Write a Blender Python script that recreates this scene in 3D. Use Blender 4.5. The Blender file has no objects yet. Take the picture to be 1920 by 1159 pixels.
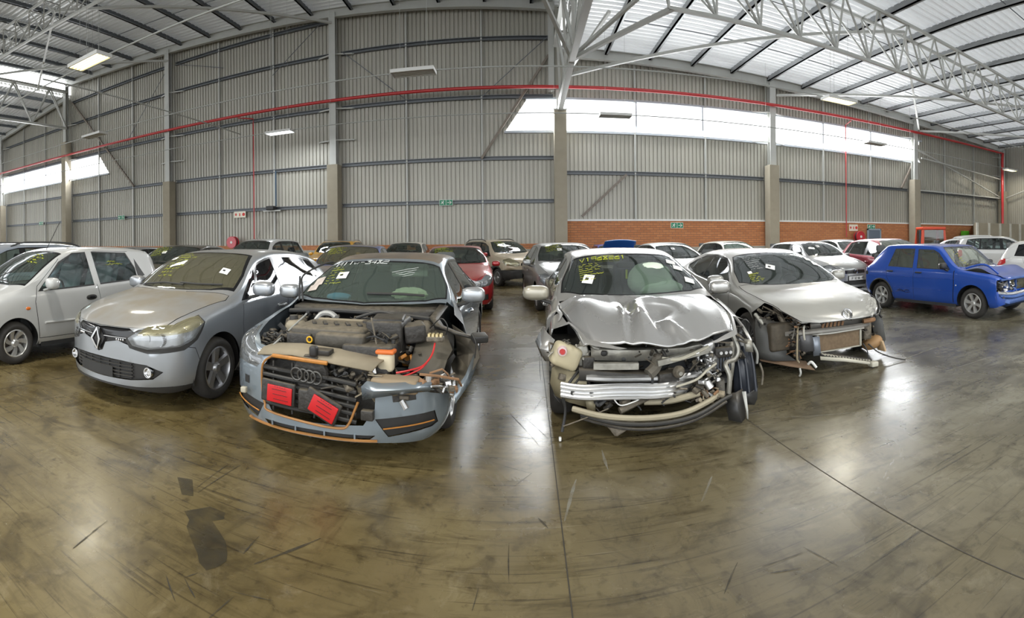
import bpy, math, random
import numpy as np
from mathutils import Vector, Matrix
from mathutils.geometry import delaunay_2d_cdt
PI=math.pi; R=math.radians
C=bpy.context.scene.collection
sc=bpy.context.scene
# ---------------------------------------------------------------- camera, world, exposure
cd=bpy.data.cameras.new('camera'); cam=bpy.data.objects.new('camera',cd); C.objects.link(cam)
cd.type='PANO'; cd.panorama_type='CENTRAL_CYLINDRICAL'
cd.central_cylindrical_range_u_min=-980/900; cd.central_cylindrical_range_u_max=940/900
cd.central_cylindrical_range_v_min=-(1159-452)/900; cd.central_cylindrical_range_v_max=452/900
cd.central_cylindrical_radius=1.0; cd.clip_start=.02; cd.clip_end=300
cam.matrix_world=Matrix.Translation((0,0,1.55))@Matrix.Rotation(R(90),4,'X')@Matrix.Rotation(-.010,4,'Z')
sc.camera=cam
w=bpy.data.worlds.new('world'); sc.world=w; w.use_nodes=True
bgn=w.node_tree.nodes['Background']; bgn.inputs[0].default_value=(.93,.97,1,1); bgn.inputs[1].default_value=1.25
vs=sc.view_settings; vs.view_transform='Standard'; vs.look='None'; vs.exposure=1.28; vs.gamma=1; vs.use_curve_mapping=False
def area(name,loc,rot,sx,sy,power,col=(1,1,1)):
    l=bpy.data.lights.new(name,'AREA'); l.shape='RECTANGLE'; l.size=sx; l.size_y=sy; l.energy=power; l.color=col
    o=bpy.data.objects.new(name,l); C.objects.link(o); o.location=loc; o.rotation_euler=rot; return o
# daylight that comes in through the two clerestory strips of the back wall
area('daylight_strip',(11,20.7,7.05),(R(-62),0,0),22,1.3,900,(.95,.98,1))
area('daylight_strip',(-33,20.7,7.05),(R(-62),0,0),14,1.3,600,(.95,.98,1))
# rows of high-bay lamps over the part of the hall behind the camera
for bx in (-16,-4,8,20):
    for by in (-7,1.5): area('hall_lamp',(bx,by,7.6),(0,0,0),1.3,.4,150,(1,.97,.9))
sc.cycles.max_bounces=8; sc.cycles.transparent_max_bounces=12; sc.cycles.glossy_bounces=4; sc.cycles.diffuse_bounces=4
sc.cycles.use_denoising=True; sc.cycles.sample_clamp_indirect=6; sc.cycles.caustics_reflective=False; sc.cycles.caustics_refractive=False
# ---------------------------------------------------------------- helpers
def tag(o,label=None,cat=None,group=None,kind=None):
    if label: o['label']=label
    if cat: o['category']=cat
    if group: o['group']=group
    if kind: o['kind']=kind
    return o
def empty(name,loc=(0,0,0),rz=0):
    o=bpy.data.objects.new(name,None); C.objects.link(o); o.location=loc; o.rotation_euler=(0,0,rz); o.empty_display_size=.1; return o
def mesh_obj(name,V,F,mat,parent=None,smooth=40,mi=None):
    m=bpy.data.meshes.new(name); m.from_pydata([tuple(map(float,v)) for v in V],[],[tuple(map(int,f)) for f in F])
    mats=mat if isinstance(mat,(list,tuple)) else [mat]
    for q in mats: m.materials.append(q)
    if mi is not None: m.polygons.foreach_set('material_index',np.array(mi,dtype=np.int32))
    if smooth:
        m.polygons.foreach_set('use_smooth',np.ones(len(m.polygons),dtype=bool))
        if smooth<180: m.set_sharp_from_angle(angle=R(smooth))
    m.update()
    o=bpy.data.objects.new(name,m); C.objects.link(o)
    if parent is not None: o.parent=parent
    return o
class MB:
    def __init__(s): s.V=[]; s.F=[]; s.M=[]
    def add(s,V,F,mi=0):
        n=len(s.V); s.V+= [tuple(v) for v in V]; s.F+=[tuple(i+n for i in f) for f in F]; s.M+=[mi]*len(F); return s
    def box(s,lo,hi,mi=0,rz=0,c=None):
        x0,y0,z0=lo; x1,y1,z1=hi
        V=[(x0,y0,z0),(x1,y0,z0),(x1,y1,z0),(x0,y1,z0),(x0,y0,z1),(x1,y0,z1),(x1,y1,z1),(x0,y1,z1)]
        return s.add(V,[(0,3,2,1),(4,5,6,7),(0,1,5,4),(1,2,6,5),(2,3,7,6),(3,0,4,7)],mi)
    def obox(s,c,size,rot=(0,0,0),mi=0):
        from mathutils import Euler
        M=Euler(rot).to_matrix(); h=[q/2 for q in size]
        V=[Vector(c)+M@Vector((sx*h[0],sy*h[1],sz*h[2])) for sz in(-1,1) for sy in(-1,1) for sx in(-1,1)]
        return s.add(V,[(0,2,3,1),(4,5,7,6),(0,1,5,4),(1,3,7,5),(3,2,6,7),(2,0,4,6)],mi)
    def rbox(s,c,size,r=.03,rot=(0,0,0),n=3,mi=0):
        "rounded box"
        from mathutils import Euler
        M=Euler(rot).to_matrix(); h=[q/2 for q in size]; r=min([r]+[q*.98 for q in h])
        # axis samples
        def ax(hh):
            a=[-hh+r*(1-math.cos(PI/2*i/n)) for i in range(n+1)]; return a+[-q for q in reversed(a)]
        A=[ax(q) for q in h]; m=len(A[0]); idx={}; V=[]
        def vid(i,j,k):
            key=(i,j,k)
            if key in idx: return idx[key]
            p=[]
            for d,t in enumerate((i,j,k)):
                p.append(A[d][t])
            cl=[max(-h[d]+r,min(h[d]-r,p[d])) for d in range(3)]
            # direction from inner box
            dv=Vector([p[d]-cl[d] for d in range(3)])
            face=[0,0,0]
            for d,t in enumerate((i,j,k)):
                if t==0: face[d]=-1
                if t==m-1: face[d]=1
            if dv.length>1e-9: dv=dv.normalized()*r
            q=Vector(cl)+dv
            V.append(Vector(c)+M@q); idx[key]=len(V)-1; return idx[key]
        F=[]
        for d in range(3):
            e,f=(d+1)%3,(d+2)%3
            for side in (0,m-1):
                for u in range(m-1):
                    for v in range(m-1):
                        q=[]
                        for du,dv_ in ((0,0),(1,0),(1,1),(0,1)):
                            t=[0,0,0]; t[d]=side; t[e]=u+du; t[f]=v+dv_; q.append(vid(*t))
                        if side==0: q.reverse()
                        F.append(tuple(q))
        return s.add(V,F,mi)
    def tube(s,pts,r,n=8,cap=True,mi=0,closed=False,flat=1.0):
        pts=[Vector(p) for p in pts]; N=len(pts)
        if N<2: return s
        rs=r if isinstance(r,(list,tuple)) else [r]*N
        T=[]
        for i in range(N):
            if closed: t=pts[(i+1)%N]-pts[i-1]
            else: t=pts[min(i+1,N-1)]-pts[max(i-1,0)]
            T.append(t.normalized() if t.length>1e-9 else Vector((0,0,1)))
        up=Vector((0,0,1)) if abs(T[0].z)<.9 else Vector((1,0,0))
        u=T[0].cross(up).normalized(); V=[]
        for i in range(N):
            u=(u-T[i]*u.dot(T[i])); u=u.normalized() if u.length>1e-6 else T[i].orthogonal().normalized()
            v=T[i].cross(u)
            for k in range(n):
                a=2*PI*(k+.5)/n; V.append(pts[i]+(u*math.cos(a)+v*math.sin(a)*flat)*rs[i])
        F=[]
        for i in range(N if closed else N-1):
            j=(i+1)%N
            for k in range(n):
                l=(k+1)%n; F.append((i*n+k,j*n+k,j*n+l,i*n+l))
        if cap and not closed:
            F.append(tuple(range(n))); F.append(tuple((N-1)*n+k for k in reversed(range(n))))
        return s.add(V,F,mi)
    def beam(s,a,b,w,h=None,mi=0):
        "rectangular bar"
        h=h or w; a=Vector(a); b=Vector(b); t=(b-a).normalized()
        up=Vector((0,0,1)) if abs(t.z)<.95 else Vector((0,1,0))
        u=t.cross(up).normalized(); v=u.cross(t)
        V=[]
        for p in (a,b):
            for su,sv in ((-1,-1),(1,-1),(1,1),(-1,1)): V.append(p+u*su*w/2+v*sv*h/2)
        return s.add(V,[(0,1,2,3),(7,6,5,4),(0,4,5,1),(1,5,6,2),(2,6,7,3),(3,7,4,0)],mi)
    def hbeam(s,a,b,w,h,t=.02,mi=0):
        a=Vector(a); b=Vector(b); d=(b-a).normalized(); up=Vector((0,0,1)) if abs(d.z)<.95 else Vector((0,1,0))
        u=d.cross(up).normalized(); v=u.cross(d)
        s.beam(a+v*(h/2-t/2),b+v*(h/2-t/2),w,t,mi); s.beam(a-v*(h/2-t/2),b-v*(h/2-t/2),w,t,mi); s.beam(a,b,t,h-2*t,mi); return s
    def lathe(s,prof,n=32,axis='y',c=(0,0,0),mi=0,closed=True):
        V=[];F=[];m=len(prof)
        for k in range(n):
            a=2*PI*k/n; ca,sa=math.cos(a),math.sin(a)
            for r,h in prof:
                p={'y':(r*ca,h,r*sa),'z':(r*ca,r*sa,h),'x':(h,r*ca,r*sa)}[axis]
                V.append((p[0]+c[0],p[1]+c[1],p[2]+c[2]))
        for k in range(n):
            l=(k+1)%n
            for i in range(m-1): F.append((k*m+i,l*m+i,l*m+i+1,k*m+i+1))
        return s.add(V,F,mi)
    def prism(s,poly,z0,z1,mi=0,M=None):
        n=len(poly); V=[(x,y,z0) for x,y in poly]+[(x,y,z1) for x,y in poly]
        if M is not None: V=[M@Vector(v) for v in V]
        F=[tuple(reversed(range(n))),tuple(range(n,2*n))]+[(i,(i+1)%n,n+(i+1)%n,n+i) for i in range(n)]
        return s.add(V,F,mi)
    def blob(s,c,size,e=2.0,n=14,jit=0,seed=0,mi=0,rot=(0,0,0)):
        "superellipsoid"
        from mathutils import Euler
        M=Euler(rot).to_matrix(); rnd=random.Random(seed); V=[];F=[]
        f=lambda v:math.copysign(abs(v)**(2/e),v)
        for i in range(n+1):
            ph=-PI/2+PI*i/n
            for k in range(2*n):
                th=PI*k/n
                p=Vector((f(math.cos(ph))*f(math.cos(th))*size[0]/2,f(math.cos(ph))*f(math.sin(th))*size[1]/2,f(math.sin(ph))*size[2]/2))
                if jit and 0<i<n: p*=1+rnd.uniform(-jit,jit)
                V.append(Vector(c)+M@p)
        for i in range(n):
            for k in range(2*n): F.append((i*2*n+k,i*2*n+(k+1)%(2*n),(i+1)*2*n+(k+1)%(2*n),(i+1)*2*n+k))
        return s.add(V,F,mi)
    def build(s,name,mat,parent=None,smooth=40):
        return mesh_obj(name,s.V,s.F,mat,parent,smooth,s.M if isinstance(mat,(list,tuple)) else None)
# ---------------------------------------------------------------- materials
MATS={}
def nodes(name):
    m=bpy.data.materials.new(name); m.use_nodes=True; nt=m.node_tree; return m,nt,nt.nodes['Principled BSDF']
def plain(name,col,rough=.5,metal=0,spec=.5,coat=0,noise=0,nscale=6,emit=0,dust=0,bump=0,dustcol=(.30,.25,.18),alpha=1):
    if name in MATS: return MATS[name]
    m,nt,b=nodes(name); N=nt.nodes; L=nt.links
    b.inputs['Roughness'].default_value=rough; b.inputs['Metallic'].default_value=metal; b.inputs['Specular IOR Level'].default_value=spec
    b.inputs['Coat Weight'].default_value=coat; b.inputs['Coat Roughness'].default_value=.08
    c4=(*col,1); b.inputs['Base Color'].default_value=c4; last=None
    if emit: b.inputs['Emission Color'].default_value=c4; b.inputs['Emission Strength'].default_value=emit
    if noise or dust or bump:
        tc=N.new('ShaderNodeTexCoord')
        nz=N.new('ShaderNodeTexNoise'); nz.inputs['Scale'].default_value=nscale; nz.inputs['Detail'].default_value=5; L.new(tc.outputs['Object'],nz.inputs['Vector'])
    if noise:
        mx=N.new('ShaderNodeMix'); mx.data_type='RGBA'; mx.inputs[6].default_value=tuple(v*(1-noise) for v in col)+(1,); mx.inputs[7].default_value=tuple(min(1,v*(1+noise)) for v in col)+(1,)
        L.new(nz.outputs['Fac'],mx.inputs[0]); last=mx.outputs[2]
    if dust:   # settled dust on the faces that look up
        ge=N.new('ShaderNodeNewGeometry'); sp=N.new('ShaderNodeSeparateXYZ'); L.new(ge.outputs['Normal'],sp.inputs[0])
        mr=N.new('ShaderNodeMapRange'); mr.inputs[1].default_value=.45; mr.inputs[2].default_value=.98; mr.inputs[3].default_value=.06*dust; mr.inputs[4].default_value=dust; L.new(sp.outputs[2],mr.inputs[0])
        mu=N.new('ShaderNodeMath'); mu.operation='MULTIPLY'; L.new(mr.outputs[0],mu.inputs[0])
        mr2=N.new('ShaderNodeMapRange'); mr2.inputs[1].default_value=.25; mr2.inputs[2].default_value=.6; mr2.inputs[3].default_value=.45; mr2.inputs[4].default_value=1; L.new(nz.outputs['Fac'],mr2.inputs[0]); L.new(mr2.outputs[0],mu.inputs[1])
        mx=N.new('ShaderNodeMix'); mx.data_type='RGBA'; L.new(mu.outputs[0],mx.inputs[0]); mx.inputs[7].default_value=(*dustcol,1)
        if last: L.new(last,mx.inputs[6])
        else: mx.inputs[6].default_value=c4
        last=mx.outputs[2]
        for nm,base,to in (('Roughness',rough,.62),('Metallic',metal,0),('Coat Weight',coat,coat*.35)):
            q=N.new('ShaderNodeMapRange'); q.inputs[3].default_value=base; q.inputs[4].default_value=to; L.new(mu.outputs[0],q.inputs[0]); L.new(q.outputs[0],b.inputs[nm])
    if last: L.new(last,b.inputs['Base Color'])
    if bump:
        bp=N.new('ShaderNodeBump'); bp.inputs['Strength'].default_value=bump; bp.inputs['Distance'].default_value=.02; L.new(nz.outputs['Fac'],bp.inputs['Height']); L.new(bp.outputs[0],b.inputs['Normal'])
    MATS[name]=m; return m
def paint(name,col,metal=.55,rough=.33,dust=.25,coat=.8,dustcol=(.36,.31,.24)):
    return plain(name,col,rough,metal,.5,coat,.04,3,dust=dust,dustcol=dustcol)
def glass(name,tint=(.55,.68,.62),opac=.25,dirt=(.25,.27,.22),refl=1.0):
    if name in MATS: return MATS[name]
    m=bpy.data.materials.new(name); m.use_nodes=True; nt=m.node_tree; N=nt.nodes; L=nt.links; N.clear()
    out=N.new('ShaderNodeOutputMaterial'); tr=N.new('ShaderNodeBsdfTransparent'); tr.inputs[0].default_value=(*tint,1)
    df=N.new('ShaderNodeBsdfDiffuse'); df.inputs[0].default_value=(*dirt,1)
    gl=N.new('ShaderNodeBsdfGlossy'); gl.inputs['Roughness'].default_value=.02; gl.inputs[0].default_value=(.95,.97,1,1)
    fr=N.new('ShaderNodeFresnel'); fr.inputs[0].default_value=1.55
    ml=N.new('ShaderNodeMath'); ml.operation='MULTIPLY'; ml.inputs[1].default_value=refl*1.5; ml.use_clamp=True; L.new(fr.outputs[0],ml.inputs[0])
    m1=N.new('ShaderNodeMixShader'); m1.inputs[0].default_value=opac; L.new(tr.outputs[0],m1.inputs[1]); L.new(df.outputs[0],m1.inputs[2])
    m2=N.new('ShaderNodeMixShader'); L.new(ml.outputs[0],m2.inputs[0]); L.new(m1.outputs[0],m2.inputs[1]); L.new(gl.outputs[0],m2.inputs[2]); L.new(m2.outputs[0],out.inputs[0])
    MATS[name]=m; return m
steel=plain('painted_steel',(.46,.465,.44),.45,.1,noise=.08,nscale=3)
steel_dark=plain('galvanised_purlin',(.15,.165,.18),.5,.3)
girt_m=plain('girt_steel',(.13,.14,.15),.45,.4)
conc=plain('column_concrete',(.335,.30,.23),.85,noise=.16,nscale=2.5,bump=.3)
black=plain('black_plastic',(.022,.022,.022),.5,dust=.35,dustcol=(.16,.145,.115))
blackg=plain('black_gloss',(.012,.012,.013),.15)
gapm=plain('panel_gap',(.008,.008,.008),.8)
rubber=plain('tyre_rubber',(.03,.028,.026),.75,noise=.3,nscale=20,dust=.3,dustcol=(.14,.12,.09))
alloy=plain('alloy_wheel',(.55,.55,.55),.28,.8)
alloyd=plain('alloy_dark',(.10,.10,.105),.35,.6)
chrome=plain('chrome',(.75,.76,.78),.12,1)
alum=plain('bare_aluminium',(.62,.62,.62),.28,.9,noise=.15,nscale=9)
disc=plain('brake_disc',(.2,.17,.15),.4,.8)
trimd=plain('interior_dark',(.035,.036,.037),.8)
seatm=plain('seat_fabric',(.09,.095,.095),.9,noise=.2)
grime=plain('dusty_engine_metal',(.15,.13,.10),.6,.3,noise=.8,nscale=22,bump=.7,dust=.35,dustcol=(.30,.255,.18))
grimed=plain('dusty_black_plastic',(.028,.026,.024),.5,noise=.7,nscale=24,dust=.50,bump=.4,dustcol=(.225,.19,.13))
dusttop=plain('thick_dust',(.30,.255,.18),.85,noise=.2,nscale=8)
rust=plain('rusty_metal',(.30,.17,.09),.75,.2,noise=.4,nscale=12)
orange=plain('orange_tape',(.46,.19,.035),.5,noise=.3,nscale=14)
redm=plain('plate_red',(.56,.012,.016),.45)
white=plain('white_plastic',(.75,.75,.73),.5)
paper=plain('white_paper',(.85,.85,.83),.8)
inkm=plain('printed_black',(.02,.02,.02),.7)
yel=plain('yellow_chalk_ink',(.62,.68,.05),.7)
whi=plain('white_chalk_ink',(.8,.82,.8),.7)
beige=plain('bottle_plastic',(.62,.56,.42),.5,noise=.1)
lens=glass('lamp_lens',(.96,.97,.97),.16,(.6,.63,.64),1.0)
lensy=glass('lamp_lens_yellowed',(.92,.88,.7),.28,(.55,.5,.3),1.0)
lampin=plain('lamp_reflector',(.42,.43,.45),.25,.8,noise=.6,nscale=14)
bowl=plain('lamp_bowl',(.9,.9,.92),.06,1)
redl=plain('tail_lamp_red',(.5,.02,.02),.15,coat=1)
amber=plain('amber_lens',(.75,.18,.02),.2,coat=1)
wglass=glass('car_glass',(.68,.80,.73),.12,(.20,.24,.20),.9)
wglassd=glass('car_glass_dirty',(.60,.64,.50),.30,(.28,.26,.165),.9)
sglass=glass('side_glass',(.55,.64,.63),.10,(.16,.18,.17),.75)
tglass=glass('tinted_glass',(.10,.11,.12),.2,(.03,.03,.035),.5)
plasticwrap=plain('clear_plastic_wrap',(.60,.72,.75),.4,noise=.15,bump=.4,nscale=4)
airbag=plain('airbag_fabric',(.55,.66,.52),.9,noise=.12,bump=.3)
# ---------------------------------------------------------------- the hall
D=21.0
def S(o): o['kind']='structure'; return o
def floor_mat():
    m,nt,b=nodes('polished_concrete'); N=nt.nodes; L=nt.links
    tc=N.new('ShaderNodeTexCoord')
    def nz(scale,detail,dist=0,stretch=None,rough=.55):
        n=N.new('ShaderNodeTexNoise'); n.inputs['Scale'].default_value=scale; n.inputs['Detail'].default_value=detail; n.inputs['Distortion'].default_value=dist; n.inputs['Roughness'].default_value=rough
        if stretch:
            mp=N.new('ShaderNodeMapping'); mp.inputs['Scale'].default_value=stretch[0]; mp.inputs['Rotation'].default_value=(0,0,stretch[1]); L.new(tc.outputs['Object'],mp.inputs[0]); L.new(mp.outputs[0],n.inputs['Vector'])
        else: L.new(tc.outputs['Object'],n.inputs['Vector'])
        return n.outputs['Fac']
    def ramp(src,pts):
        r=N.new('ShaderNodeValToRGB'); e=r.color_ramp.elements
        while len(e)<len(pts): e.new(.5)
        for q,(p,c) in zip(e,pts): q.position=p; q.color=(*c,1) if len(c)==3 else c
        L.new(src,r.inputs[0]); return r.outputs[0]
    def mix(f,a,bb,mode='MIX'):
        x=N.new('ShaderNodeMix'); x.data_type='RGBA'; x.blend_type=mode
        for s,v in ((0,f),(6,a),(7,bb)):
            if hasattr(v,'links'): L.new(v,x.inputs[s])
            else: x.inputs[s].default_value=v if s==0 else (*v,1)
        return x.outputs[2]
    base=ramp(nz(.8,10,.4,rough=.62),[(.30,(.084,.062,.023)),(.46,(.146,.110,.045)),(.56,(.182,.141,.062)),(.74,(.23,.183,.092))])
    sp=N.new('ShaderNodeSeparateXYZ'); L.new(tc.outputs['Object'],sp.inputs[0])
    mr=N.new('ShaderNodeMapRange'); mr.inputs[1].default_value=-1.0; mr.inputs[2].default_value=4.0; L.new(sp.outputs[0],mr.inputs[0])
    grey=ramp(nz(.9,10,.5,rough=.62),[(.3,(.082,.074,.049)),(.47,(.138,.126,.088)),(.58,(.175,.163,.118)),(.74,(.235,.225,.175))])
    base=mix(mr.outputs[0],base,grey)  # right side greyed in the colour, standing in for reflected light
    blot=ramp(nz(2.3,8,1.0,((1,1.5,1),.5),.68),[(.50,(1,1,1)),(.60,(.66,.64,.60)),(.75,(.30,.29,.27))])
    base=mix(.85,base,blot,'MULTIPLY')
    streak=ramp(nz(2.6,7,.7,((.7,3.2,1),.62),.7),[(.50,(1,1,1)),(.63,(.62,.60,.56)),(.8,(.35,.33,.30))]); base=mix(.75,base,streak,'MULTIPLY')
    streak2=ramp(nz(3.1,7,.6,((3.0,.8,1),.25),.7),[(.54,(1,1,1)),(.66,(.60,.58,.55))]); base=mix(.6,base,streak2,'MULTIPLY')
    speck=ramp(nz(13,6,.3),[(.58,(1,1,1)),(.68,(.45,.43,.40))]); base=mix(.6,base,speck,'MULTIPLY')
    for k,(rot,sx,sy) in enumerate(((.5,1.0,34),(-.75,.9,40),(1.25,.7,30),(.05,.6,38),(2.0,.8,36))):
        s_=ramp(nz(1.0,4,.6,((sx,sy,1),rot)),[(.655,(1,1,1)),(.685,(.30,.28,.26))]); base=mix(.6,base,s_,'MULTIPLY')
    pale=ramp(nz(1.0,4,.9,((.6,24,1),.35)),[(.68,(0,0,0)),(.73,(.20,.19,.17))]); base=mix(.35,base,pale,'ADD')
    dust=ramp(nz(4.5,8,.8,rough=.7),[(.56,(0,0,0)),(.72,(.10,.09,.07))]); base=mix(.6,base,dust,'ADD')
    L.new(base,b.inputs['Base Color'])
    rr=N.new('ShaderNodeMapRange'); rr.inputs[1].default_value=.3; rr.inputs[2].default_value=.75; rr.inputs[3].default_value=.20; rr.inputs[4].default_value=.36; L.new(nz(1.4,7,.6),rr.inputs[0]); L.new(rr.outputs[0],b.inputs['Roughness'])
    b.inputs['Specular IOR Level'].default_value=.75
    bp=N.new('ShaderNodeBump'); bp.inputs['Strength'].default_value=.05; bp.inputs['Distance'].default_value=.02; L.new(nz(5,5,.4),bp.inputs['Height']); L.new(bp.outputs[0],b.inputs['Normal'])
    return m
def sheet_mat(name,col,var=.10,rough=.42):
    m,nt,b=nodes(name); N=nt.nodes; L=nt.links; tc=N.new('ShaderNodeTexCoord')
    mp=N.new('ShaderNodeMapping'); mp.inputs['Scale'].default_value=(1.3,1.3,.10); L.new(tc.outputs['Object'],mp.inputs[0])
    n=N.new('ShaderNodeTexNoise'); n.inputs['Scale'].default_value=1.2; n.inputs['Detail'].default_value=4; L.new(mp.outputs[0],n.inputs['Vector'])
    x=N.new('ShaderNodeMix'); x.data_type='RGBA'; x.inputs[6].default_value=tuple(v*(1-var) for v in col)+(1,); x.inputs[7].default_value=tuple(v*(1+var) for v in col)+(1,); L.new(n.outputs['Fac'],x.inputs[0])
    L.new(x.outputs[2],b.inputs['Base Color']); b.inputs['Roughness'].default_value=rough; b.inputs['Metallic'].default_value=.15; return m
wallm=sheet_mat('wall_sheeting',(.40,.385,.335),.14); roofm=sheet_mat('roof_sheeting',(.58,.58,.56),.06,.35)
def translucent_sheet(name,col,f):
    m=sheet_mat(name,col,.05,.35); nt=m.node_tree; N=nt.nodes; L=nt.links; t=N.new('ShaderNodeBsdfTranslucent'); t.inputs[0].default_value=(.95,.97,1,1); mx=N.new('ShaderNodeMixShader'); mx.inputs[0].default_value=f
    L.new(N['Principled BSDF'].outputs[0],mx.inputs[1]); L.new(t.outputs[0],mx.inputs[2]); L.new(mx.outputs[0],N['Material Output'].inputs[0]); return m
roofm_l=translucent_sheet('roof_sheeting_brightened',(.80,.80,.79),.125); roofm_m=translucent_sheet('roof_sheeting_dimmed',(.56,.56,.53),.035)  # right sheets coloured whiter than left to imitate brighter light; sky leak added
yelm=sheet_mat('yellowed_sheeting',(.52,.48,.30))
def brick_mat():
    m,nt,b=nodes('face_brick'); N=nt.nodes; L=nt.links; tc=N.new('ShaderNodeTexCoord'); mp=N.new('ShaderNodeMapping'); mp.inputs['Rotation'].default_value=(R(90),0,0); L.new(tc.outputs['Object'],mp.inputs[0])
    t=N.new('ShaderNodeTexBrick'); t.inputs['Scale'].default_value=1; t.inputs['Brick Width'].default_value=.30; t.inputs['Row Height'].default_value=.105; t.inputs['Mortar Size'].default_value=.011
    t.inputs['Color1'].default_value=(.46,.17,.065,1); t.inputs['Color2'].default_value=(.56,.23,.09,1); t.inputs['Mortar'].default_value=(.30,.15,.09,1); L.new(mp.outputs[0],t.inputs['Vector'])
    L.new(t.outputs['Color'],b.inputs['Base Color']); b.inputs['Roughness'].default_value=.8
    bp=N.new('ShaderNodeBump'); bp.inputs['Distance'].default_value=.01; bp.invert=True; L.new(t.outputs['Fac'],bp.inputs['Height']); L.new(bp.outputs[0],b.inputs['Normal']); return m
brickm=brick_mat()
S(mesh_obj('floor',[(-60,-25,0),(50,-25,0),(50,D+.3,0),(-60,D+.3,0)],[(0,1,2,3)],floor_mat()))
def joint(pts,w=.012):
    V=[];F=[]
    for i,(x,y) in enumerate(pts): V+= [(x-w/2,y,.0015),(x+w/2,y,.0015)]
    for i in range(len(pts)-1): F.append((2*i,2*i+1,2*i+3,2*i+2))
    return V,F
jm=plain('floor_joint_dark',(.05,.045,.035),.8)
for n,(x0,x1) in enumerate(((.11,.25),(1.93,1.80),(-4.6,-4.6),(7.4,7.4))):
    V,F=joint([(x0+(x1-x0)*t,-6+t*14) for t in np.linspace(0,1,30)],.006); S(mesh_obj('floor_joint',V,F,jm))
def floor_mark(pts,mat,name='floor_stain',z=.0022):
    S(mesh_obj(name,[(x,y,z) for x,y in pts],[tuple(range(len(pts)))],mat,None,0))
def stain_mat(name,col,a,rough):
    m=bpy.data.materials.new(name); m.use_nodes=True; nt=m.node_tree; N=nt.nodes; L=nt.links; bs=N['Principled BSDF']; bs.inputs['Base Color'].default_value=(*col,1); bs.inputs['Roughness'].default_value=rough
    tr=N.new('ShaderNodeBsdfTransparent'); mx=N.new('ShaderNodeMixShader'); nzz=N.new('ShaderNodeTexNoise'); nzz.inputs['Scale'].default_value=7; nzz.inputs['Detail'].default_value=6
    tc=N.new('ShaderNodeTexCoord'); L.new(tc.outputs['Object'],nzz.inputs['Vector']); mr=N.new('ShaderNodeMapRange'); mr.inputs[1].default_value=.35; mr.inputs[2].default_value=.6; mr.inputs[3].default_value=a*.35; mr.inputs[4].default_value=a; L.new(nzz.outputs['Fac'],mr.inputs[0])
    L.new(mr.outputs[0],mx.inputs[0]); L.new(tr.outputs[0],mx.inputs[1]); L.new(bs.outputs[0],mx.inputs[2]); L.new(mx.outputs[0],N['Material Output'].inputs[0]); return m
oil=stain_mat('oil_stain',(.05,.044,.030),.62,.35); scrm=stain_mat('scratch_dark',(.045,.04,.03),.8,.6); scrp=stain_mat('scratch_pale',(.34,.33,.28),.55,.7)
floor_mark([(-1.82,2.12),(-1.73,2.25),(-1.62,2.25),(-1.59,2.19),(-1.63,2.14),(-1.55,2.09),(-1.46,2.03),(-1.40,1.96),(-1.37,1.91),(-1.38,1.85),(-1.41,1.80),(-1.47,1.82),(-1.52,1.87),(-1.62,1.94),(-1.71,2.01),(-1.74,2.07)],oil)
floor_mark([(-2.12,2.40),(-2.02,2.44),(-1.88,2.28),(-1.95,2.25)],oil)
def scratch(p,q,w,mat=scrm,seed=0):
    r=random.Random(seed); n=8; d=Vector((q[0]-p[0],q[1]-p[1])); l=d.length; nn=Vector((-d.y,d.x))/l; A=[];B=[]
    for i in range(n+1):
        t=i/n; c=Vector(p)+d*t+nn*l*.02*math.sin(2.2*t+seed); ww=w*(.25+.75*math.sin(PI*min(1,max(0,t*.96+.02))))*r.uniform(.6,1.3); A.append(c+nn*ww/2); B.append(c-nn*ww/2)
    floor_mark([tuple(v) for v in A]+[tuple(v) for v in reversed(B)],mat,'floor_scratch')
for i,(p,q,w_,m_) in enumerate((((-1.93,2.37),(-1.95,2.76),.010,scrm),((-1.88,2.33),(-1.88,2.80),.010,scrm),((-1.24,1.96),(-1.05,2.30),.018,scrm),((-1.53,1.65),(-1.39,1.56),.008,scrm),((-1.46,1.70),(-1.34,1.63),.008,scrm),((-1.46,1.70),(-1.43,1.76),.007,scrm),((-1.99,1.45),(-2.06,1.75),.012,scrm),((-1.33,2.0),(-1.34,2.17),.012,scrm),((-1.22,1.57),(-1.21,1.74),.010,scrm),((-1.26,1.75),(-1.05,1.81),.008,scrm),((.57,3.49),(.56,3.19),.02,scrp),((.34,3.09),(.21,2.64),.022,scrp),((1.19,2.89),(1.01,2.64),.020,scrp),((1.31,2.01),(1.37,1.79),.006,scrm),((1.29,1.98),(1.07,1.99),.007,scrm),((1.22,1.89),(1.08,1.93),.010,scrm),((.98,2.07),(.84,1.91),.010,scrm),((-.08,2.46),(-.08,2.17),.006,scrm),((-.21,2.14),(-.23,2.0),.006,scrm),((.07,2.68),(.12,2.58),.014,scrm),((3.4,4.05),(6.4,4.6),.012,scrp),((3.0,3.55),(6.0,3.5),.014,scrp),((4.2,3.2),(7.4,3.25),.012,scrp),((5.6,3.0),(8.6,2.3),.015,scrp),((2.1,3.6),(3.0,3.1),.010,scrp),((-.2,4.5),(.1,3.6),.006,scrm),((.0,4.2),(.2,3.7),.005,scrm),((-.3,3.9),(.1,3.75),.006,scrm),((-.3,3.4),(.05,3.2),.006,scrm),((-.25,5.2),(.2,4.9),.010,scrm),((-.1,3.0),(.05,3.2),.005,scrm),((.2,4.8),(.05,4.3),.006,scrm))): scratch(p,q,w_,m_,i)
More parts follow.
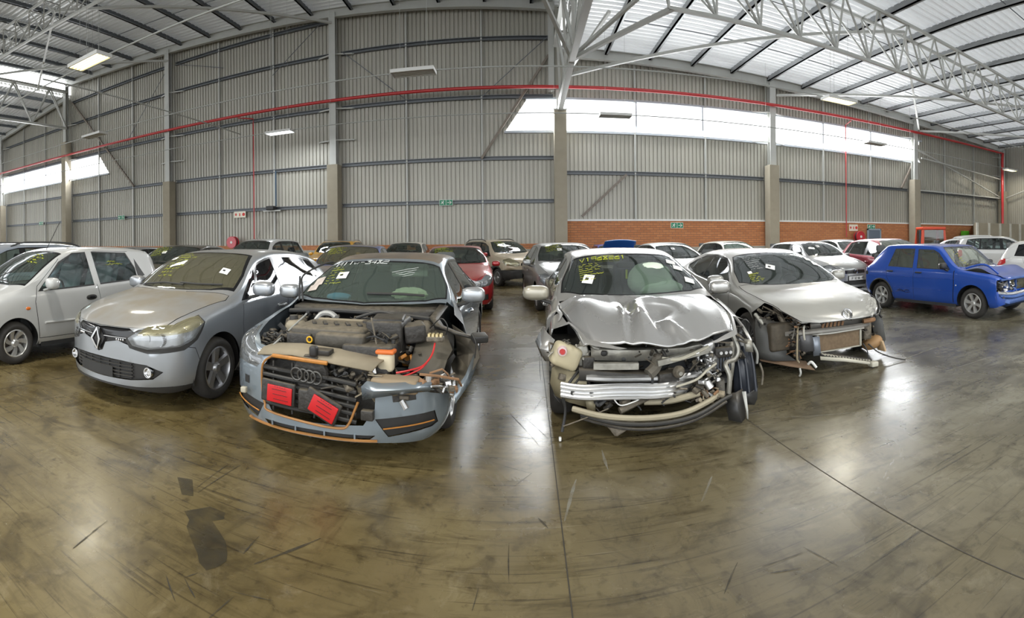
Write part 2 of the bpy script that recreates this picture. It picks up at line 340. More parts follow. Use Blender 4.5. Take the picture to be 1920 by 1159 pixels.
# roofs (heights are above the floor)
XA,XB,XC=-28.75,1.75,32.2
def roofA(x): return 12.35+(x-XA)*.10
def roofB(x): return 13.35-(x-XA)*.058
def roofC(x): return 9.62-(x-XB)*.040
def rib(u,p=.19):
    "box rib profile, returns sorted samples (u, depth)"
    return [(u,0),(u+p*.62,0),(u+p*.68,1),(u+p*.92,1)]
def sheet_wall(name,x0,x1,z0,z1,y=D,mat=wallm,p=.19,d=.05):
    V=[];F=[]; us=[]; u=x0
    while u<x1: us+= [q for q in rib(u,p) if q[0]<=x1]; u+=p
    us.append((x1,0))
    for u,h in us:
        a,b=z0(u),z1(u); b=max(a,b); V+=[(u,y+h*d,a),(u,y+h*d,b)]
    for i in range(len(us)-1): F.append((2*i,2*i+1,2*i+3,2*i+2))
    return S(mesh_obj(name,V,F,mat,None,0))
K=lambda v:(lambda u:v)
def topz(x): return (roofA(x) if x<XA else roofB(x) if x<XB else roofC(x))+.35
W0,W1=6.36,7.72
sheet_wall('wall_back_left',-50,XB,K(1.43),K(W0+.004))
sheet_wall('wall_back_left',-50,XB,K(W1-.004),topz)
sheet_wall('wall_back_left',-25.49,.23,lambda x:W0+max(0,min(1,(-24.45-x)/1.05))*(W1-W0) if x<-24 else W0+max(0,min(1,(x+.70)/.93))*(W1-W0),K(W1))
sheet_wall('wall_back_right',XB,XC+.4,K(2.47),K(W0+.004))
sheet_wall('wall_back_right',XB,XC+.4,K(W1),topz)
sheet_wall('wall_back_right',21.89,XC+.4,lambda x:W1-max(0,min(1,(x-21.85)/1.1))*(W1-W0),K(W1))
# yellowed sheets near the column
for x0,x1,z0,z1 in ((2.1,5.0,4.5,W0),(2.1,5.0,2.47,4.5),(-19.9,-12.6,3.3,5.1)):
    pass
S(mesh_obj('wall_brick_back',[(XB,D-.05,1.2),(XC,D-.05,1.2),(XC,D-.05,2.4),(XB,D-.05,2.4),(XB,D+.15,2.4),(XC,D+.15,2.4)],[(0,1,2,3),(3,2,5,4)],brickm,None,0))
S(mesh_obj('wall_brick_low',[(-50,D-.05,1.1),(XB,D-.05,1.1),(XB,D-.05,1.43),(-50,D-.05,1.43),(XB,D+.15,1.43),(-50,D+.15,1.43)],[(0,1,2,3),(3,2,4,5)],brickm,None,0))
plas=plain('grey_plaster',(.40,.39,.35),.85,noise=.1)
S(MB().box((-50,D-.12,0),(XC,D+.1,1.2)).build('wall_plinth',plas,None,0))
S(MB().box((XB,D-.10,2.40),(XC,D+.05,2.48)).build('trim_1',plain('white_flashing',(.72,.72,.70),.5),None,0))
# clerestory strips of translucent sheet, lit by the day outside
def lit(name,col,e):
    m,nt,b=nodes(name); b.inputs['Base Color'].default_value=(*col,1); b.inputs['Emission Color'].default_value=(*col,1); b.inputs['Emission Strength'].default_value=e; b.inputs['Roughness'].default_value=.5; return m
dayl=lit('daylit_translucent_sheet',(.96,.98,1),1.5)
S(mesh_obj('window_1',[(-.70,D+.02,W0),(21.85,D+.02,W0),(22.95,D+.02,W1),(.23,D+.02,W1)],[(0,1,2,3)],dayl,None,0))
S(mesh_obj('window_2',[(-50,D+.02,W0),(-24.45,D+.02,W0),(-25.5,D+.02,W1),(-50,D+.02,W1)],[(0,1,2,3)],dayl,None,0))
# window frame bars
fr=plain('window_frame_grey',(.40,.43,.47),.5)
mb=MB()
mb.box((-.75,D-.12,W0-.1),(22,D,W0)); mb.box((.2,D-.12,W1),(23,D,W1+.09))
S(mb.build('trim_2',fr,None,0))
mb=MB(); mb.box((-50,D-.12,W0-.1),(-24.4,D,W0)); mb.box((-50,D-.12,W1),(-25.4,D,W1+.09)); S(mb.build('trim_3',fr,None,0))
for x in (5.1,8.3,15.2,18.6,-32.1,-35.5):
    S(MB().box((x-.03,D-.08,W0),(x+.03,D,W1)).build('window_mullion',fr,None,0))
# ceiling: sheets run down the slope, ribs parallel to the back wall
def roof(name,x0,x1,zf,mat,y0=-14,y1=D+.2,p=.30,d=.075):
    V=[];F=[];us=[];u=y0
    while u<y1: us+=[q for q in rib(u,p) if q[0]<=y1]; u+=p
    n=len(us)
    for u,h in us:
        for x in (x0,x1): V.append((x,u,zf(x)+.30-h*d))
    for i in range(n-1): F.append((2*i,2*i+2,2*i+3,2*i+1))
    return S(mesh_obj(name,V,F,mat,None,0))
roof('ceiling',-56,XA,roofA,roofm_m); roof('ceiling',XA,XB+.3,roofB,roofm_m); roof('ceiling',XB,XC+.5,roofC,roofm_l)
# step walls between the roofs
S(mesh_obj('wall_step',[(XB+.32,-14,roofC(XB)+.2),(XB+.32,D,roofC(XB)+.2),(XB+.32,D,roofB(XB)+.3),(XB+.32,-14,roofB(XB)+.3)],[(0,1,2,3)],plain('step_sheet',(.42,.42,.40),.6),None,0))
S(mesh_obj('window_3',[(XA-.3,-14,roofA(XA)+.15),(XA-.3,D,roofA(XA)+.15),(XA-.3,D,roofB(XA)+.2),(XA-.3,-14,roofB(XA)+.2)],[(0,1,2,3)],dayl,None,0))
# right wall and the short return
def side_wall(x,y0,y1,z0,z1,name):
    V=[];F=[];us=[];u=y0
    while u<y1: us+=[q for q in rib(u) if q[0]<=y1]; u+=.19
    for u,h in us: V+=[(x+h*.038,u,z0),(x+h*.038,u,z1)]
    for i in range(len(us)-1): F.append((2*i,2*i+2,2*i+3,2*i+1))
    S(mesh_obj(name,V,F,wallm,None,0))
side_wall(XC+.2,-14,D,0,roofC(XC)+.4,'wall_right')
# columns: concrete stub with a steel upright
cx=[1.65+10.13*k for k in range(-5,4)]
ctop={0:7.1,-3:9.1}
for k in range(-4,4):
    x=1.65+10.13*k; top=ctop.get(k,5.15); c=empty('column',(x,D-.45,0)); c['kind']='structure'
    MB().box((-.26,-.26,0),(.26,.26,top)).build('concrete_base',conc,c,0)
    mb=MB(); zt=(roofB(x) if x<XB else roofC(x)) if x>XA-1 else roofA(x)
    if k==0:
        mb.hbeam((0,0,top),(0,0,8.0),.3,.3); mb.box((-.3,-.3,top),(.3,.3,top+.05)); mb.hbeam((-.35,.1,8.0),(-.35,.1,roofB(XB)),.25,.25)
    else: mb.hbeam((0,0,top),(0,0,zt),.32,.30,.03)
    mb.build('steel_upright',steel,c,0)
    mb=MB()
    for z in (W0-.05,W1+.05,10.3):   # fly braces
        if z<zt and k!=0:
            for s in (-1,1): mb.beam((0,0,z),(s*.9,.35,z+.02),.06,.06)
    mb.build('fly_brace',steel,c,0)
# girts with sag rods
gz=[3.29,5.17,7.85,10.4,12.0]
def girt(x0,x1,z,w=.12,h=.16): 
    mb=MB(); mb.box((x0,D-.16,z-h/2),(x1,D-.02,z-h/2+.03)); mb.box((x0,D-.16,z+h/2-.03),(x1,D-.02,z+h/2)); mb.box((x0,D-.05,z-h/2),(x1,D-.02,z+h/2)); S(mb.build('girt',girt_m,None,0))
for k in range(-5,3):
    x0=1.65+10.13*k+.27; x1=x0+10.13-.54
    zs=gz if k<0 else [4.52]
    for z in zs:
        if z<topz((x0+x1)/2)-.6: girt(x0,x1,z)
    for j in (1,2):
        x=1.65+10.13*k+3.377*j; zt=topz(x)-.4
        mb=MB(); segs=[(1.45,W0),(W1,zt)] if (k<-3 or (k==-3 and j==1 and False)) else [(1.45,zt)] if k<0 else [(2.5,W0),(W1,zt)] if k<2 else [(2.5,zt)]
        for a,b in segs: mb.box((x-.035,D-.13,a),(x+.035,D-.04,b))
        S(mb.build('sheeting_rail',steel,None,0))
# wall rafters (deep flat beam under each roof along the gable)
def rafter(x0,x1,zf,n=1):
    mb=MB(); mb.hbeam((x0,D-.5,zf(x0)),(x1,D-.5,zf(x1)),.22,.42,.03); S(mb.build('gable_rafter',steel,None,0))
rafter(-52,XA-.2,roofA); rafter(XA+.2,XB-.3,roofB); rafter(XB+.2,XC,roofC)
# raking wind braces on the wall
brm=plain('brace_dark',(.20,.17,.14),.6)
for a,b in (((1.2,D-.22,9.6),(-1.75,D-.22,5.15)),((-28.3,D-.22,12.0),(-21.8,D-.22,5.2)),((4.6,D-.2,4.45),(2.6,D-.2,2.6)),((21.0,D-.2,4.6),(22.0,D-.2,6.2))):
    S(MB().beam(a,b,.10,.10).build('wind_brace',brm,None,0))
for a,b in (((-1.7,D-.3,7.8),(1.2,D-.3,10.4)),((-8.1,D-.3,10.4),(-5.1,D-.3,7.9)),((-18.2,D-.3,11.9),(-14.8,D-.3,10.9)),((-18.9,D-.3,11.7),(-22.4,D-.3,8.0)),((-11.8,D-.3,9.9),(-8.8,D-.3,12.2))):
    S(MB().tube([a,b],.018,6).build('tie_rod',steel_dark,None,0))
# purlins run towards the camera
def purlin(x,zf,m=None):
    z=zf(x)+.14
    mb=MB(); mb.box((x-.05,-14,z-.11),(x+.03,D,z+.11)); mb.box((x-.05,-14,z-.11),(x+.11,D,z-.09)); S(mb.build('purlin',m or steel_dark,None,0))
    MB().box((x-.05,D-.55,zf(x)+.05),(x+.05,D-.42,zf(x)+.25)).build('purlin_cleat',steel,bpy.data.objects[-1] if False else None,0)['kind']='structure'
x=XB+.9
for x in np.arange(XB+1.9,XC,1.98): purlin(x,roofC,plain('purlin_grey',(.27,.28,.285),.5,.2))
for x in np.arange(XA+1.2,XB-.6,2.0): purlin(x,roofB)
for x in np.arange(-54,XA,2.0): purlin(x,roofA)
# bridging rods between the purlins
for y in (17.3,13.9,8.5):
    for x in np.arange(XB+1.9,XC-2.5,1.98): S(MB().tube([(x,y,roofC(x)+.1),(x+1.98,y,roofC(x+1.98)+.1)],.018,6).build('bridging_rod',steel_dark,None,0))
    for x in np.arange(XA+1.2,XB-2.7,2.0): S(MB().tube([(x,y,roofB(x)+.1),(x+2,y,roofB(x+2)+.1)],.018,6).build('bridging_rod',steel_dark,None,0))
# lattice trusses parallel to the wall (triangular section) and valley girders towards the camera
def truss(p0,p1,q0,q1,hw,nb,name='lattice_truss',ax='y',r=.042):
    "bottom chord p0-p1, top chord axis q0-q1, the two top chords stand hw either side"
    p0,p1,q0,q1=map(Vector,(p0,p1,q0,q1)); o=Vector((0,hw,0)) if ax=='y' else Vector((hw,0,0))
    t=S(empty(name,tuple(p0)))
    def put(nm,mb): 
        ob=mb.build(nm,steel,t,0); ob.matrix_parent_inverse=Matrix.Translation(-p0); return ob
    put('bottom_chord',MB().beam(p0,p1,r*2.6,r*2.2))
    for s in (-1,1): put('top_chord',MB().beam(q0+o*s,q1+o*s,r*2.2,r*2.2))
    for s in (-1,1):
        mb=MB()
        for i in range(nb):
            a=p0.lerp(p1,i/nb); b=q0.lerp(q1,(i+.5)/nb)+o*s; c=p0.lerp(p1,(i+1)/nb); mb.beam(a,b,r*1.25); mb.beam(b,c,r*1.25)
        put('web_diagonal',mb)
    mb=MB()
    for i in range(nb):
        b=q0.lerp(q1,(i+.5)/nb); mb.beam(b-o,b+o,r*1.1)
    put('top_tie',mb)
ZT=12.2
truss((3.9,ZT,7.72),(31.5,ZT,7.0),(3.0,ZT,roofC(3.0)-.12),(31.5,ZT,roofC(31.5)-.12),.42,20)
truss((-28.0,ZT,12.1),(.8,ZT,10.4),(-28.0,ZT,roofB(-28)-.12),(1,ZT,roofB(1)-.12),.42,22)
truss((3.9,3.2,7.72),(31.5,3.2,7.0),(3.0,3.2,roofC(3.0)-.12),(31.5,3.2,roofC(31.5)-.12),.42,20)
truss((-28.0,3.2,12.1),(.8,3.2,10.4),(-28.0,3.2,roofB(-28)-.12),(1,3.2,roofB(1)-.12),.42,22)
truss((-28.6,D-.5,10.1),(-28.6,-12,10.1),(-28.6,D-.5,12.75),(-28.6,-12,12.75),.12,11,'valley_girder','x',.065)
truss((1.65,D-.9,7.42),(1.65,-12,7.42),(1.65,D-.9,9.75),(1.65,-12,9.75),.22,12,'valley_girder','x',.075)
# knee braces at the inner column node
for a,b,r_ in (((1.65,15.6,7.45),(4.0,ZT,7.72),.06),((1.65,15.6,7.5),(-.25,10.6,8.6),.055),((1.65,15.6,7.5),(3.7,12.6,8.6),.05),((1.65,20.3,8.2),(3.0,16,9.3),.05),((1.65,14.0,9.3),(4.4,12.2,9.2),.07),((1.65,20.4,7.15),(1.65,15.6,7.42),.10),((1.65,17.0,7.42),(12.5,12.2,9.0),.05),((12.5,12.2,9.0),(22.2,20.4,8.2),.05),((12.0,20.4,8.6),(21.5,12.3,8.2),.05),((22.0,20.4,8.2),(30.5,12.3,7.9),.05),((-28.6,18,12.5),(-18,12.3,12.3),.05),((-18.5,20.4,12.1),(-28.0,12.4,12.2),.05),((-8.5,20.4,11.7),(-18.,12.3,12.2),.05)):
    S(MB().beam(a,b,r_*2,r_*2).build('roof_brace',steel,None,0))
# wind girder at the right corner
for a,b in (((22.0,D-.5,7.1),(31.6,D-.6,4.6)),((22.4,D-.6,6.55),(31.8,D-.7,6.0)),((32.0,D-.8,4.6),(32.1,12,7.0)),((32.0,20.4,4.55),(22.2,20.5,4.52))):
    S(MB().tube([a,b],.05,8).build('corner_brace',steel,None,0))
# red fire main with its droppers
redpipe=plain('fire_pipe_red',(.45,.018,.02),.35,coat=.3)
def pipe(name,pts,r,label,cat='pipe',mat=redpipe,group=None): 
    o=MB().tube(pts,r,10).build(name,mat); return tag(o,label,cat,group)
pipe('fire_pipe',[(-50,D-.75,8.06),(31.7,D-.75,8.06)],.075,'long red fire pipe running the length of the back wall')
pipe('fire_pipe_dropper',[(-13.6,D-.75,7.95),(-12.95,D-.3,7.9),(-12.95,D-.3,7.6),(-12.95,D-.3,1.6)],.03,'thin red pipe dropping to the hose reel on the left wall')
pipe('fire_pipe_dropper',[(16.6,D-.75,7.95),(16.6,D-.25,7.8),(16.6,D-.25,1.6)],.03,'thin red pipe dropping to the hose reel on the brick wall')
pipe('fire_pipe_riser',[(31.5,D-.82,7.94),(31.3,D-.9,7.4),(31.3,D-.9,.1)],.11,'thick red riser pipe standing in the far right corner')
# lamp rows
cabm=plain('conduit_grey',(.36,.37,.35),.5)
lampw=plain('lamp_housing',(.62,.62,.60),.45)
def conduit_hangers(o,pts):
    for x,y in pts:
        z1=(roofA(x) if x<XA else roofB(x) if x<XB else roofC(x))+.265
        MB().beam((x,y,6.63),(x,y,z1),.008).build('hanger',cabm,o,0)
tube_on=lit('lamp_tube_warm',(1,.90,.50),1.5); tube_cool=lit('lamp_tube_cool',(.9,.97,1),2.2); tube_off=plain('lamp_tube_off',(.55,.55,.53),.4)
LY=[8.0,13.6,18.7]
_n0=len(bpy.data.objects)
for y,nm in ((LY[1],'middle'),(LY[2],'far')):
    pipe('lamp_conduit',[(-38,y+.31,6.62),(30,y+.31,6.62)],.022,'thin conduit that carries the %s row of lamps across the hall'%nm,'conduit',cabm)
pipe('lamp_conduit',[(-22,8.31,6.62),(-4.2,8.31,6.62)],.022,'thin conduit carrying the lit lamp nearest on the left side','conduit',cabm)
pipe('lamp_conduit',[(-12.4,8.0,6.667),(-12.4,18.7,6.667)],.025,'pale conduit slanting down across the left wall','conduit',cabm)
for o_ in [q for q in C.objects if q.name.startswith('lamp_conduit')]:
    ys=sorted({round(v.co.y,2) for v in o_.data.vertices}); xs=[v.co.x for v in o_.data.vertices]
    if max(xs)-min(xs)>1:
        yy=sum(ys)/len(ys); conduit_hangers(o_,[(x,yy) for x in np.arange(min(xs)+2.1,max(xs),9.3)])
def lampfix(x,y,on,label,tilt=0):
    t=empty('strip_light',(x,y,6.5)); tag(t,label,'ceiling lamp','fluorescent strip lights')
    mb=MB(); mb.box((-.62,-.24,.0),(.62,.24,.05)); mb.box((-.62,-.26,-.05),(.62,-.23,.05)); mb.box((-.62,.23,-.05),(.62,.26,.05)); mb.box((-.64,-.26,-.05),(-.62,.26,.05)); mb.box((.62,-.26,-.05),(.64,.26,.05)); mb.box((-.5,-.05,.05),(.5,.05,.10))
    mb.build('lamp_housing',lampw,t,0)
    for j in range(4): MB().tube([(-.6,-.17+.113*j,-.03),(.6,-.17+.113*j,-.03)],.018 if on else .014,8).build('lamp_tube',on or tube_off,t)
    hz_=(roofA(x) if x<XA else roofB(x) if x<XB else roofC(x))+.265-6.5
    for hx in (-.4,.4): MB().beam((hx,0,.04),(hx,0,hz_),.008).build('hanger',cabm,t,0)
    if on:
        l=bpy.data.lights.new('lamp_light','AREA'); l.shape='RECTANGLE'; l.size=1.2; l.size_y=.4; l.energy=40; l.color=(1,.95,.8) if on is tube_on else (.92,.97,1)
        o=bpy.data.objects.new('lamp_light',l); C.objects.link(o); o.parent=t; o.location=(0,0,-.07)
lampfix(-10.1,8.0,tube_on,'lit warm four-tube strip light hanging large over the left cars')
lampfix(-16.8,13.6,None,'unlit strip light hanging beside the left steel column')
lampfix(-3.1,13.6,None,'unlit grey strip light hanging in front of the middle wall bays')
lampfix(10.6,13.6,tube_on,'lit warm strip light hanging over the white clerestory strip')
lampfix(-10.3,18.7,tube_cool,'lit cool white strip light close to the left wall')
lampfix(3.7,18.7,None,'dark strip light silhouetted against the bright clerestory beside the column')
lampfix(16.9,18.7,None,'dark strip light silhouetted against the bright clerestory further right')
lampfix(30.2,18.7,tube_on,'lit strip light hanging in the far right corner')
# signs, hose reels, door
sg=plain('exit_sign_green',(.0,.21,.10),.5); sw=plain('sign_white',(.82,.84,.80),.5); sred=plain('sign_red',(.6,.03,.02),.5)
def exit_sign(x,y,z,label,w=.60,h=.26,flip=False):
    t=empty('exit_sign',(x,y,z)); tag(t,label,'exit sign','green exit signs'); f=-1 if flip else 1
    MB().box((-w/2,-.012,-h/2),(w/2,.012,h/2)).build('sign_board',sw,t,0)
    mb=MB(); mb.box((-w/2+.015,-.016,-h/2+.015),(-.01,-.013,h/2-.015)); mb.box((.01,-.016,-h/2+.015),(w/2-.015,-.013,h/2-.015)); mb.build('sign_field',sg,t,0)
    mb=MB(); q=w/.6; cxm=-.15*f*q
    def st(pts,r=.014): mb.tube([(cxm+f*a*q,-.018,b*q) for a,b in pts],r*q,6)
    st([(.005,.035),(-.02,-.01)],.02); mb.blob((cxm+f*.03*q,-.018,.068*q),(.042*q,.01,.042*q),2,6)
    st([(.0,.035),(.04,.015),(.06,.03)]); st([(.0,.03),(-.045,.04),(-.06,.01)]); st([(-.02,-.01),(.03,-.03),(.03,-.08)]); st([(-.02,-.01),(-.05,-.05),(-.09,-.055)])
    mb.build('running_figure',sw,t)
    mb=MB(); ca=.15*f*q
    mb.tube([(ca-f*.09*q,-.018,0),(ca+f*.06*q,-.018,0)],.016*q,6); mb.tube([(ca+f*.0*q,-.018,.075*q),(ca+f*.085*q,-.018,0),(ca+f*.0*q,-.018,-.075*q)],.016*q,6)
    mb.build('arrow',sw,t)
exit_sign(-3.33,D-.2,3.27,'green exit sign on the lower girt of the middle wall bay')
exit_sign(6.98,D-.068,2.2,'green exit sign on the brick wall right of the middle column')
exit_sign(18.6,D-.068,2.2,'green exit sign on the brick wall above the grey door')
exit_sign(-23.0,D-.2,3.3,'green exit sign on the left wall, arrow pointing left',.62,.27,True)
exit_sign(-32.6,D-.2,3.3,'tiny green exit sign at the far left end of the wall',.62,.27,True)
def fire_sign(x,z,w,h,label):
    t=empty('fire_sign',(x,D-(.18 if x<0 else .068),z)); tag(t,label,'sign')
    MB().box((-w/2,-.012,-h/2),(w/2,.012,h/2)).build('sign_board',plain('sign_cream',(.78,.74,.62),.5),t,0)
    a=w/3; MB().prism([(-a-.08,.02),(-a-.03,.02),(-a-.03,.08),(-a+.03,.08),(-a+.03,.02),(-a+.08,.02),(-a,-.08)],.013,.017,M=Matrix.Rotation(R(90),4,'X')).build('arrow_symbol',sred,t)
    MB().rbox((0,-.016,-.01),(.06,.01,.15),.02).build('extinguisher_symbol',sred,t)
    MB().lathe([(0,-.018),(.085,-.018),(.085,-.012)],20,'y',(a,0,0)).build('reel_symbol',sred,t)
fire_sign(-13.9,3.07,.72,.32,'cream fire sign with three red symbols on the left wall')
fire_sign(17.25,2.13,.62,.36,'pale red fire sign on the brick wall above the hose reel')
def hose_reel(x,y,z,label):
    t=empty('fire_hose_reel',(x,y,z)); tag(t,label,'fire hose reel')
    mb=MB(); mb.lathe([(0,-.16),(.30,-.16),(.31,-.12),(.31,-.10),(.2,-.10),(.2,.08),(.31,.08),(.31,.12),(0,.12)],28,'y'); mb.build('reel_drum',plain('reel_red',(.5,.015,.03),.35,coat=.5),t)
    MB().lathe([(0,-.17),(.07,-.17),(.07,-.15)],16,'y').build('reel_hub',white,t)
    mb=MB()
    for j in range(4): mb.tube([(.255*math.cos(a),-.08+.045*j,.255*math.sin(a)) for a in np.linspace(0,2*PI,28)],.022,6)
    mb.build('hose',plain('hose_black',(.05,.02,.02),.6),t); MB().beam((0,.1,0),(0,.40 if x>0 else .53,0),.08).build('bracket',redpipe,t,0)
hose_reel(-14.1,D-.55,1.62,'red fire hose reel on the left wall behind a white van')
hose_reel(17.35,D-.46,1.62,'red fire hose reel on the brick wall beside the grey door')
dr=S(empty('door_1',(18.75,D-.14,0)))
MB().box((-.45,-.02,0),(.45,.03,2.0)).build('door_leaf',plain('door_grey',(.13,.17,.22),.5),dr,0)
mb=MB(); mb.box((-.53,-.05,0),(-.45,.03,2.08)); mb.box((.45,-.05,0),(.53,.03,2.08)); mb.box((-.53,-.05,2.0),(.53,.03,2.08)); mb.build('door_frame',plain('door_frame_grey',(.30,.36,.42),.5),dr,0)
# flood lamp with blue conduit on the left wall
t=empty('wall_flood_lamp',(-11.9,D-.3,3.3)); tag(t,'black box lamp on the left wall girt under a blue conduit','wall lamp')
MB().rbox((0,-.1,0),(.42,.3,.2),.03).build('lamp_body',black,t); MB().box((-.5,-.05,-.16),(.5,.02,-.10)).build('mount_bar',steel,t,0)
MB().tube([(.18,.1,.1),(.18,.1,1.85)],.03,8).build('conduit',plain('conduit_blue',(.05,.10,.16),.5),t)
# partition of boards, red tractor cab, green box
bm_=plain('boarding_brown',(.30,.26,.19),.7,noise=.2,nscale=1.5); pt=S(empty('wall_partition',(0,0,0)))
mb=MB()
for i in range(9): mb.box((23.3+1.25*i,16.8,0),(24.53+1.25*i,16.9,2.42))
mb.build('partition_board',bm_,pt,0)
mb=MB()
for i in range(9): mb.box((23.22+1.25*i,16.74,0),(23.42+1.25*i,16.80,2.42))
mb.build('joint_strip',plain('joint_strip_pale',(.55,.53,.46),.7,noise=.3,nscale=3),pt,0)
MB().beam((23.25,16.85,1.21),(28.6,20.9,1.21),.1,2.42).build('partition_return',bm_,pt,0)
t=empty('forklift',(18.9,16.6,0),R(-30)); tag(t,'red forklift truck cab standing by the brick wall','forklift')
cr=plain('cab_red',(.55,.06,.02),.45)
mb=MB()
for sx,sy in ((-.62,-.5),(.62,-.5),(.62,.6),(-.62,.6)): mb.beam((sx*1.05,sy*1.05,.9),(sx*.9,sy*.9,1.98),.12)
mb.rbox((0,0,2.02),(1.3,1.2,.14),.05); mb.build('cab_frame',cr,t)
mb=MB(); mb.rbox((0,0,.65),(1.4,1.6,.75),.08); mb.build('body',cr,t)
MB().box((-.52,-.535,.95),(.52,-.53,1.93)).build('cab_window',sglass,t,0); MB().box((-.605,-.5,.95),(-.60,.5,1.93)).build('cab_window',sglass,t,0)
for sx in (-.6,.6):
    for sy in (-.6,.6): MB().lathe([(0,-.1),(.24,-.1),(.27,-.06),(.27,.06),(.24,.1),(0,.1)],20,'x',(sx,sy,.27)).build('wheel',rubber,t)
t=tag(MB().rbox((27.35,D-.25,1.72),(.62,.3,.55),.03).build('green_box',plain('box_green',(.13,.55,.03),.5)),'small bright green box on the brick wall by the partition','box')
# ---------------------------------------------------------------- car bodies: a trimmed parametric shell
def pchip(pts):
    x=np.array([p[0] for p in pts],float); y=np.array([p[1] for p in pts],float)
    h=np.diff(x); d=np.diff(y)/h; m=np.zeros(len(x))
    for i in range(1,len(x)-1):
        if d[i-1]*d[i]>0:
            w1=2*h[i]+h[i-1]; w2=h[i]+2*h[i-1]; m[i]=(w1+w2)/(w1/d[i-1]+w2/d[i])
    m[0],m[-1]=d[0],d[-1]
    def f(q):
        q=np.clip(np.asarray(q,float),x[0],x[-1]); i=np.clip(np.searchsorted(x,q,side='right')-1,0,len(x)-2)
        t=(q-x[i])/h[i]; t2=t*t; t3=t2*t
        return (2*t3-3*t2+1)*y[i]+(t3-2*t2+t)*h[i]*m[i]+(-2*t3+3*t2)*y[i+1]+(t3-t2)*h[i]*m[i+1]
    return f
def inpoly(P,poly):
    x,y=P[:,0],P[:,1]; r=np.zeros(len(P),bool); n=len(poly); j=n-1
    for i in range(n):
        xi,yi=poly[i]; xj,yj=poly[j]
        if yi!=yj:
            c=((yi>y)!=(yj>y))&(x<(xj-xi)*(y-yi)/(yj-yi)+xi); r^=c
        j=i
    return r
TS=2.0
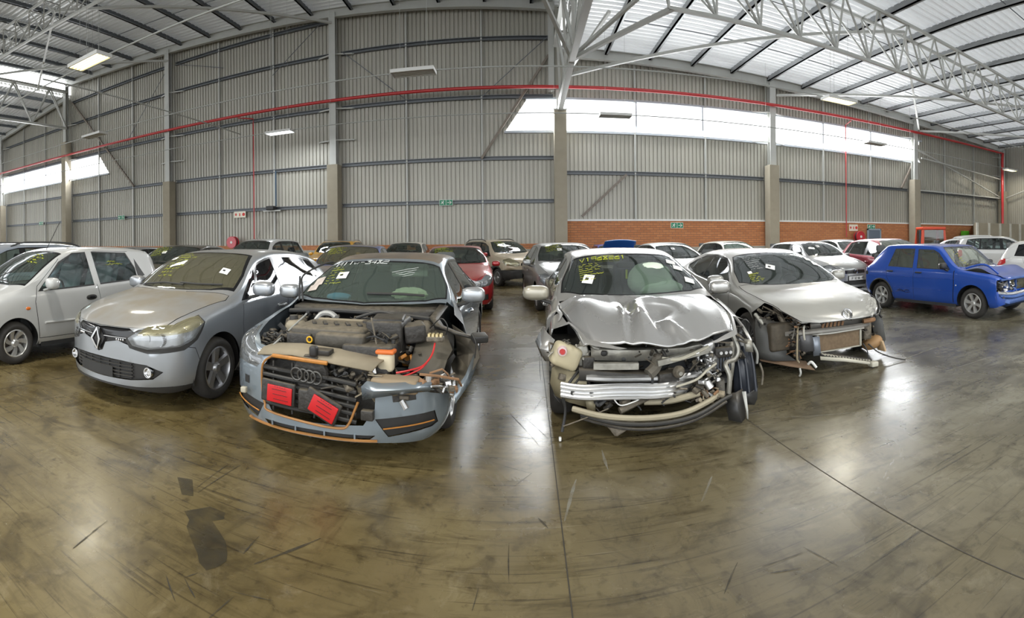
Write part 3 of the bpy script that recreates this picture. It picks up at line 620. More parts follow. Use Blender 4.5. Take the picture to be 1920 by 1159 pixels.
class Shell:
    def __init__(s,L,W,top,edge,belt,bot,ye,plan=((0,1),(1,1)),dn=.42,nn=2.6,dt=.35,nt=2.8,crown=.96,tuck=.9):
        s.L=L;s.W=W;s.ft,s.fe,s.fb,s.fo,s.fy=map(pchip,(top,edge,belt,bot,ye)); s.fp=pchip([(a*L,b) for a,b in plan])
        s.dn,s.nn,s.dt,s.nt,s.tuck=dn,nn,dt,nt,tuck; s.pn=W*.95; s.pt=W*.95; s.crown=crown
        s.P=s.pn+s.pt+(L-dn-dt)
        s.lean=None
    def a_of(s,p):
        p=np.asarray(p,float)
        a=np.where(p<s.pn,s.dn*np.clip(p/s.pn,0,1)**s.nn,s.dn+(p-s.pn)); q=s.P-p
        return np.where(q<s.pt,s.L-s.dt*np.clip(q/s.pt,0,1)**s.nt,a)
    def w_of(s,p,a):
        t=np.clip(1-a/s.dn,0,1); w=s.W*(1-t**s.nn)**(1/s.nn)
        t=np.clip(1-(s.L-a)/s.dt,0,1); w=w*(1-t**s.nt)**(1/s.nt)
        return w*s.fp(a)
    def ev(s,p,T):
        p=np.asarray(p,float); T=np.asarray(T,float); a=s.a_of(p); w=s.w_of(p,a)
        zo,zb,ze,zt,ye=s.fo(a),s.fb(a),s.fe(a),s.ft(a),s.fy(a); ze=np.maximum(ze,zb+.004); zt=np.maximum(zt,ze+.002)
        h=zb-zo; y5=w*.965; yE=w*ye; yE=np.minimum(yE,y5)
        z=[zo,zo+.05*1,zo+.36*h,zo+.74*h,zb-.045*np.minimum(1,h*3),zb+.004,zb+.004+.5*(ze-zb),ze-.06*np.minimum(1,(ze-zb)*3),ze+.001,ze+.62*(zt-ze),ze+s.crown*(zt-ze),zt]
        y=[w*s.tuck,w*.965,w,w,w*.988,y5,y5+(yE-y5)*.5,y5+(yE-y5)*(1-.12),yE,yE-np.minimum(.16,yE*.2),yE*.42,0*w]
        Z=np.stack(np.broadcast_arrays(*z),-1); Y=np.stack(np.broadcast_arrays(*y),-1)
        n=12-2; t=np.clip(T,0,1)*n; i=np.clip(t.astype(int),0,n-1); u=t-i
        def B(A):
            k=np.arange(len(i)) if A.ndim==2 else None
            g=lambda j:np.take_along_axis(A,j[...,None],-1)[...,0]
            c=g(i+1); l=np.where(i==0,g(0*i),.5*(g(i)+c)); r=np.where(i==n-1,g(0*i+11),.5*(c+g(i+2)))
            return (1-u)**2*l+2*u*(1-u)*c+u*u*r
        b=B(Y); zz=B(Z)
        aa=a.copy() if hasattr(a,'copy') else a
        if s.lean is not None:
            aa=aa+s.lean(zz)*np.exp(-(a/.45)**2)
        return np.stack([aa,b,zz],-1)
    def prep(s,np_=220,nt=132):
        s.gp=np.linspace(0,s.P,np_); s.gt=np.linspace(0,1,nt)
        PP,TT=np.meshgrid(s.gp,s.gt,indexing='ij'); s.gx=s.ev(PP.ravel(),TT.ravel()); s.PP,s.TT=PP.ravel(),TT.ravel()
        g=s.gx.reshape(np_,nt,3); dp=np.gradient(g,axis=0); dtt=np.gradient(g,axis=1); nn=np.cross(dtt,dp).reshape(-1,3)
        l=np.linalg.norm(nn,axis=1); nn/=np.maximum(l,1e-12)[:,None]; s.gn=nn   # outward: +b on the side
        sg=np.sign(np.median(nn[(np.abs(s.TT-.3)<.05)&(s.gx[:,0]>1)&(s.gx[:,0]<2)][:,1])); s.gn*=sg
    def inv(s,view,u,v):
        ax={'s':(0,2),'f':(1,2),'r':(1,2),'t':(0,1)}[view]
        n=s.gn; m={'s':n[:,1]>.12,'f':(n[:,0]<-.10)&(s.gx[:,0]<s.L*.35),'r':(n[:,0]>.08)&(s.gx[:,0]>s.L*.6),'t':n[:,2]>.15}[view]
        idx=np.where(m)[0]; d=(s.gx[idx,ax[0]]-u)**2+(s.gx[idx,ax[1]]-v)**2; k=idx[np.argmin(d)]
        p,T=s.PP[k],s.TT[k]; tgt=np.array([u,v]); e=1e-4
        for _ in range(2):
            q=s.ev(np.array([p,p+e,p]),np.array([T,T,T+e]))[:,list(ax)]
            J=np.stack([(q[1]-q[0])/e,(q[2]-q[0])/e],1); r=tgt-q[0]
            if abs(np.linalg.det(J))<1e-7: break
            st=np.linalg.solve(J,r); st=np.clip(st,-.04,.04); p=np.clip(p+st[0],0,s.P); T=np.clip(T+st[1],0,1)
        q=s.ev(np.array([p]),np.array([T]))[0]
        if (q[ax[0]]-u)**2+(q[ax[1]]-v)**2>d.min()+1e-9: p,T=s.PP[k],s.TT[k]
        return p,T
    def poly(s,pts,step=.07,close=True):
        "outline points ('s',a,z) ('f',b,z) ('t',a,b) ('r',b,z) ('d',p,T) -> domain polygon"
        out=[]; n=len(pts)
        for i in range(n if close else n-1):
            A=pts[i]; Bp=pts[(i+1)%n]
            if A[0]==Bp[0] and A[0]!='d':
                l=math.hypot(A[1]-Bp[1],A[2]-Bp[2]); k=max(1,int(math.ceil(l/step)))
            else: k=1
            for j in range(k):
                t=j/k; out.append(s.inv(A[0],A[1]+(Bp[1]-A[1])*t,A[2]+(Bp[2]-A[2])*t) if A[0]!='d' else (A[1],A[2]))
        if not close:
            A=pts[-1]; out.append(s.inv(*A) if A[0]!='d' else A[1:])
        # nudge points on the centre line exactly onto it
        o2=[]
        for p,T in out: o2.append((p,T))
        return o2
    def nrm(s,p,T):
        e=2e-3; p0=np.clip(p,e,s.P-e); t0=np.clip(T,e,1-e)
        d1=s.ev(p0+e,t0)-s.ev(p0-e,t0); d2=s.ev(p0,t0+e)-s.ev(p0,t0-e)
        n=np.cross(d2,d1); l=np.linalg.norm(n,axis=1); n/=np.maximum(l,1e-12)[:,None]
        if not hasattr(s,'_sg'):
            q=s.nsign(); s._sg=q
        return n*s._sg
    def nsign(s):
        p=np.array([s.P*.5]);T=np.array([.3]);e=1e-3
        d1=s.ev(p+e,T)-s.ev(p-e,T); d2=s.ev(p,T+e)-s.ev(p,T-e); n=np.cross(d2,d1)[0]; return 1 if n[1]>0 else -1
    def mesh(s,regions,gp=.07,nt=40):
        """regions: list of (key, domain polygon). Later ones override. returns dict key -> (V,F) of the half body (b>=0)"""
        pts=[];edges=[]
        for key,poly in regions:
            n0=len(pts); poly=[(p,T*TS) for p,T in poly]; k=len(poly)
            pts+=poly; edges+=[(n0+i,n0+(i+1)%k) for i in range(k)]
        cons=np.array(pts) if pts else np.zeros((0,2))
        n0=len(pts); nb=int(s.P/gp)
        bd=[(s.P*i/nb,0) for i in range(nb)]+[(s.P,TS*i/nt) for i in range(nt)]+[(s.P*(1-i/nb),TS) for i in range(nb)]+[(0,TS*(1-i/nt)) for i in range(nt)]
        pts+=bd; edges+=[(n0+i,n0+(i+1)%len(bd)) for i in range(len(bd))]
        ps=np.concatenate([np.linspace(0,s.pn,int(s.pn/gp*1.3)),np.linspace(s.pn,s.P-s.pt,int((s.P-s.pn-s.pt)/gp))[1:-1],np.linspace(s.P-s.pt,s.P,int(s.pt/gp))])[1:-1]
        ts=np.linspace(0,1,nt+1)[1:-1]*TS; G=np.stack(np.meshgrid(ps,ts,indexing='ij'),-1).reshape(-1,2)
        if len(cons):
            keep=np.ones(len(G),bool)
            for c0 in range(0,len(G),2000):
                g=G[c0:c0+2000]; d=((g[:,None,:]-cons[None])**2).sum(-1).min(1); keep[c0:c0+2000]=d>(gp*.28)**2
            G=G[keep]
        pts+= [tuple(g) for g in G]
        r=delaunay_2d_cdt([Vector(p) for p in pts],edges,[],0,1e-5)
        V2=np.array([tuple(v) for v in r[0]]); F=np.array([f for f in r[2] if len(f)==3],int)
        cen=V2[F].mean(1); lab=np.full(len(F),-1); keys=[]
        for i,(key,poly) in enumerate(regions):
            lab[inpoly(cen,[(p,T*TS) for p,T in poly])]=i
        inside=(cen[:,0]>0)&(cen[:,0]<s.P)&(cen[:,1]>0)&(cen[:,1]<TS); lab[~inside]=-9
        P=V2[:,0];T=V2[:,1]/TS; X=s.ev(P,T); N=s.nrm(P,T)
        X[(P<1e-4)|(P>s.P-1e-4)|(T>1-1e-5),1]=0
        out={}
        for i in [-1]+list(range(len(regions))):
            key='body' if i<0 else regions[i][0]; f=F[lab==i]
            if len(f)==0: continue
            if key in out: out[key]=np.concatenate([out[key],f])
            else: out[key]=f
        s.X,s.N=X,N
        return out
def split(X,N,F,off):
    u,inv=np.unique(F,return_inverse=True); return X[u]+N[u]*off,inv.reshape(F.shape)
class Car:
    "builds one car: an Empty at the ground under the middle of the wheelbase; nose towards local +x"
    def __init__(s,name,shell,label,cat,x,y,head,fo,wb,group=None,hi=False,damage=None,wheel_r=.30,track=None,noseoff=True,center=None):
        s.sh=shell; s.fo,s.wb=fo,wb; s.xc=fo+wb/2; s.hi=hi; s.damage=damage; s.wr=wheel_r
        s.track=track or shell.W-.11
        h=R(head); # (x,y) is the nose position on the ground
        s.root=empty(name,(x-math.cos(h)*s.xc,y-math.sin(h)*s.xc,0),h); tag(s.root,label,cat,group)
        s.regs=[];s.info={}; shell.prep(*( (240,140) if hi else (150,96)))
    def loc(s,X): # car (a,b,z) -> local (x,y,z)
        X=np.asarray(X,float).reshape(-1,3); return np.stack([s.xc-X[:,0],X[:,1],X[:,2]],1)
    def P(s,a,b,z): return Vector((s.xc-a,b,z))
    def region(s,key,pts,mat=None,name=None,off=0,both=True,close=True,drop=None,label=None,parent=None,raw=False,step=.07):
        poly=pts if raw else s.sh.poly(pts,step)
        s.regs.append((key,poly)); s.info[key]=dict(mat=mat,name=name or key,off=off,drop=drop,label=label,parent=parent)
    def strip(s,pts,w=.004,close=False,mat=None,key='panel_gap'):
        "thin line along points, as a ribbon region in the domain"
        poly=s.sh.poly(pts,.06,close=close); 
        if close: poly=poly+[poly[0]]
        q=np.array(poly,float); X=s.sh.ev(q[:,0],q[:,1])
        # metric scale of T
        e=1e-3; dT=np.linalg.norm(s.sh.ev(q[:,0],np.clip(q[:,1]+e,0,1))-s.sh.ev(q[:,0],np.clip(q[:,1]-e,0,1)),axis=1)/(2*e); dT=np.maximum(dT,.15)
        dP=np.linalg.norm(s.sh.ev(np.clip(q[:,0]+e,0,s.sh.P),q[:,1])-s.sh.ev(np.clip(q[:,0]-e,0,s.sh.P),q[:,1]),axis=1)/(2*e); dP=np.maximum(dP,.15)
        t=np.gradient(q,axis=0); tm=np.stack([t[:,0]*dP,t[:,1]*dT],1); tm/=np.maximum(np.linalg.norm(tm,axis=1),1e-9)[:,None]
        n=np.stack([-tm[:,1]/dP,tm[:,0]/dT],1)*w
        A=q+n;B=q-n; A[:,1]=np.clip(A[:,1],0,1);B[:,1]=np.clip(B[:,1],0,1);A[:,0]=np.clip(A[:,0],0,s.sh.P);B[:,0]=np.clip(B[:,0],0,s.sh.P)
        nm=key; key='%s#%d'%(nm,len(s.regs)); s.regs.append((key,[tuple(v) for v in A]+[tuple(v) for v in B[::-1]]))
        if key not in s.info: s.info[key]=dict(mat=mat or gapm,name=nm,off=-.003,drop=None,label=None,parent=None)
    def arch(s,a,z,r,key='wheel_arch'):
        th=np.linspace(0,PI,26); pts=[(a-r*math.cos(t),z+r*math.sin(t)) for t in th]; pl=[]
        for aa,zz in pts:
            if zz>float(s.sh.fo(aa))+.03: pl.append(s.sh.inv('s',aa,zz))
        pl=[(pl[0][0],0)]+pl+[(pl[-1][0],0)]
        s.regs.append((key,pl)); s.info[key]=dict(drop='LR')
    def build_body(s,body_mat,gp=None,nt=None,body_drop=None):
        s.regs=[q for q in s.regs if not q[0].startswith('wheel_arch')]+[q for q in s.regs if q[0].startswith('wheel_arch')]
        out=s.sh.mesh(s.regs,gp or (.055 if s.hi else .085),nt or (46 if s.hi else 32)); s.parts={}
        X,N=s.sh.X,s.sh.N
        for key,F in out.items():
            inf=s.info.get(key) or dict(mat=body_mat,name='body',off=0,drop=body_drop,label=None,parent=None)
            if inf.get('drop')=='LR': continue
            mat=inf['mat'] or body_mat
            V,f=split(X,N,F,inf['off']); center=((np.abs(V[:,1])<2e-3).any() or key=='body') and not key.startswith('panel_gap') 
            sides='LR' if not inf.get('drop') else ('R' if inf['drop']=='L' else 'L')
            def one(sgn):
                v=V.copy(); v[:,1]*=sgn
                if s.damage: v=s.damage(v,key)
                ff=f if (sgn>0)==(s.sh.nsign()>0) else f[:,::-1]
                return s.loc(v),ff
            objs=[]
            if center and len(sides)==2:
                v1,f1=one(1); v2,f2=one(-1)
                on=np.abs(V[:,1])<2e-3; n=len(v1); mapi=np.where(on,np.arange(n),-1); new=np.cumsum(~on)-1
                idx=np.where(on,np.arange(n),n+new); VV=np.concatenate([v1,v2[~on]]); FF=np.concatenate([f1,idx[f2]])
                objs.append(mesh_obj(inf['name'],VV,FF,mat,s.root,32))
            else:
                for sd in sides:
                    v1,f1=one(1 if sd=='L' else -1); o=mesh_obj(inf['name'],v1,f1,mat,s.root,32); o['side']=sd; objs.append(o)
            for o in objs:
                if inf.get('label'): o['label']=inf['label']
            s.parts[key]=objs
        return s
    def surf(s,view,u,v,off=0,sgn=1):
        p,T=s.sh.inv(view,u,abs(v) if view in('t',) else u if False else v) if view!='f' and view!='r' else s.sh.inv(view,abs(u),v)
        X=s.sh.ev(np.array([p]),np.array([T])); N=s.sh.nrm(np.array([p]),np.array([T])); q=X[0]+N[0]*off
        if view in('f','r') and u<0: q[1]*=-1; N[0][1]*=-1
        if view=='t' and v<0: q[1]*=-1; N[0][1]*=-1
        if sgn<0: q[1]*=-1; N[0][1]*=-1
        q=q.reshape(1,3)
        if s.damage: q=s.damage(q,'x')
        return Vector(s.loc(q)[0]),Vector((-N[0][0],N[0][1],N[0][2]))
    # ---- ready-made fittings
    def wheels(s,style='spoke5',which=('FL','FR','RL','RR'),mat=None,z=None,rim_r=None,steer=0):
        for wn in which:
            a=s.fo if wn[0]=='F' else s.fo+s.wb; sg=1 if wn[1]=='L' else -1
            w=make_wheel(s.wr,style,mat,rim_r); w.parent=s.root; w.location=s.P(a,sg*s.track,s.wr); w.rotation_euler=(0,0,(0 if sg>0 else PI)+(R(steer) if wn[0]=='F' else 0))
    def liners(s,which=('FL','FR','RL','RR')):
        for wn in which:
            a=s.fo if wn[0]=='F' else s.fo+s.wb; sg=1 if wn[1]=='L' else -1; r=s.wr+.075; V=[];F=[]
            th=np.linspace(-.25,PI+.25,22); y0=s.sh.W*.955;y1=s.sh.W-.34
            for t in th:
                for y in (y0,y1): V.append(s.P(a-r*math.cos(t),sg*y,s.wr+r*math.sin(t)))
            for i in range(21): F.append((2*i,2*i+1,2*i+3,2*i+2))
            n=len(V); V.append(s.P(a,sg*y1,s.wr)); 
            for i in range(21): F.append((2*i+1,2*i+3,n))
            mesh_obj('wheel_arch_liner',V,F,black,s.root,60)
    def under(s,a0=None,a1=None,z=.19,w=.7):
        a0=a0 if a0 is not None else s.fo+.4; a1=a1 if a1 is not None else s.fo+s.wb-.4
        mb=MB(); W=s.sh.W*.93
        mb.box(tuple(s.P(a1,-W,z)),tuple(s.P(a0,W,z+.1))); mb.box(tuple(s.P(s.sh.L-.35,-W*.62,z+.06)),tuple(s.P(.5,W*.62,z+.16)))
        mb.tube([s.P(s.fo,-s.track,s.wr),s.P(s.fo,s.track,s.wr)],.05,6); mb.tube([s.P(s.fo+s.wb,-s.track,s.wr),s.P(s.fo+s.wb,s.track,s.wr)],.05,6)
        mb.build('underbody',trimd,s.root,0)
    def interior(s,wrap=None,dash=True,seats=True,ac=None,zs=.52,steer=1):
        "dashboard, seats, wheel; ac = distance of windscreen base"
        W=s.sh.W; ac=ac or 1.2; d0=ac+.12
        mb=MB(); zc=float(s.sh.fb(ac+.2))
        if dash:
            mb.rbox(s.P(d0+.22,0,zc-.12),(.55,W*1.62,.22),.07); mb.rbox(s.P(d0+.15,0,zc-.35),(.5,W*1.55,.4),.05); mb.rbox(s.P(d0+.35,steer*-.36,zc+.0),(.25,.36,.10),.04)
            mb.build('dashboard',trimd,s.root)
            m2=MB(); c=s.P(d0+.62,steer*-.36,zc-.05)
            ring=[Vector(c)+Vector((-.05*math.sin(t)*1.0,.185*math.cos(t),.175*math.sin(t))) for t in np.linspace(0,2*PI,25)[:-1]]
            m2.tube(ring,.017,6,closed=True); m2.blob(c+Vector((.02,0,0)),(.08,.16,.14),2.5,8); m2.beam(c+Vector((0,-.17,0)),c+Vector((0,.17,0)),.03); m2.build('steering_wheel',black,s.root)
        if seats:
            for (a,bs) in ((d0+1.05,(-.37,.37)),(d0+1.85,(-.38,.38))):
                for b in bs:
                    m=MB(); m.rbox(s.P(a,b,zs),(.5,.5,.16),.06,(0,R(-6),0)); m.rbox(s.P(a+.33,b,zs+.36),(.16,.50,.66),.07,(0,R(-16),0)); m.rbox(s.P(a+.46,b,zs+.79),(.10,.27,.19),.05,(0,R(-10),0))
                    m.build('seat',wrap or seatm,s.root)
            MB().box(tuple(s.P(d0+2.9,-W*.85,.3)),tuple(s.P(d0+.3,W*.85,.34))).build('cabin_floor',trimd,s.root,0)
    def mirror(s,a,z,mat,b=None,size=(.16,.20,.13),sides=(1,-1),stem=black,yaw=8,rot=(0,0,0)):
        for sg in sides:
            y=(b or s.sh.W+.10)*sg; c=s.P(a,y,z); mb=MB()
            mb.blob(c,(size[0],size[1],size[2]),3.0,12,rot=(rot[0]*sg,rot[1],rot[2]*sg)); o=mb.build('wing_mirror',mat,s.root,60)
            g=MB(); g.blob(c-Vector((size[0]*.36,0,0)),(.05,size[1]*.86,size[2]*.8),3,10); g.build('mirror_glass',chrome,o)
            q,_=s.surf('s',a-.04,z-.10,.0,sg); m2=MB(); m2.tube([q+Vector((0,-.02*sg,0)),q.lerp(c,.5)+Vector((0,0,-.025)),c+Vector((0,-.02*sg,-size[2]*.3))],[.035,.03,.035],8,flat=.6); m2.build('mirror_stem',stem,o)
    def handle(s,a,z,mat,sides=(1,-1),L_=.19,recess=True):
        for sg in sides:
            q,n=s.surf('s',a,z,0,sg); M=Vector((1,0,0))
            mb=MB(); mb.tube([q+n*.006-M*L_/2,q+n*.032-M*L_*.33,q+n*.034+M*L_*.33,q+n*.006+M*L_/2],.012,8,flat=1.3); o=mb.build('door_handle',mat,s.root,60)
            if recess:
                m2=MB(); m2.blob(q+n*.001,(L_*.55,.012,.055),2.2,10); m2.build('handle_recess',black,o)
    def wiper(s,pts,r=.010):
        "pts on the screen ('t',a,b) polyline"
        P=[s.surf('t',q[-2],q[-1],.02)[0] for q in pts]; MB().tube(P,r,6).build('wiper',black,s.root)
    def patch(s,view,u,v,wd,ht,mat,name,label=None,ang=0,off=.006,n=3,child=None,parent=None):
        "small flat thing stuck on the shell (sticker, plate): a grid that follows the surface"
        V=[];F=[];ca,sa=math.cos(R(ang)),math.sin(R(ang))
        for i in range(n+1):
            for j in range(n+1):
                x=(i/n-.5)*wd;y=(j/n-.5)*ht; uu=u+x*ca-y*sa; vv=v+x*sa+y*ca
                V.append(s.surf(view,uu,vv,off)[0])
        for i in range(n):
            for j in range(n):
                q=(i*(n+1)+j,(i+1)*(n+1)+j,(i+1)*(n+1)+j+1,i*(n+1)+j+1); F.append(q)
        o=mesh_obj(name,V,F,mat,parent or s.root,0)
        if label: o['label']=label
        return o
    def ink(s,view,strokes,mat,name='chalk_writing',r=.006,off=.008,label=None):
        mb=MB()
        for st in strokes:
            P=[]
            for i in range(len(st)-1):
                k=max(1,int(math.hypot(st[i+1][0]-st[i][0],st[i+1][1]-st[i][1])/.06))
                for j in range(k): P.append((st[i][0]+(st[i+1][0]-st[i][0])*j/k,st[i][1]+(st[i+1][1]-st[i][1])*j/k))
            P.append(st[-1]); mb.tube([s.surf(view,u,v,off)[0] for u,v in P],r,4,flat=.5)
        o=mb.build(name,mat,s.root); 
        if label: o['label']=label
        return o
def make_wheel(r,style='spoke5',mat=None,rim_r=None,width=.19):
    mat=mat or alloy; rr=rim_r or r*.66; key=('wheel',round(r,3),style,mat.name,round(rr,3)); hw=width/2
    # outer face towards +y
    prof=[(rr,hw*.80),(rr+.012,hw*.96),(rr+(r-rr)*.5,hw*1.04),(r-.028,hw*.93),(r-.008,hw*.72),(r,hw*.4),(r,-hw*.4),(r-.008,-hw*.72),(r-.03,-hw*.95),(rr,-hw*.9)]
    if key in WM:
        ms=WM[key]; o=bpy.data.objects.new('wheel',ms[0]); C.objects.link(o)
        for nm,m in zip(('rim','brake_disc'),ms[1:]):
            c=bpy.data.objects.new(nm,m); C.objects.link(c); c.parent=o
        return o
    mb=MB(); mb.lathe(prof,36,'y')
    o=mb.build('wheel',rubber,None,50)
    mb=MB(); mb.lathe([(rr+.002,hw*.80),(rr-.012,hw*.86),(rr-.02,hw*.72),(rr-.03,-hw*.6)],36,'y')
    rb=rr-.016; hub=.062; fy=hw*.62
    def spoke(a,w0,w1,twist=0,dy=0,r0=hub*.7,r1=rb,th=.03):
        n=4;V=[];F=[]
        for i in range(n+1):
            t=i/n; rad=r0+(r1-r0)*t; w=w0+(w1-w0)*t; an=a+twist*t; yy=fy+dy+.018*math.sin(PI*t)*0+ (.02*(t-.3))
            c=Vector((rad*math.cos(an),yy,rad*math.sin(an))); u=Vector((-math.sin(an),0,math.cos(an)))
            V+=[c-u*w/2+Vector((0,-th,0)),c-u*w*.38,c+u*w*.38,c+u*w/2+Vector((0,-th,0))]
        for i in range(n):
            for k in range(3): F.append((4*i+k,4*i+k+1,4*i+5+k,4*i+4+k))
        mb.add(V,F)
    if style=='spoke5':
        for k in range(5): spoke(2*PI*k/5+.3,.075,.105)
    elif style=='spoke5v':
        for k in range(5):
            for d in (-.16,.16): spoke(2*PI*k/5+.3+d,.035,.03,d*.4)
    elif style=='swirl':
        for k in range(7): spoke(2*PI*k/7,.05,.085,.42)
    elif style=='multi':
        for k in range(10):
            for d in (-.07,.07): spoke(2*PI*k/10+d,.016,.014,d*.8)
    elif style=='star6':
        for k in range(6): spoke(2*PI*k/6+.2,.05,.085)
    elif style=='cover':
        mb.lathe([(rb,fy),(rb*.8,fy+.02),(rb*.3,fy+.012),(0,fy+.02)],36,'y')
    mb.lathe([(0,fy+.022),(hub*.55,fy+.022),(hub*.7,fy+.014),(hub,fy-.01),(hub,fy-.05)],20,'y')
    for k in range(5): mb.blob((.045*math.cos(2*PI*k/5),fy+.006,.045*math.sin(2*PI*k/5)),(.016,.02,.016),2,4)
    ri=mb.build('rim',mat,o,40)
    d=MB().lathe([(0,-.02),(rr*.75,-.02),(rr*.75,.0),(.07,.0),(.06,.03),(0,.03)],28,'y').build('brake_disc',disc,o,40)
    WM[key]=(o.data,ri.data,d.data); return o
WM={}
def dlo(sh,a0b,a0t,a1b,a1t,lo=.03,hi=.055,n=7):
    "side glass outline between belt and roof edge"
    B=[('s',a,float(sh.fb(a))+lo) for a in np.linspace(a0b,a1b,n)]; Tt=[('s',a,float(sh.fe(a))-hi) for a in np.linspace(a1t,a0t,n)]
    return B+Tt
SEG={'0':[[(0,0),(1,0),(1,2),(0,2),(0,0)]],'1':[[(.5,0),(.5,2),(.2,1.6)]],'2':[[(0,2),(1,2),(1,1),(0,1),(0,0),(1,0)]],'3':[[(0,2),(1,2),(.4,1.1),(1,1),(1,0),(0,0)]],'4':[[(.8,0),(.8,2),(0,.7),(1,.7)]],'5':[[(1,2),(0,2),(0,1.1),(1,1),(1,0),(0,0)]],'6':[[(1,2),(0,1),(0,0),(1,0),(1,1),(0,1)]],'7':[[(0,2),(1,2),(.3,0)]],'8':[[(0,0),(1,0),(0,2),(1,2),(0,0)]],'9':[[(1,1),(0,1),(0,2),(1,2),(1,0)]],
'M':[[(0,0),(0,2),(.5,1),(1,2),(1,0)]],'i':[[(.5,0),(.5,1)]],'l':[[(.5,0),(.5,2)]],'w':[[(0,1),(.25,0),(.5,.8),(.75,0),(1,1)]],'-':[[(.1,1),(.9,1)]],'V':[[(0,2),(.5,0),(1,2)]],'L':[[(0,2),(0,0),(1,0)]],'W':[[(0,2),(.25,0),(.5,1.4),(.75,0),(1,2)]],
'D':[[(0,0),(0,2),(.7,1.7),(1,1),(.7,.3),(0,0)]],'T':[[(0,2),(1,2)],[(.5,2),(.5,0)]],'G':[[(1,1.6),(.5,2),(0,1.2),(.2,.1),(1,.2),(1,1),(.6,1)]],'P':[[(0,0),(0,2),(1,2),(1,1),(0,1)]],'B':[[(0,0),(0,2),(.8,1.7),(0,1),(1,.5),(0,0)]],'R':[[(0,0),(0,2),(1,2),(1,1),(0,1),(1,0)]],'Y':[[(0,2),(.5,1),(1,2)],[(.5,1),(.5,0)]],'Z':[[(0,2),(1,2),(0,0),(1,0)]],' ':[]}
def textstrokes(t,u,v,w,h,gap=.35,slant=.15,mir=-1,rise=0):
    "strokes of a word starting at (u,v); mir -1 when the axis runs right to left for the reader"
    out=[];x=0
    for i,ch in enumerate(t):
        for st in SEG.get(ch,[]): out.append([(u+mir*(x+a*w+slant*b*h/2),v+b*h/2+rise*x) for a,b in st])
        x+=w*(1+gap)
    return out
def scribble(u,v,wd,n,lh,rnd,mir=-1,rise=0):
    "rows of small illegible handwriting"
    out=[]
    for k in range(n):
        x=0; l=wd*rnd.uniform(.55,1); st=[]
        while x<l:
            st.append((u+mir*x,v-k*lh+rnd.uniform(-.3,.35)*lh+rise*x)); x+=rnd.uniform(.006,.012)
            if rnd.random()<.12 and len(st)>2: out.append(st); st=[]; x+=.02
        if len(st)>1: out.append(st)
    return out
# ---------------------------------------------------------------- the cars
rnd=random.Random(7)
sticker_i=[0]
def sticker(c,view,u,v,wd=.13,ht=.09,ang=0,dot=True):
    o=c.patch(view,u,v,wd,ht,paper,'lot_sticker',ang=ang,off=.006)
    if dot:
        d=c.patch(view,u+wd*.02,v-ht*.12,wd*.26,ht*.3,inkm,'sticker_print',ang=ang,off=.009,n=1,parent=o)
    return o
def std_gaps(c,hood=True): pass
def emblem_vw(c,center,rad,tilt,mat=chrome):
    "ring with a V over a W, facing +x, tilted back"
    mb=MB(); M=Matrix.Translation(center)@Matrix.Rotation(tilt,4,'Y')
    def q(y,z): return M@Vector((0,y,z))
    ring=[q(rad*math.cos(t),rad*math.sin(t)) for t in np.linspace(0,2*PI,25)[:-1]]; mb.tube(ring,rad*.13,6,closed=True)
    r=rad*.1
    mb.tube([q(-.45*rad,.82*rad),q(0,.05*rad),q(.45*rad,.82*rad)],r,5)
    mb.tube([q(-.85*rad,.35*rad),q(-.4*rad,-.8*rad),q(0,-.05*rad),q(.4*rad,-.8*rad),q(.85*rad,.35*rad)],r,5)
    return mb.build('emblem',mat,c.root)
def slats(c,view,u0,u1,z0,z1,n,mat,off=.004,th=.012,name='grille_slat',both=True):
    for i in range(n):
        z=z0+(z1-z0)*(i+.5)/n; us=np.linspace(-u1 if both else u0,u1,14); MB().tube([c.surf(view,u,z,off)[0] for u in us],th*.5,6,flat=.8).build(name,mat,c.root)
def plate(c,u,z,text,wd=.5,ht=.11,view='f',off=.02,ang=0):
    o=c.patch(view,u,z,wd,ht,plain('plate_white',(.75,.76,.74),.4),'number_plate',ang=ang,off=off)
    fr_=c.patch(view,u,z,wd+.03,ht+.03,black,'plate_frame',ang=ang,off=off-.004,parent=o)
    return o
def add_lamp(c,key,bowls=(),inset=.05):
    "reflector behind a lamp lens region and bowls (a,b,z,r) inside"
    for o in c.parts.get(key,[]):
        me=o.data; V=np.array([v.co[:] for v in me.vertices]); F=[tuple(p.vertices) for p in me.polygons]
        cen=V.mean(0); sg=1 if cen[1]>0 else -1
        V2=V*1.0; V2=cen+(V2-cen)*.97; V2[:,0]-=inset; V2[:,1]-=sg*inset*.35
        mesh_obj('lamp_reflector',V2,F,lampin,o,40)
        for (a,b,z,r) in bowls:
            MB().lathe([(0,-.02),(r*.5,-.012),(r*.92,.01),(r,.03),(r*1.08,.03),(r*1.08,-.01)],20,'x',tuple(c.P(a,sg*b,z))).build('lamp_bowl',bowl,o,50)
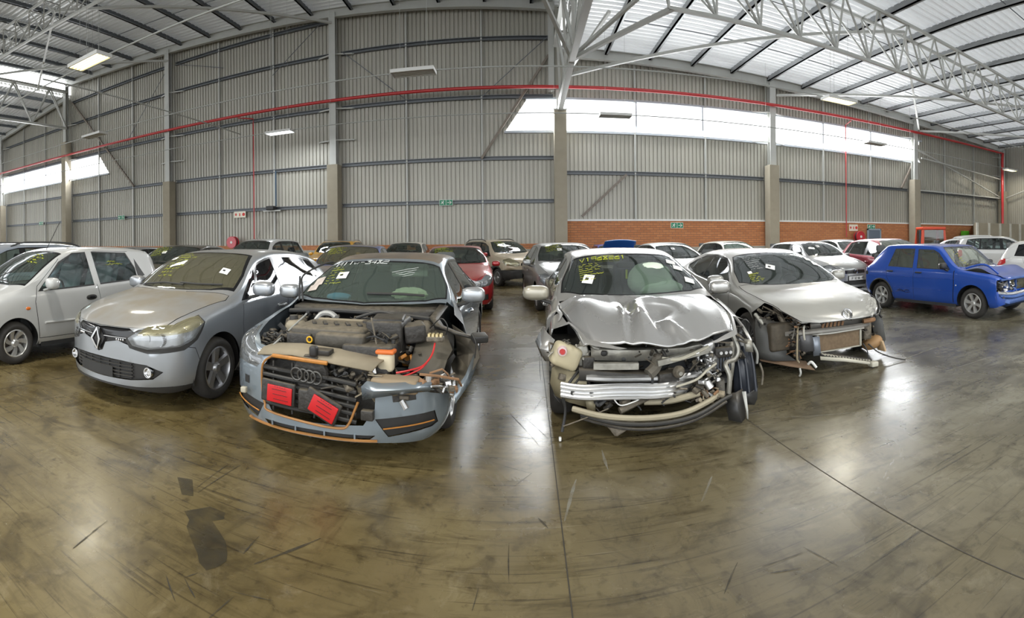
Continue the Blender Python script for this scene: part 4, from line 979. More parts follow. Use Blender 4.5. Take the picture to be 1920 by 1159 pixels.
# ---- shells ----------------------------------------------------------------
def sh_silver_hatch():
    return Shell(4.06,.866,
     top=[(0,.73),(.10,.79),(.4,.90),(.8,.985),(1.06,1.03),(1.13,1.055),(1.5,1.30),(1.82,1.44),(2.3,1.475),(2.8,1.468),(3.35,1.42),(3.62,1.34),(3.84,1.06),(3.95,.93),(4.06,.72)],
     edge=[(0,.70),(.10,.75),(.4,.845),(.8,.93),(1.1,.975),(1.27,1.02),(1.6,1.235),(1.95,1.385),(2.35,1.435),(2.8,1.425),(3.35,1.36),(3.62,1.27),(3.84,1.0),(4.06,.68)],
     belt=[(0,.64),(.12,.69),(.4,.79),(.8,.865),(1.2,.925),(2,.955),(3,1.0),(3.5,1.03),(3.82,.95),(4.06,.64)],
     bot=[(0,.20),(.3,.165),(.6,.19),(1.5,.19),(3,.19),(3.5,.25),(4.06,.34)],
     ye=[(0,.80),(.5,.84),(1.0,.90),(1.27,.90),(1.95,.735),(2.5,.715),(3.35,.71),(3.6,.74),(3.82,.80),(4.06,.85)],dn=.60,nn=2.15,dt=.45,nt=2.4)
def build_silver_hatch():
    sh=sh_silver_hatch(); c=Car('hatchback_car',sh,'silver hatchback with dusty brown bonnet and chrome diamond badge','car',*PL['silver_hatch'],fo=.85,wb=2.59,hi=True,wheel_r=.305)
    pm=paint('paint_silver_blue',(.36,.385,.415),.6,.28,.55,dustcol=(.27,.235,.175))
    c.arch(.85,.305,.365); c.arch(3.44,.305,.36)
    dk=plain('bumper_dark',(.03,.03,.03),.5,dust=.3)
    # bumper, bonnet, wings
    c.region('front_bumper',[('f',0,.62),('f',.22,.60),('f',.36,.565),('s',.20,.56),('s',.47,.575),('s',.53,.44),('s',.47,.2),('d',.9,0),('d',0,0)],None)
    c.strip([('s',.26,.62),('s',.47,.575),('s',.53,.44)],.003)
    bon=[('f',0,.752),('f',.2,.755),('f',.38,.76),('t',.24,.655),('t',.5,.715),('t',.8,.755),('t',1.05,.785),('t',1.16,.755),('t',1.10,.5),('t',1.05,.25),('t',1.03,0)]
    c.region('bonnet',bon+[('d',sh.inv('t',1.03,0)[0],1),('d',0,1)],paint('paint_silver_dusty',(.36,.38,.40),.6,.30,.92,dustcol=(.225,.192,.14)))
    c.strip(bon[:-1],.0045)
    # grille band with the notch for the badge
    g=[('f',0,.745),('f',.12,.75),('f',.36,.752),('f',.46,.70),('f',.38,.60),('f',.26,.635),('f',.10,.60),('f',.06,.52),('f',0,.50)]
    c.region('grille',g+[('d',0,sh.inv('f',0,.50)[1]),('d',0,sh.inv('f',0,.745)[1])],blackg,off=-.012)
    low=[('f',0,.455),('f',.3,.45),('f',.55,.43),('f',.68,.37),('f',.60,.30),('f',.4,.275),('f',0,.265)]
    c.region('lower_grille',low,dk,off=-.03)
    c.region('lower_lip',[('f',0,.215),('f',.45,.215),('f',.7,.23),('s',.25,.23),('s',.48,.235),('s',.48,.19),('d',.9,0),('d',0,0)],dk,off=.004)
    lamp=[('f',.37,.665),('f',.42,.60),('f',.56,.575),('s',.175,.585),('s',.32,.60),('s',.46,.66),('s',.60,.80),('s',.58,.855),('t',.50,.765),('t',.33,.72),('f',.52,.775)]
    c.region('headlamp_surround',[('f',.33,.665),('f',.39,.575),('f',.56,.535),('s',.19,.54),('s',.36,.565),('s',.5,.65),('s',.625,.80),('s',.60,.865),('t',.5,.77),('t',.30,.70),('f',.45,.745)],dk,off=-.004)
    c.region('headlamp',lamp,lens,off=.004)
    c.region('indicator_lens',[('f',.45,.695),('f',.58,.70),('s',.24,.705),('s',.44,.735),('s',.60,.80),('s',.58,.855),('t',.50,.765),('t',.33,.72),('f',.52,.775)],lensy,off=.005)
    # screens and side glass
    ws=[('t',1.10,0),('t',1.115,.25),('t',1.17,.5),('t',1.30,.715),('t',1.5,.69),('t',1.88,.545),('t',1.835,.3),('t',1.82,0)]
    c.region('windscreen_seal',[('t',1.08,0),('t',1.095,.25),('t',1.15,.52),('t',1.26,.75),('t',1.5,.72),('t',1.92,.575),('t',1.85,.3),('t',1.835,0)],blackg,off=-.001)
    c.region('windscreen',ws,wglassd,off=-.004)
    rw=dlo(sh,2.32,2.32,3.20,3.08,.03,.065)
    c.region('window_surround',dlo(sh,1.28,1.66,3.50,3.36,.005,.04,9),blackg,off=-.002)
    c.region('front_window',dlo(sh,1.62,1.84,2.20,2.20,.03,.065),tglass,off=-.005); c.region('quarter_window',dlo(sh,1.38,1.60,1.58,1.75,.035,.06,4),tglass,off=-.005)
    c.region('rear_window',rw,tglass,off=-.005); c.region('rear_quarter_glass',dlo(sh,3.25,3.13,3.43,3.34,.05,.075,4),tglass,off=-.005)
    c.region('rear_screen',[('t',3.62,0),('t',3.64,.5),('t',3.80,.62),('t',3.82,0)],tglass,off=-.004)
    c.region('front_door',[('s',1.30,.90),('s',1.27,.7),('s',1.30,.30),('s',2.30,.28),('s',2.31,.6),('s',2.29,.94),('s',1.8,.93)])
    c.strip([('s',1.30,.92),('s',1.27,.7),('s',1.30,.27)],.003); c.strip([('s',2.29,.98),('s',2.31,.6),('s',2.30,.26)],.003)
    c.strip([('s',1.27,.255),('s',3.05,.255)],.003); c.strip([('s',3.28,1.0),('s',3.2,.80),('s',3.05,.62)],.003)
    c.region('rear_door',[('s',2.33,.94),('s',2.335,.6),('s',2.32,.28),('s',3.04,.28),('s',3.05,.6),('s',3.2,.79),('s',3.27,.97)])
    c.build_body(pm); c.liners(); c.under(); c.interior(ac=1.18,steer=-1)
    c.wheels('spoke5',mat=plain('alloy_machined',(.42,.42,.43),.3,.75),rim_r=.215)
    add_lamp(c,'indicator_lens'); add_lamp(c,'headlamp',[(.24,.62,.655,.06),(.20,.50,.66,.045)])
    c.mirror(1.50,1.05,paint('paint_silver_mirror',(.38,.40,.43),.6,.3,.45),b=.985,size=(.16,.25,.16))
    c.handle(2.13,.80,pm,(1,)); 
    # badge: tall diamond
    b0=c.surf('f',0,.625,.02)[0]; mb=MB(); o_=[(0,.10),(.058,0),(0,-.10),(-.058,0)]
    mb.tube([b0+Vector((.012-.02*abs(z)/.1,y,z)) for y,z in o_],.019,4,closed=True,flat=1); mb.build('badge',chrome,c.root,20)
    MB().tube([c.surf('f',u,.665,.006)[0] for u in np.linspace(.09,.36,9)],.009,6,flat=.7).build('grille_trim',chrome,c.root)
    MB().tube([c.surf('f',-u,.665,.006)[0] for u in np.linspace(.09,.36,9)],.009,6,flat=.7).build('grille_trim',chrome,c.root)
    for sg in (1,-1):
        for k in range(4): MB().rbox(c.surf('f',sg*(.25+.025*k),.645,.006)[0],(.012,.015,.022),.004).build('day_light',bowl,c.root)
    slats(c,'f',0,.42,.29,.45,5,black,off=-.012,th=.017)
    for u in np.linspace(-.4,.4,7): MB().tube([c.surf('f',u,z,-.018)[0] for z in (.28,.36,.445)],.006,4).build('grille_upright',black,c.root)
    o=c.patch('f',-.05,.325,.50,.10,black,'plate_holder',off=.006)
    for sg in (1,-1):
        q,n=c.surf('f',sg*.56,.36,0); f=MB().lathe([(0,-.012),(.025,-.008),(.038,-.012),(.040,.006),(.049,.006),(.050,-.03)],24,'x',tuple(q)).build('fog_lamp',chrome,c.root,40)
    sticker(c,'t',1.45,.50,.085,.11,0); sticker(c,'t',1.66,-.44,.06,.08); 
    c.ink('t',scribble_t(1.76,-.42,.34,9,.055,rnd),yel,r=.003)
    c.wiper([('t',1.16,-.5),('t',1.19,-.2),('t',1.17,.12)]); c.wiper([('t',1.2,.05),('t',1.2,.3),('t',1.26,.6)])
    MB().rbox(c.P(1.78,0,1.28),(.05,.22,.07),.02).build('interior_mirror',black,c.root)
    return c
def scribble_t(a,b,wd,n,lh,rnd):
    "rows of small writing on a screen seen from the front: rows go down the screen (smaller a), letters run along +b"
    out=[]
    for k in range(n):
        l=wd*rnd.uniform(.5,1); x=0; st=[]
        while x<l:
            st.append((a-k*lh+rnd.uniform(-.24,.26)*lh,b+x)); x+=rnd.uniform(.006,.013)
            if rnd.random()<.16 and len(st)>2: out.append(st); st=[]; x+=.02
        if len(st)>1: out.append(st)
    return out
PL={'silver_hatch':(-3.70,3.03,-90)}
# ---- templates for the standing cars ---------------------------------------
TEMPL={
'hatch':dict(L=4.06,W=.866,H=1.45,fo=.85,wb=2.55,
 top=[(0,.73),(.10,.79),(.4,.90),(.8,.985),(1.06,1.03),(1.13,1.055),(1.5,1.275),(1.82,1.415),(2.3,1.45),(2.8,1.445),(3.4,1.40),(3.62,1.33),(3.82,1.08),(3.95,.95),(4.06,.72)],
 edge=[(0,.70),(.10,.75),(.4,.845),(.8,.93),(1.1,.975),(1.27,1.02),(1.6,1.22),(1.95,1.36),(2.35,1.41),(2.8,1.405),(3.4,1.345),(3.6,1.25),(3.82,1.02),(4.06,.68)],
 belt=[(0,.64),(.12,.69),(.4,.79),(.8,.865),(1.2,.925),(2,.955),(3,.99),(3.5,1.01),(3.82,.95),(4.06,.64)],
 bot=[(0,.22),(.3,.19),(.6,.2),(1.5,.2),(3,.2),(3.5,.26),(4.06,.34)],
 ye=[(0,.80),(.5,.84),(1.0,.90),(1.27,.90),(1.95,.72),(2.5,.705),(3.4,.70),(3.6,.74),(3.82,.82),(4.06,.85)],dn=.55,nn=2.3,dt=.45,nt=2.5,
 cowl=1.12,roof=1.86,rb=3.82,rt=3.62,fd=1.30,bp=2.30,win=(1.42,1.82,2.22,2.36,3.20,3.10),quarter=(3.25,3.14,3.45,3.34)),
'sedan':dict(L=4.45,W=.86,H=1.455,fo=.88,wb=2.6,
 top=[(0,.70),(.10,.77),(.4,.87),(.85,.95),(1.15,.99),(1.22,1.02),(1.6,1.25),(1.98,1.415),(2.4,1.455),(2.9,1.44),(3.3,1.36),(3.75,1.12),(3.9,1.06),(4.3,1.03),(4.4,.97),(4.45,.75)],
 edge=[(0,.67),(.10,.73),(.4,.83),(.85,.905),(1.2,.95),(1.35,1.0),(1.72,1.20),(2.05,1.345),(2.4,1.40),(2.9,1.39),(3.25,1.31),(3.7,1.08),(3.9,1.0),(4.3,.98),(4.45,.70)],
 belt=[(0,.61),(.12,.67),(.4,.77),(.85,.85),(1.3,.91),(2,.935),(3,.955),(3.7,.975),(4.2,.95),(4.45,.64)],
 bot=[(0,.22),(.3,.19),(.6,.2),(1.5,.2),(3,.2),(3.7,.24),(4.45,.32)],
 ye=[(0,.80),(.5,.84),(1.1,.90),(1.35,.89),(2.05,.70),(2.5,.685),(3.2,.69),(3.7,.76),(3.9,.82),(4.45,.85)],dn=.55,nn=2.3,dt=.4,nt=2.6,
 cowl=1.22,roof=2.02,rb=3.78,rt=3.30,fd=1.38,bp=2.36,win=(1.52,1.95,2.28,2.43,3.20,2.98),quarter=(3.25,3.03,3.45,3.15)),
'suv':dict(L=4.3,W=.91,H=1.66,fo=.85,wb=2.65,
 top=[(0,.86),(.08,.95),(.35,1.04),(.8,1.10),(1.05,1.13),(1.12,1.16),(1.45,1.42),(1.78,1.59),(2.3,1.65),(3.0,1.65),(3.8,1.59),(3.98,1.48),(4.14,1.15),(4.22,1.0),(4.3,.75)],
 edge=[(0,.82),(.08,.90),(.35,.98),(.8,1.04),(1.08,1.08),(1.25,1.13),(1.58,1.36),(1.92,1.53),(2.35,1.60),(3.0,1.60),(3.8,1.53),(3.98,1.40),(4.14,1.1),(4.3,.72)],
 belt=[(0,.76),(.1,.83),(.35,.92),(.8,.98),(1.2,1.03),(2,1.06),(3,1.08),(3.8,1.10),(4.14,1.03),(4.3,.68)],
 bot=[(0,.30),(.3,.25),(.6,.24),(1.5,.24),(3,.24),(3.7,.30),(4.3,.42)],
 ye=[(0,.82),(.5,.86),(1.0,.91),(1.25,.91),(1.92,.76),(2.5,.75),(3.8,.74),(3.98,.78),(4.14,.84),(4.3,.86)],dn=.45,nn=2.6,dt=.35,nt=2.8,
 cowl=1.11,roof=1.83,rb=4.14,rt=3.98,fd=1.28,bp=2.30,win=(1.40,1.78,2.22,2.36,3.18,3.12),quarter=(3.25,3.18,3.85,3.68)),
}
def std_shell(T,L,W,H):
    sa=L/T['L'];sz=H/T['H']; f=lambda l:[(a*sa,z*sz) for a,z in l]
    return Shell(L,W,f(T['top']),f(T['edge']),f(T['belt']),f(T['bot']),[(a*sa,y) for a,y in T['ye']],dn=T['dn']*sa,nn=T['nn'],dt=T['dt']*sa,nt=T['nt'])
def std_car(name,label,tmpl,place,L,W,H,pm,cat='car',roofm=None,bonm=None,wr=.30,style='spoke5',wmat=None,glassm=None,sideg=None,rails=None,plate_t=None,emblem=None,grille='bar',
            gaps=True,hi=False,lampm=None,mirror_m=None,write=0,stick=0,wrap=None,wgap=.06,cladding=None,group=None,foglamps=True,tail=True,handle_m=None,antenna=False,damage=None,notch=False,doors=True):
    T=TEMPL[tmpl]; sa=L/T['L']; sz=H/T['H']; W0=T['W']; sb=W/W0; sh=std_shell(T,L,W,H)
    c=Car(name,sh,label,cat,*place,fo=T['fo']*sa,wb=T['wb']*sa,hi=hi,wheel_r=wr,group=group,damage=damage)
    gw=glassm or wglass; gs=sideg or sglass
    ra=wr+wgap; c.arch(c.fo,wr,ra); c.arch(c.fo+c.wb,wr,ra)
    A=lambda a:a*sa
    if cladding:
        for aa in (c.fo,c.fo+c.wb):
            th=np.linspace(0,PI,20); out=[(aa-(ra+.07)*math.cos(t),wr+(ra+.07)*math.sin(t)) for t in th]; pl=[sh.inv('s',x,z) for x,z in out if z>float(sh.fo(x))+.03]
            c.regs.insert(0,('arch_cladding',[(pl[0][0],0)]+pl+[(pl[-1][0],0)])); c.info['arch_cladding']=dict(mat=cladding,name='arch_cladding',off=.003,drop=None,label=None,parent=None)
        c.region('front_bumper',[('f',0,.60*sz),('f',.45*sb,.60*sz),('s',.28*sa,.60*sz),('s',.50*sa,.58*sz),('s',.5*sa,.2),('d',.95,0),('d',0,0)],cladding)
        c.regs.insert(0,c.regs.pop())
    hz=float(sh.fe(.05*sa))
    bon=[('f',0,hz+.005),('f',.30*sb,hz+.0),('t',.10*sa,.50*sb),('t',.3*sa,.66*sb),('t',.6*sa,.725*sb),('t',A(T['cowl'])-.02,.76*sb),('t',A(T['cowl'])-.02,.45*sb),('t',A(T['cowl'])-.07,0)]
    c.region('bonnet',bon+[('d',float(sh.inv('t',A(T['cowl'])-.07,0)[0]),1),('d',0,1)],bonm)
    if gaps: c.strip(bon[:-1],.004)
    rfm=roofm
    if roofm: # roof skin with its own dust
        c.region('roof',[('t',A(T['roof'])+.04,0),('t',A(T['roof'])+.08,.52*sb),('t',A(T['roof'])+.5,.58*sb),('t',A(T['rt'])-.15,.57*sb),('t',A(T['rt'])-.03,0)]+[('d',float(sh.inv('t',A(T['rt'])-.03,0)[0]),1),('d',float(sh.inv('t',A(T['roof'])+.04,0)[0]),1)],roofm)
    cw,rf=A(T['cowl']),A(T['roof'])
    def wsc(d): return [('t',cw-.02-d,0),('t',cw+.01-d,.3*sb),('t',cw+.06-d,.55*sb),('t',cw+.17-d*.7,(.715+d*.6)*sb),('t',cw+.36,(.695+d*.6)*sb),('t',rf-.0+d,(.565+d*.5)*sb),('t',rf-.04+d,.3*sb),('t',rf-.05+d,0)]
    def cl(l): return l+[('d',float(sh.inv(*l[-1])[0]),1),('d',float(sh.inv(*l[0])[0]),1)]
    c.region('windscreen_seal',cl(wsc(.022)),blackg,off=-.001); c.region('windscreen',cl(wsc(0)),gw,off=-.004)
    w=[A(q) for q in T['win']]; q4=[A(q) for q in T['quarter']]
    c.region('window_surround',dlo(sh,w[0]-.07,w[1]-.07,q4[2]+.03 if q4 else w[4]+.03,(q4[3] if q4 else w[5])+.02,.008,.035,9),blackg,off=-.002)
    c.region('front_window',dlo(sh,w[0],w[1],w[2],w[2],.03,.055),gs,off=-.005); c.region('rear_window',dlo(sh,w[3],w[3],w[4],w[5],.03,.055),gs,off=-.005)
    c.region('rear_quarter_glass',dlo(sh,q4[0],q4[1],q4[2],q4[3],.045,.06,4),gs,off=-.005)
    rb,rt=A(T['rb']),A(T['rt'])
    c.region('rear_screen',cl([('t',rt+.0,0),('t',rt+.02,.5*sb),('t',rb-.03,.60*sb),('t',rb,.3*sb),('t',rb,0)]),gs,off=-.004)
    fd,bp=A(T['fd']),A(T['bp']); zs=.30*sz
    if doors:
        arc=c.fo+c.wb-ra-.05
        c.region('front_door',[('s',fd,.88*sz),('s',fd-.02,.7*sz),('s',fd+.01,zs),('s',bp,zs),('s',bp+.01,.6*sz),('s',bp,.92*sz)]); c.region('rear_door',[('s',bp+.025,.92*sz),('s',bp+.03,.6*sz),('s',bp+.02,zs),('s',arc-.03,zs),('s',arc+.03,.55*sz),('s',arc+.2,.76*sz),('s',arc+.25,.93*sz)])
        if gaps:
            c.strip([('s',fd,.90*sz),('s',fd-.02,.7*sz),('s',fd+.01,zs)],.003); c.strip([('s',bp+.012,.95*sz),('s',bp+.02,.6*sz),('s',bp+.01,zs)],.003); c.strip([('s',arc+.26,.95*sz),('s',arc+.2,.76*sz),('s',arc+.03,.55*sz),('s',arc-.03,zs)],.003)
    # face: lamps, grille, lower intake
    zl=hz-.06*sz
    lamp=[('f',.42*sb,zl+.035),('f',.44*sb,zl-.085*sz),('f',.60*sb,zl-.10*sz),('s',.24*sa,zl-.07*sz),('s',.42*sa,zl+.06*sz),('s',.46*sa,zl+.115*sz),('t',.36*sa,.70*sb),('t',.16*sa,.60*sb)]
    c.region('headlamp',lamp,lampm or lens,off=.003)
    if grille=='bar': c.region('grille',[('f',0,zl+.02),('f',.38*sb,zl+.01),('f',.38*sb,zl-.08*sz),('f',0,zl-.085*sz),('d',0,sh.inv('f',0,zl-.085*sz)[1]),('d',0,sh.inv('f',0,zl+.02)[1])],blackg,off=-.01)
    elif grille=='big': c.region('grille',[('f',0,zl+.02),('f',.33*sb,zl+.02),('f',.36*sb,zl-.08*sz),('f',.27*sb,zl-.33*sz),('f',0,zl-.34*sz),('d',0,sh.inv('f',0,zl-.34*sz)[1]),('d',0,sh.inv('f',0,zl+.02)[1])],blackg,off=-.02)
    if not (grille=='big'): c.region('lower_grille',[('f',0,.40*sz),('f',.42*sb,.39*sz),('f',.5*sb,.33*sz),('f',.4*sb,.28*sz),('f',0,.275*sz),('d',0,sh.inv('f',0,.275*sz)[1]),('d',0,sh.inv('f',0,.40*sz)[1])],black,off=-.02)
    for u0,u1 in ((.56,.74),): c.region('fog_recess',[('f',u0*sb,.40*sz),('f',u1*sb,.42*sz),('f',u1*sb,.30*sz),('f',u0*sb,.28*sz)],black,off=-.012)
    if tail:
        c.region('tail_lamp',[('r',.52*sb,float(sh.fb(L-.1))-.02),('r',.55*sb,.72*sz),('s',L-.12*sa,.72*sz),('s',L-.34*sa,.84*sz),('s',L-.34*sa,float(sh.fb(L-.34*sa))-.03)],redl,off=.004)
    c.build_body(pm); c.liners(); c.under(); c.interior(ac=cw+.06,wrap=wrap,steer=-1,zs=.5*sz)
    c.wheels(style,mat=wmat,rim_r=wr*.70)
    add_lamp(c,'headlamp',[(.17*sa,.55*sb,zl-.02,.055),(.22*sa,.66*sb,zl+.0,.05)])
    zm=float(sh.fb(fd+.2))+.07
    c.mirror(fd+.22,zm,mirror_m or pm,b=W+.10)
    for aa in (bp-.16,arc+.08 if doors else bp-.16): c.handle(aa,.80*sz,handle_m or pm)
    if grille=='bar': slats(c,'f',0,.34*sb,zl-.08*sz,zl+.01,3,black,off=.0,th=.014)
    else: slats(c,'f',0,.30*sb,zl-.30*sz,zl,7,black,off=-.005,th=.016)
    if emblem:
        q,_=c.surf('f',0,zl-.03,.012)
        if emblem=='vw': emblem_vw(c,q,.06,R(12))
        else: MB().lathe([(0,.012),(.045,.012),(.055,0)],20,'x',tuple(q)).build('badge',chrome,c.root)
    if plate_t is not None:
        o=plate(c,0,.46*sz,plate_t,.50,.11,off=.02)
        if plate_t: 
            c.ink('f',textstrokes(plate_t,-.20,.46*sz-.03,.032,.06,.35,0,1),inkm,'plate_lettering',.006,.026)
    c.wiper([('t',cw+.03,-.5*sb),('t',cw+.06,-.2*sb),('t',cw+.03,.1*sb)]); c.wiper([('t',cw+.05,.05*sb),('t',cw+.06,.3*sb),('t',cw+.13,.58*sb)])
    if rails:
        for sg in (1,-1):
            pts=[]
            for t in np.linspace(0,1,12):
                a=rf+.25+(rt-.15-rf-.25)*t; y=float(sh.fy(a))*W*.93; q,_=c.surf('t',a,y*sg,0); pts.append(q+Vector((0,0,.055*min(1,6*t,6*(1-t)))))
            MB().tube(pts,.016,8).build('roof_rail',rails,c.root)
    if write: 
        c.ink('t',scribble_t(rf-.10,-.50*sb,.46*sb,write+2,.05,rnd),yel,r=.004)
    if stick: sticker(c,'t',cw+.42,-.18*sb,.10,.11)
    if antenna:
        q,_=c.surf('t',rf+.1,0,0); MB().tube([q,q+Vector((-.15,0,.30))],.006,5).build('aerial',black,c.root)
    return c
# ---- the parked cars behind and beside the front row -----------------------
P_white=paint('paint_white',(.49,.495,.485),.0,.28,.12,dustcol=(.45,.42,.35))
P_silver=paint('paint_silver',(.35,.36,.36),.5,.3,.25)
P_silver2=paint('paint_silver_grey',(.30,.31,.32),.5,.3,.3)
P_black=paint('paint_black',(.015,.016,.018),.2,.2,.25)
P_red=paint('paint_red',(.36,.015,.018),.25,.25,.12,dustcol=(.45,.25,.2))
P_redroof=paint('paint_red_dusty',(.36,.015,.018),.25,.3,.6,dustcol=(.42,.22,.18))
P_maroon=paint('paint_maroon',(.30,.02,.04),.25,.3,.22,dustcol=(.5,.35,.32))
P_beige=paint('paint_beige',(.44,.37,.27),.35,.35,.45,dustcol=(.50,.42,.30))
P_yellow=paint('paint_yellow',(.72,.36,.01),.0,.3,.1)
P_blue=paint('paint_blue',(.012,.075,.42),.1,.22,.16,dustcol=(.42,.40,.42))
P_dblue=paint('paint_dusty_blue',(.06,.10,.32),.3,.3,.3,dustcol=(.30,.26,.22))
P_dbroof=paint('paint_dusty_roof',(.05,.06,.12),.3,.4,.9,dustcol=(.26,.215,.165))
P_lblue=paint('paint_grey_blue',(.33,.38,.46),.5,.3,.3)
P_cream=paint('paint_cream',(.62,.60,.52),.0,.35,.2)
def build_white_hatch():
    L,W,H=3.5,.75,1.50
    sh=Shell(L,W,
     top=[(0,.72),(.08,.80),(.35,.92),(.65,.99),(.76,1.03),(1.15,1.30),(1.5,1.46),(1.9,1.515),(2.6,1.515),(3.15,1.48),(3.32,1.40),(3.42,1.05),(3.47,.95),(3.5,.75)],
     edge=[(0,.69),(.08,.76),(.35,.87),(.65,.945),(.80,.99),(1.2,1.24),(1.6,1.43),(1.95,1.475),(2.6,1.475),(3.15,1.43),(3.32,1.33),(3.42,1.0),(3.5,.72)],
     belt=[(0,.62),(.1,.70),(.35,.80),(.75,.90),(1.2,.925),(2,.955),(2.9,1.0),(3.2,1.0),(3.42,.93),(3.5,.66)],
     bot=[(0,.22),(.3,.2),(.6,.22),(1.5,.22),(2.6,.22),(3.1,.28),(3.5,.36)],
     ye=[(0,.80),(.5,.86),(.8,.93),(1.2,.87),(1.6,.78),(1.95,.765),(2.6,.76),(3.15,.75),(3.32,.77),(3.42,.84),(3.5,.86)],dn=.42,nn=2.4,dt=.28,nt=2.8)
    c=Car('small_hatchback',sh,'white small hatchback with plastic-wrapped seats at the left end of the front row','car',*PL['white_hatch'],fo=.67,wb=2.34,hi=True,wheel_r=.275)
    pm=P_white; ra=.335; c.arch(.67,.275,ra); c.arch(3.01,.275,ra)
    c.region('bonnet',[('f',0,.74),('t',.10,.45),('t',.35,.58),('t',.72,.66),('t',.68,.3),('t',.67,0),('d',float(sh.inv('t',.67,0)[0]),1),('d',0,1)])
    def cl(l): return l+[('d',float(sh.inv(*l[-1])[0]),1),('d',float(sh.inv(*l[0])[0]),1)]
    c.region('windscreen_seal',cl([('t',.70,0),('t',.72,.4),('t',.83,.67),('t',1.1,.63),('t',1.52,.54),('t',1.5,0)]),blackg,off=-.001)
    c.region('windscreen',cl([('t',.73,0),('t',.75,.4),('t',.86,.64),('t',1.1,.60),('t',1.47,.51),('t',1.46,0)]),wglass,off=-.004)
    def win(d): return [('s',1.02-d,.945-d),('s',1.97+d*.2,.985-d),('s',1.90+d*.2,1.43+d*.7),('s',1.68-d*.4,1.42+d*.7),('s',1.42-d,1.29+d)]
    def rwin(d): return [('s',2.09-d*.2,.99-d),('s',2.84+d*.2,1.025-d),('s',2.82+d,1.18),('s',2.68+d,1.41+d*.6),('s',2.02-d*.2,1.435+d*.7)]
    c.region('window_surround',win(.022),black,off=.001); c.region('front_window',win(0),sglass,off=-.005)
    c.region('window_surround',rwin(.022),black,off=.001); c.region('rear_window',rwin(0),sglass,off=-.005)
    c.region('rear_pillar_trim',[('s',2.865,1.03),('s',3.02,1.06),('s',2.86,1.33),('s',2.85,1.2)],black,off=.001)
    c.region('front_door',[('s',.99,.93),('s',.96,.75),('s',1.04,.31),('s',2.06,.31),('s',2.07,.6),('s',2.02,.96)])
    c.region('rear_door',[('s',2.075,.96),('s',2.085,.6),('s',2.075,.31),('s',2.62,.31),('s',2.66,.55),('s',2.95,.80),('s',3.03,1.0)])
    c.strip([('s',1.42,1.36),('s',1.0,1.0),('s',.955,.8),('s',.985,.6),('s',1.03,.31),('s',2.62,.31)],.0045); c.strip([('s',2.02,.98),('s',2.075,.75),('s',2.07,.31)],.0035); c.strip([('s',2.05,1.46),('s',2.75,1.44)],.003)
    c.region('headlamp',[('f',.40,.66),('f',.42,.52),('s',.2,.54),('s',.36,.66),('t',.3,.60)],lens,off=.003)
    c.region('tail_lamp',[('r',.50,.9),('r',.52,.62),('s',3.4,.62),('s',3.3,.9)],redl,off=.003)
    c.region('rear_screen',cl([('t',3.34,0),('t',3.35,.5),('t',3.42,.55),('t',3.43,0)]),sglass,off=-.004)
    c.build_body(pm); c.liners(); c.under(); c.interior(ac=.80,wrap=plasticwrap,steer=-1,zs=.55)
    c.wheels('swirl',rim_r=.18,mat=plain('alloy_bright',(.7,.7,.68),.25,.7))
    c.mirror(1.16,1.04,P_white,b=.84,size=(.16,.20,.15),stem=P_white)
    for a,z in ((1.90,.80),(2.88,.83)):
        for sg in (1,-1):
            q,n=c.surf('s',a,z,0,sg); o=MB().blob(q+n*.004,(.19,.03,.075),2.3,12).build('door_handle',black,c.root); MB().rbox(q+n*.018,(.10,.012,.03),.01).build('handle_grip',blackg,o)
    for sg in (1,-1):
        q,n=c.surf('s',.84,.72,0,sg); MB().blob(q,(.075,.02,.045),2,10).build('side_repeater',amber,c.root)
        mb=MB(); mb.tube([c.surf('s',a,.515,.008,sg)[0] for a in np.linspace(1.10,2.03,14)],.027,8,flat=.55); mb.build('side_rub_strip',P_white,c.root)
    c.ink('s',[[(2.28+.02*i,1.30+.018*rnd.uniform(-1,1)) for i in range(9)],[(2.26+.02*i,1.255+.012*rnd.uniform(-1,1)) for i in range(17)]],yel,r=.005)
    c.ink('t',scribble_t(1.35,.15,.3,4,.06,rnd),yel,r=.005)
    q,_=c.surf('t',1.62,0,0); MB().tube([q,q+Vector((-.25,0,.42))],.006,5).build('aerial',black,c.root)
    c.wiper([('t',.76,-.4),('t',.79,0),('t',.78,.3)]); c.wiper([('t',.80,-.1),('t',.95,.1),('t',1.3,.25)],.008)
    m=MB(); q=c.P(1.35,.36,.98); m.lathe([(.03,0),(.14,.0),(.15,.03),(.10,.06),(.03,.05)],16,'x',tuple(q)); m.build('airbag_ring',plasticwrap,c.root)
    return c
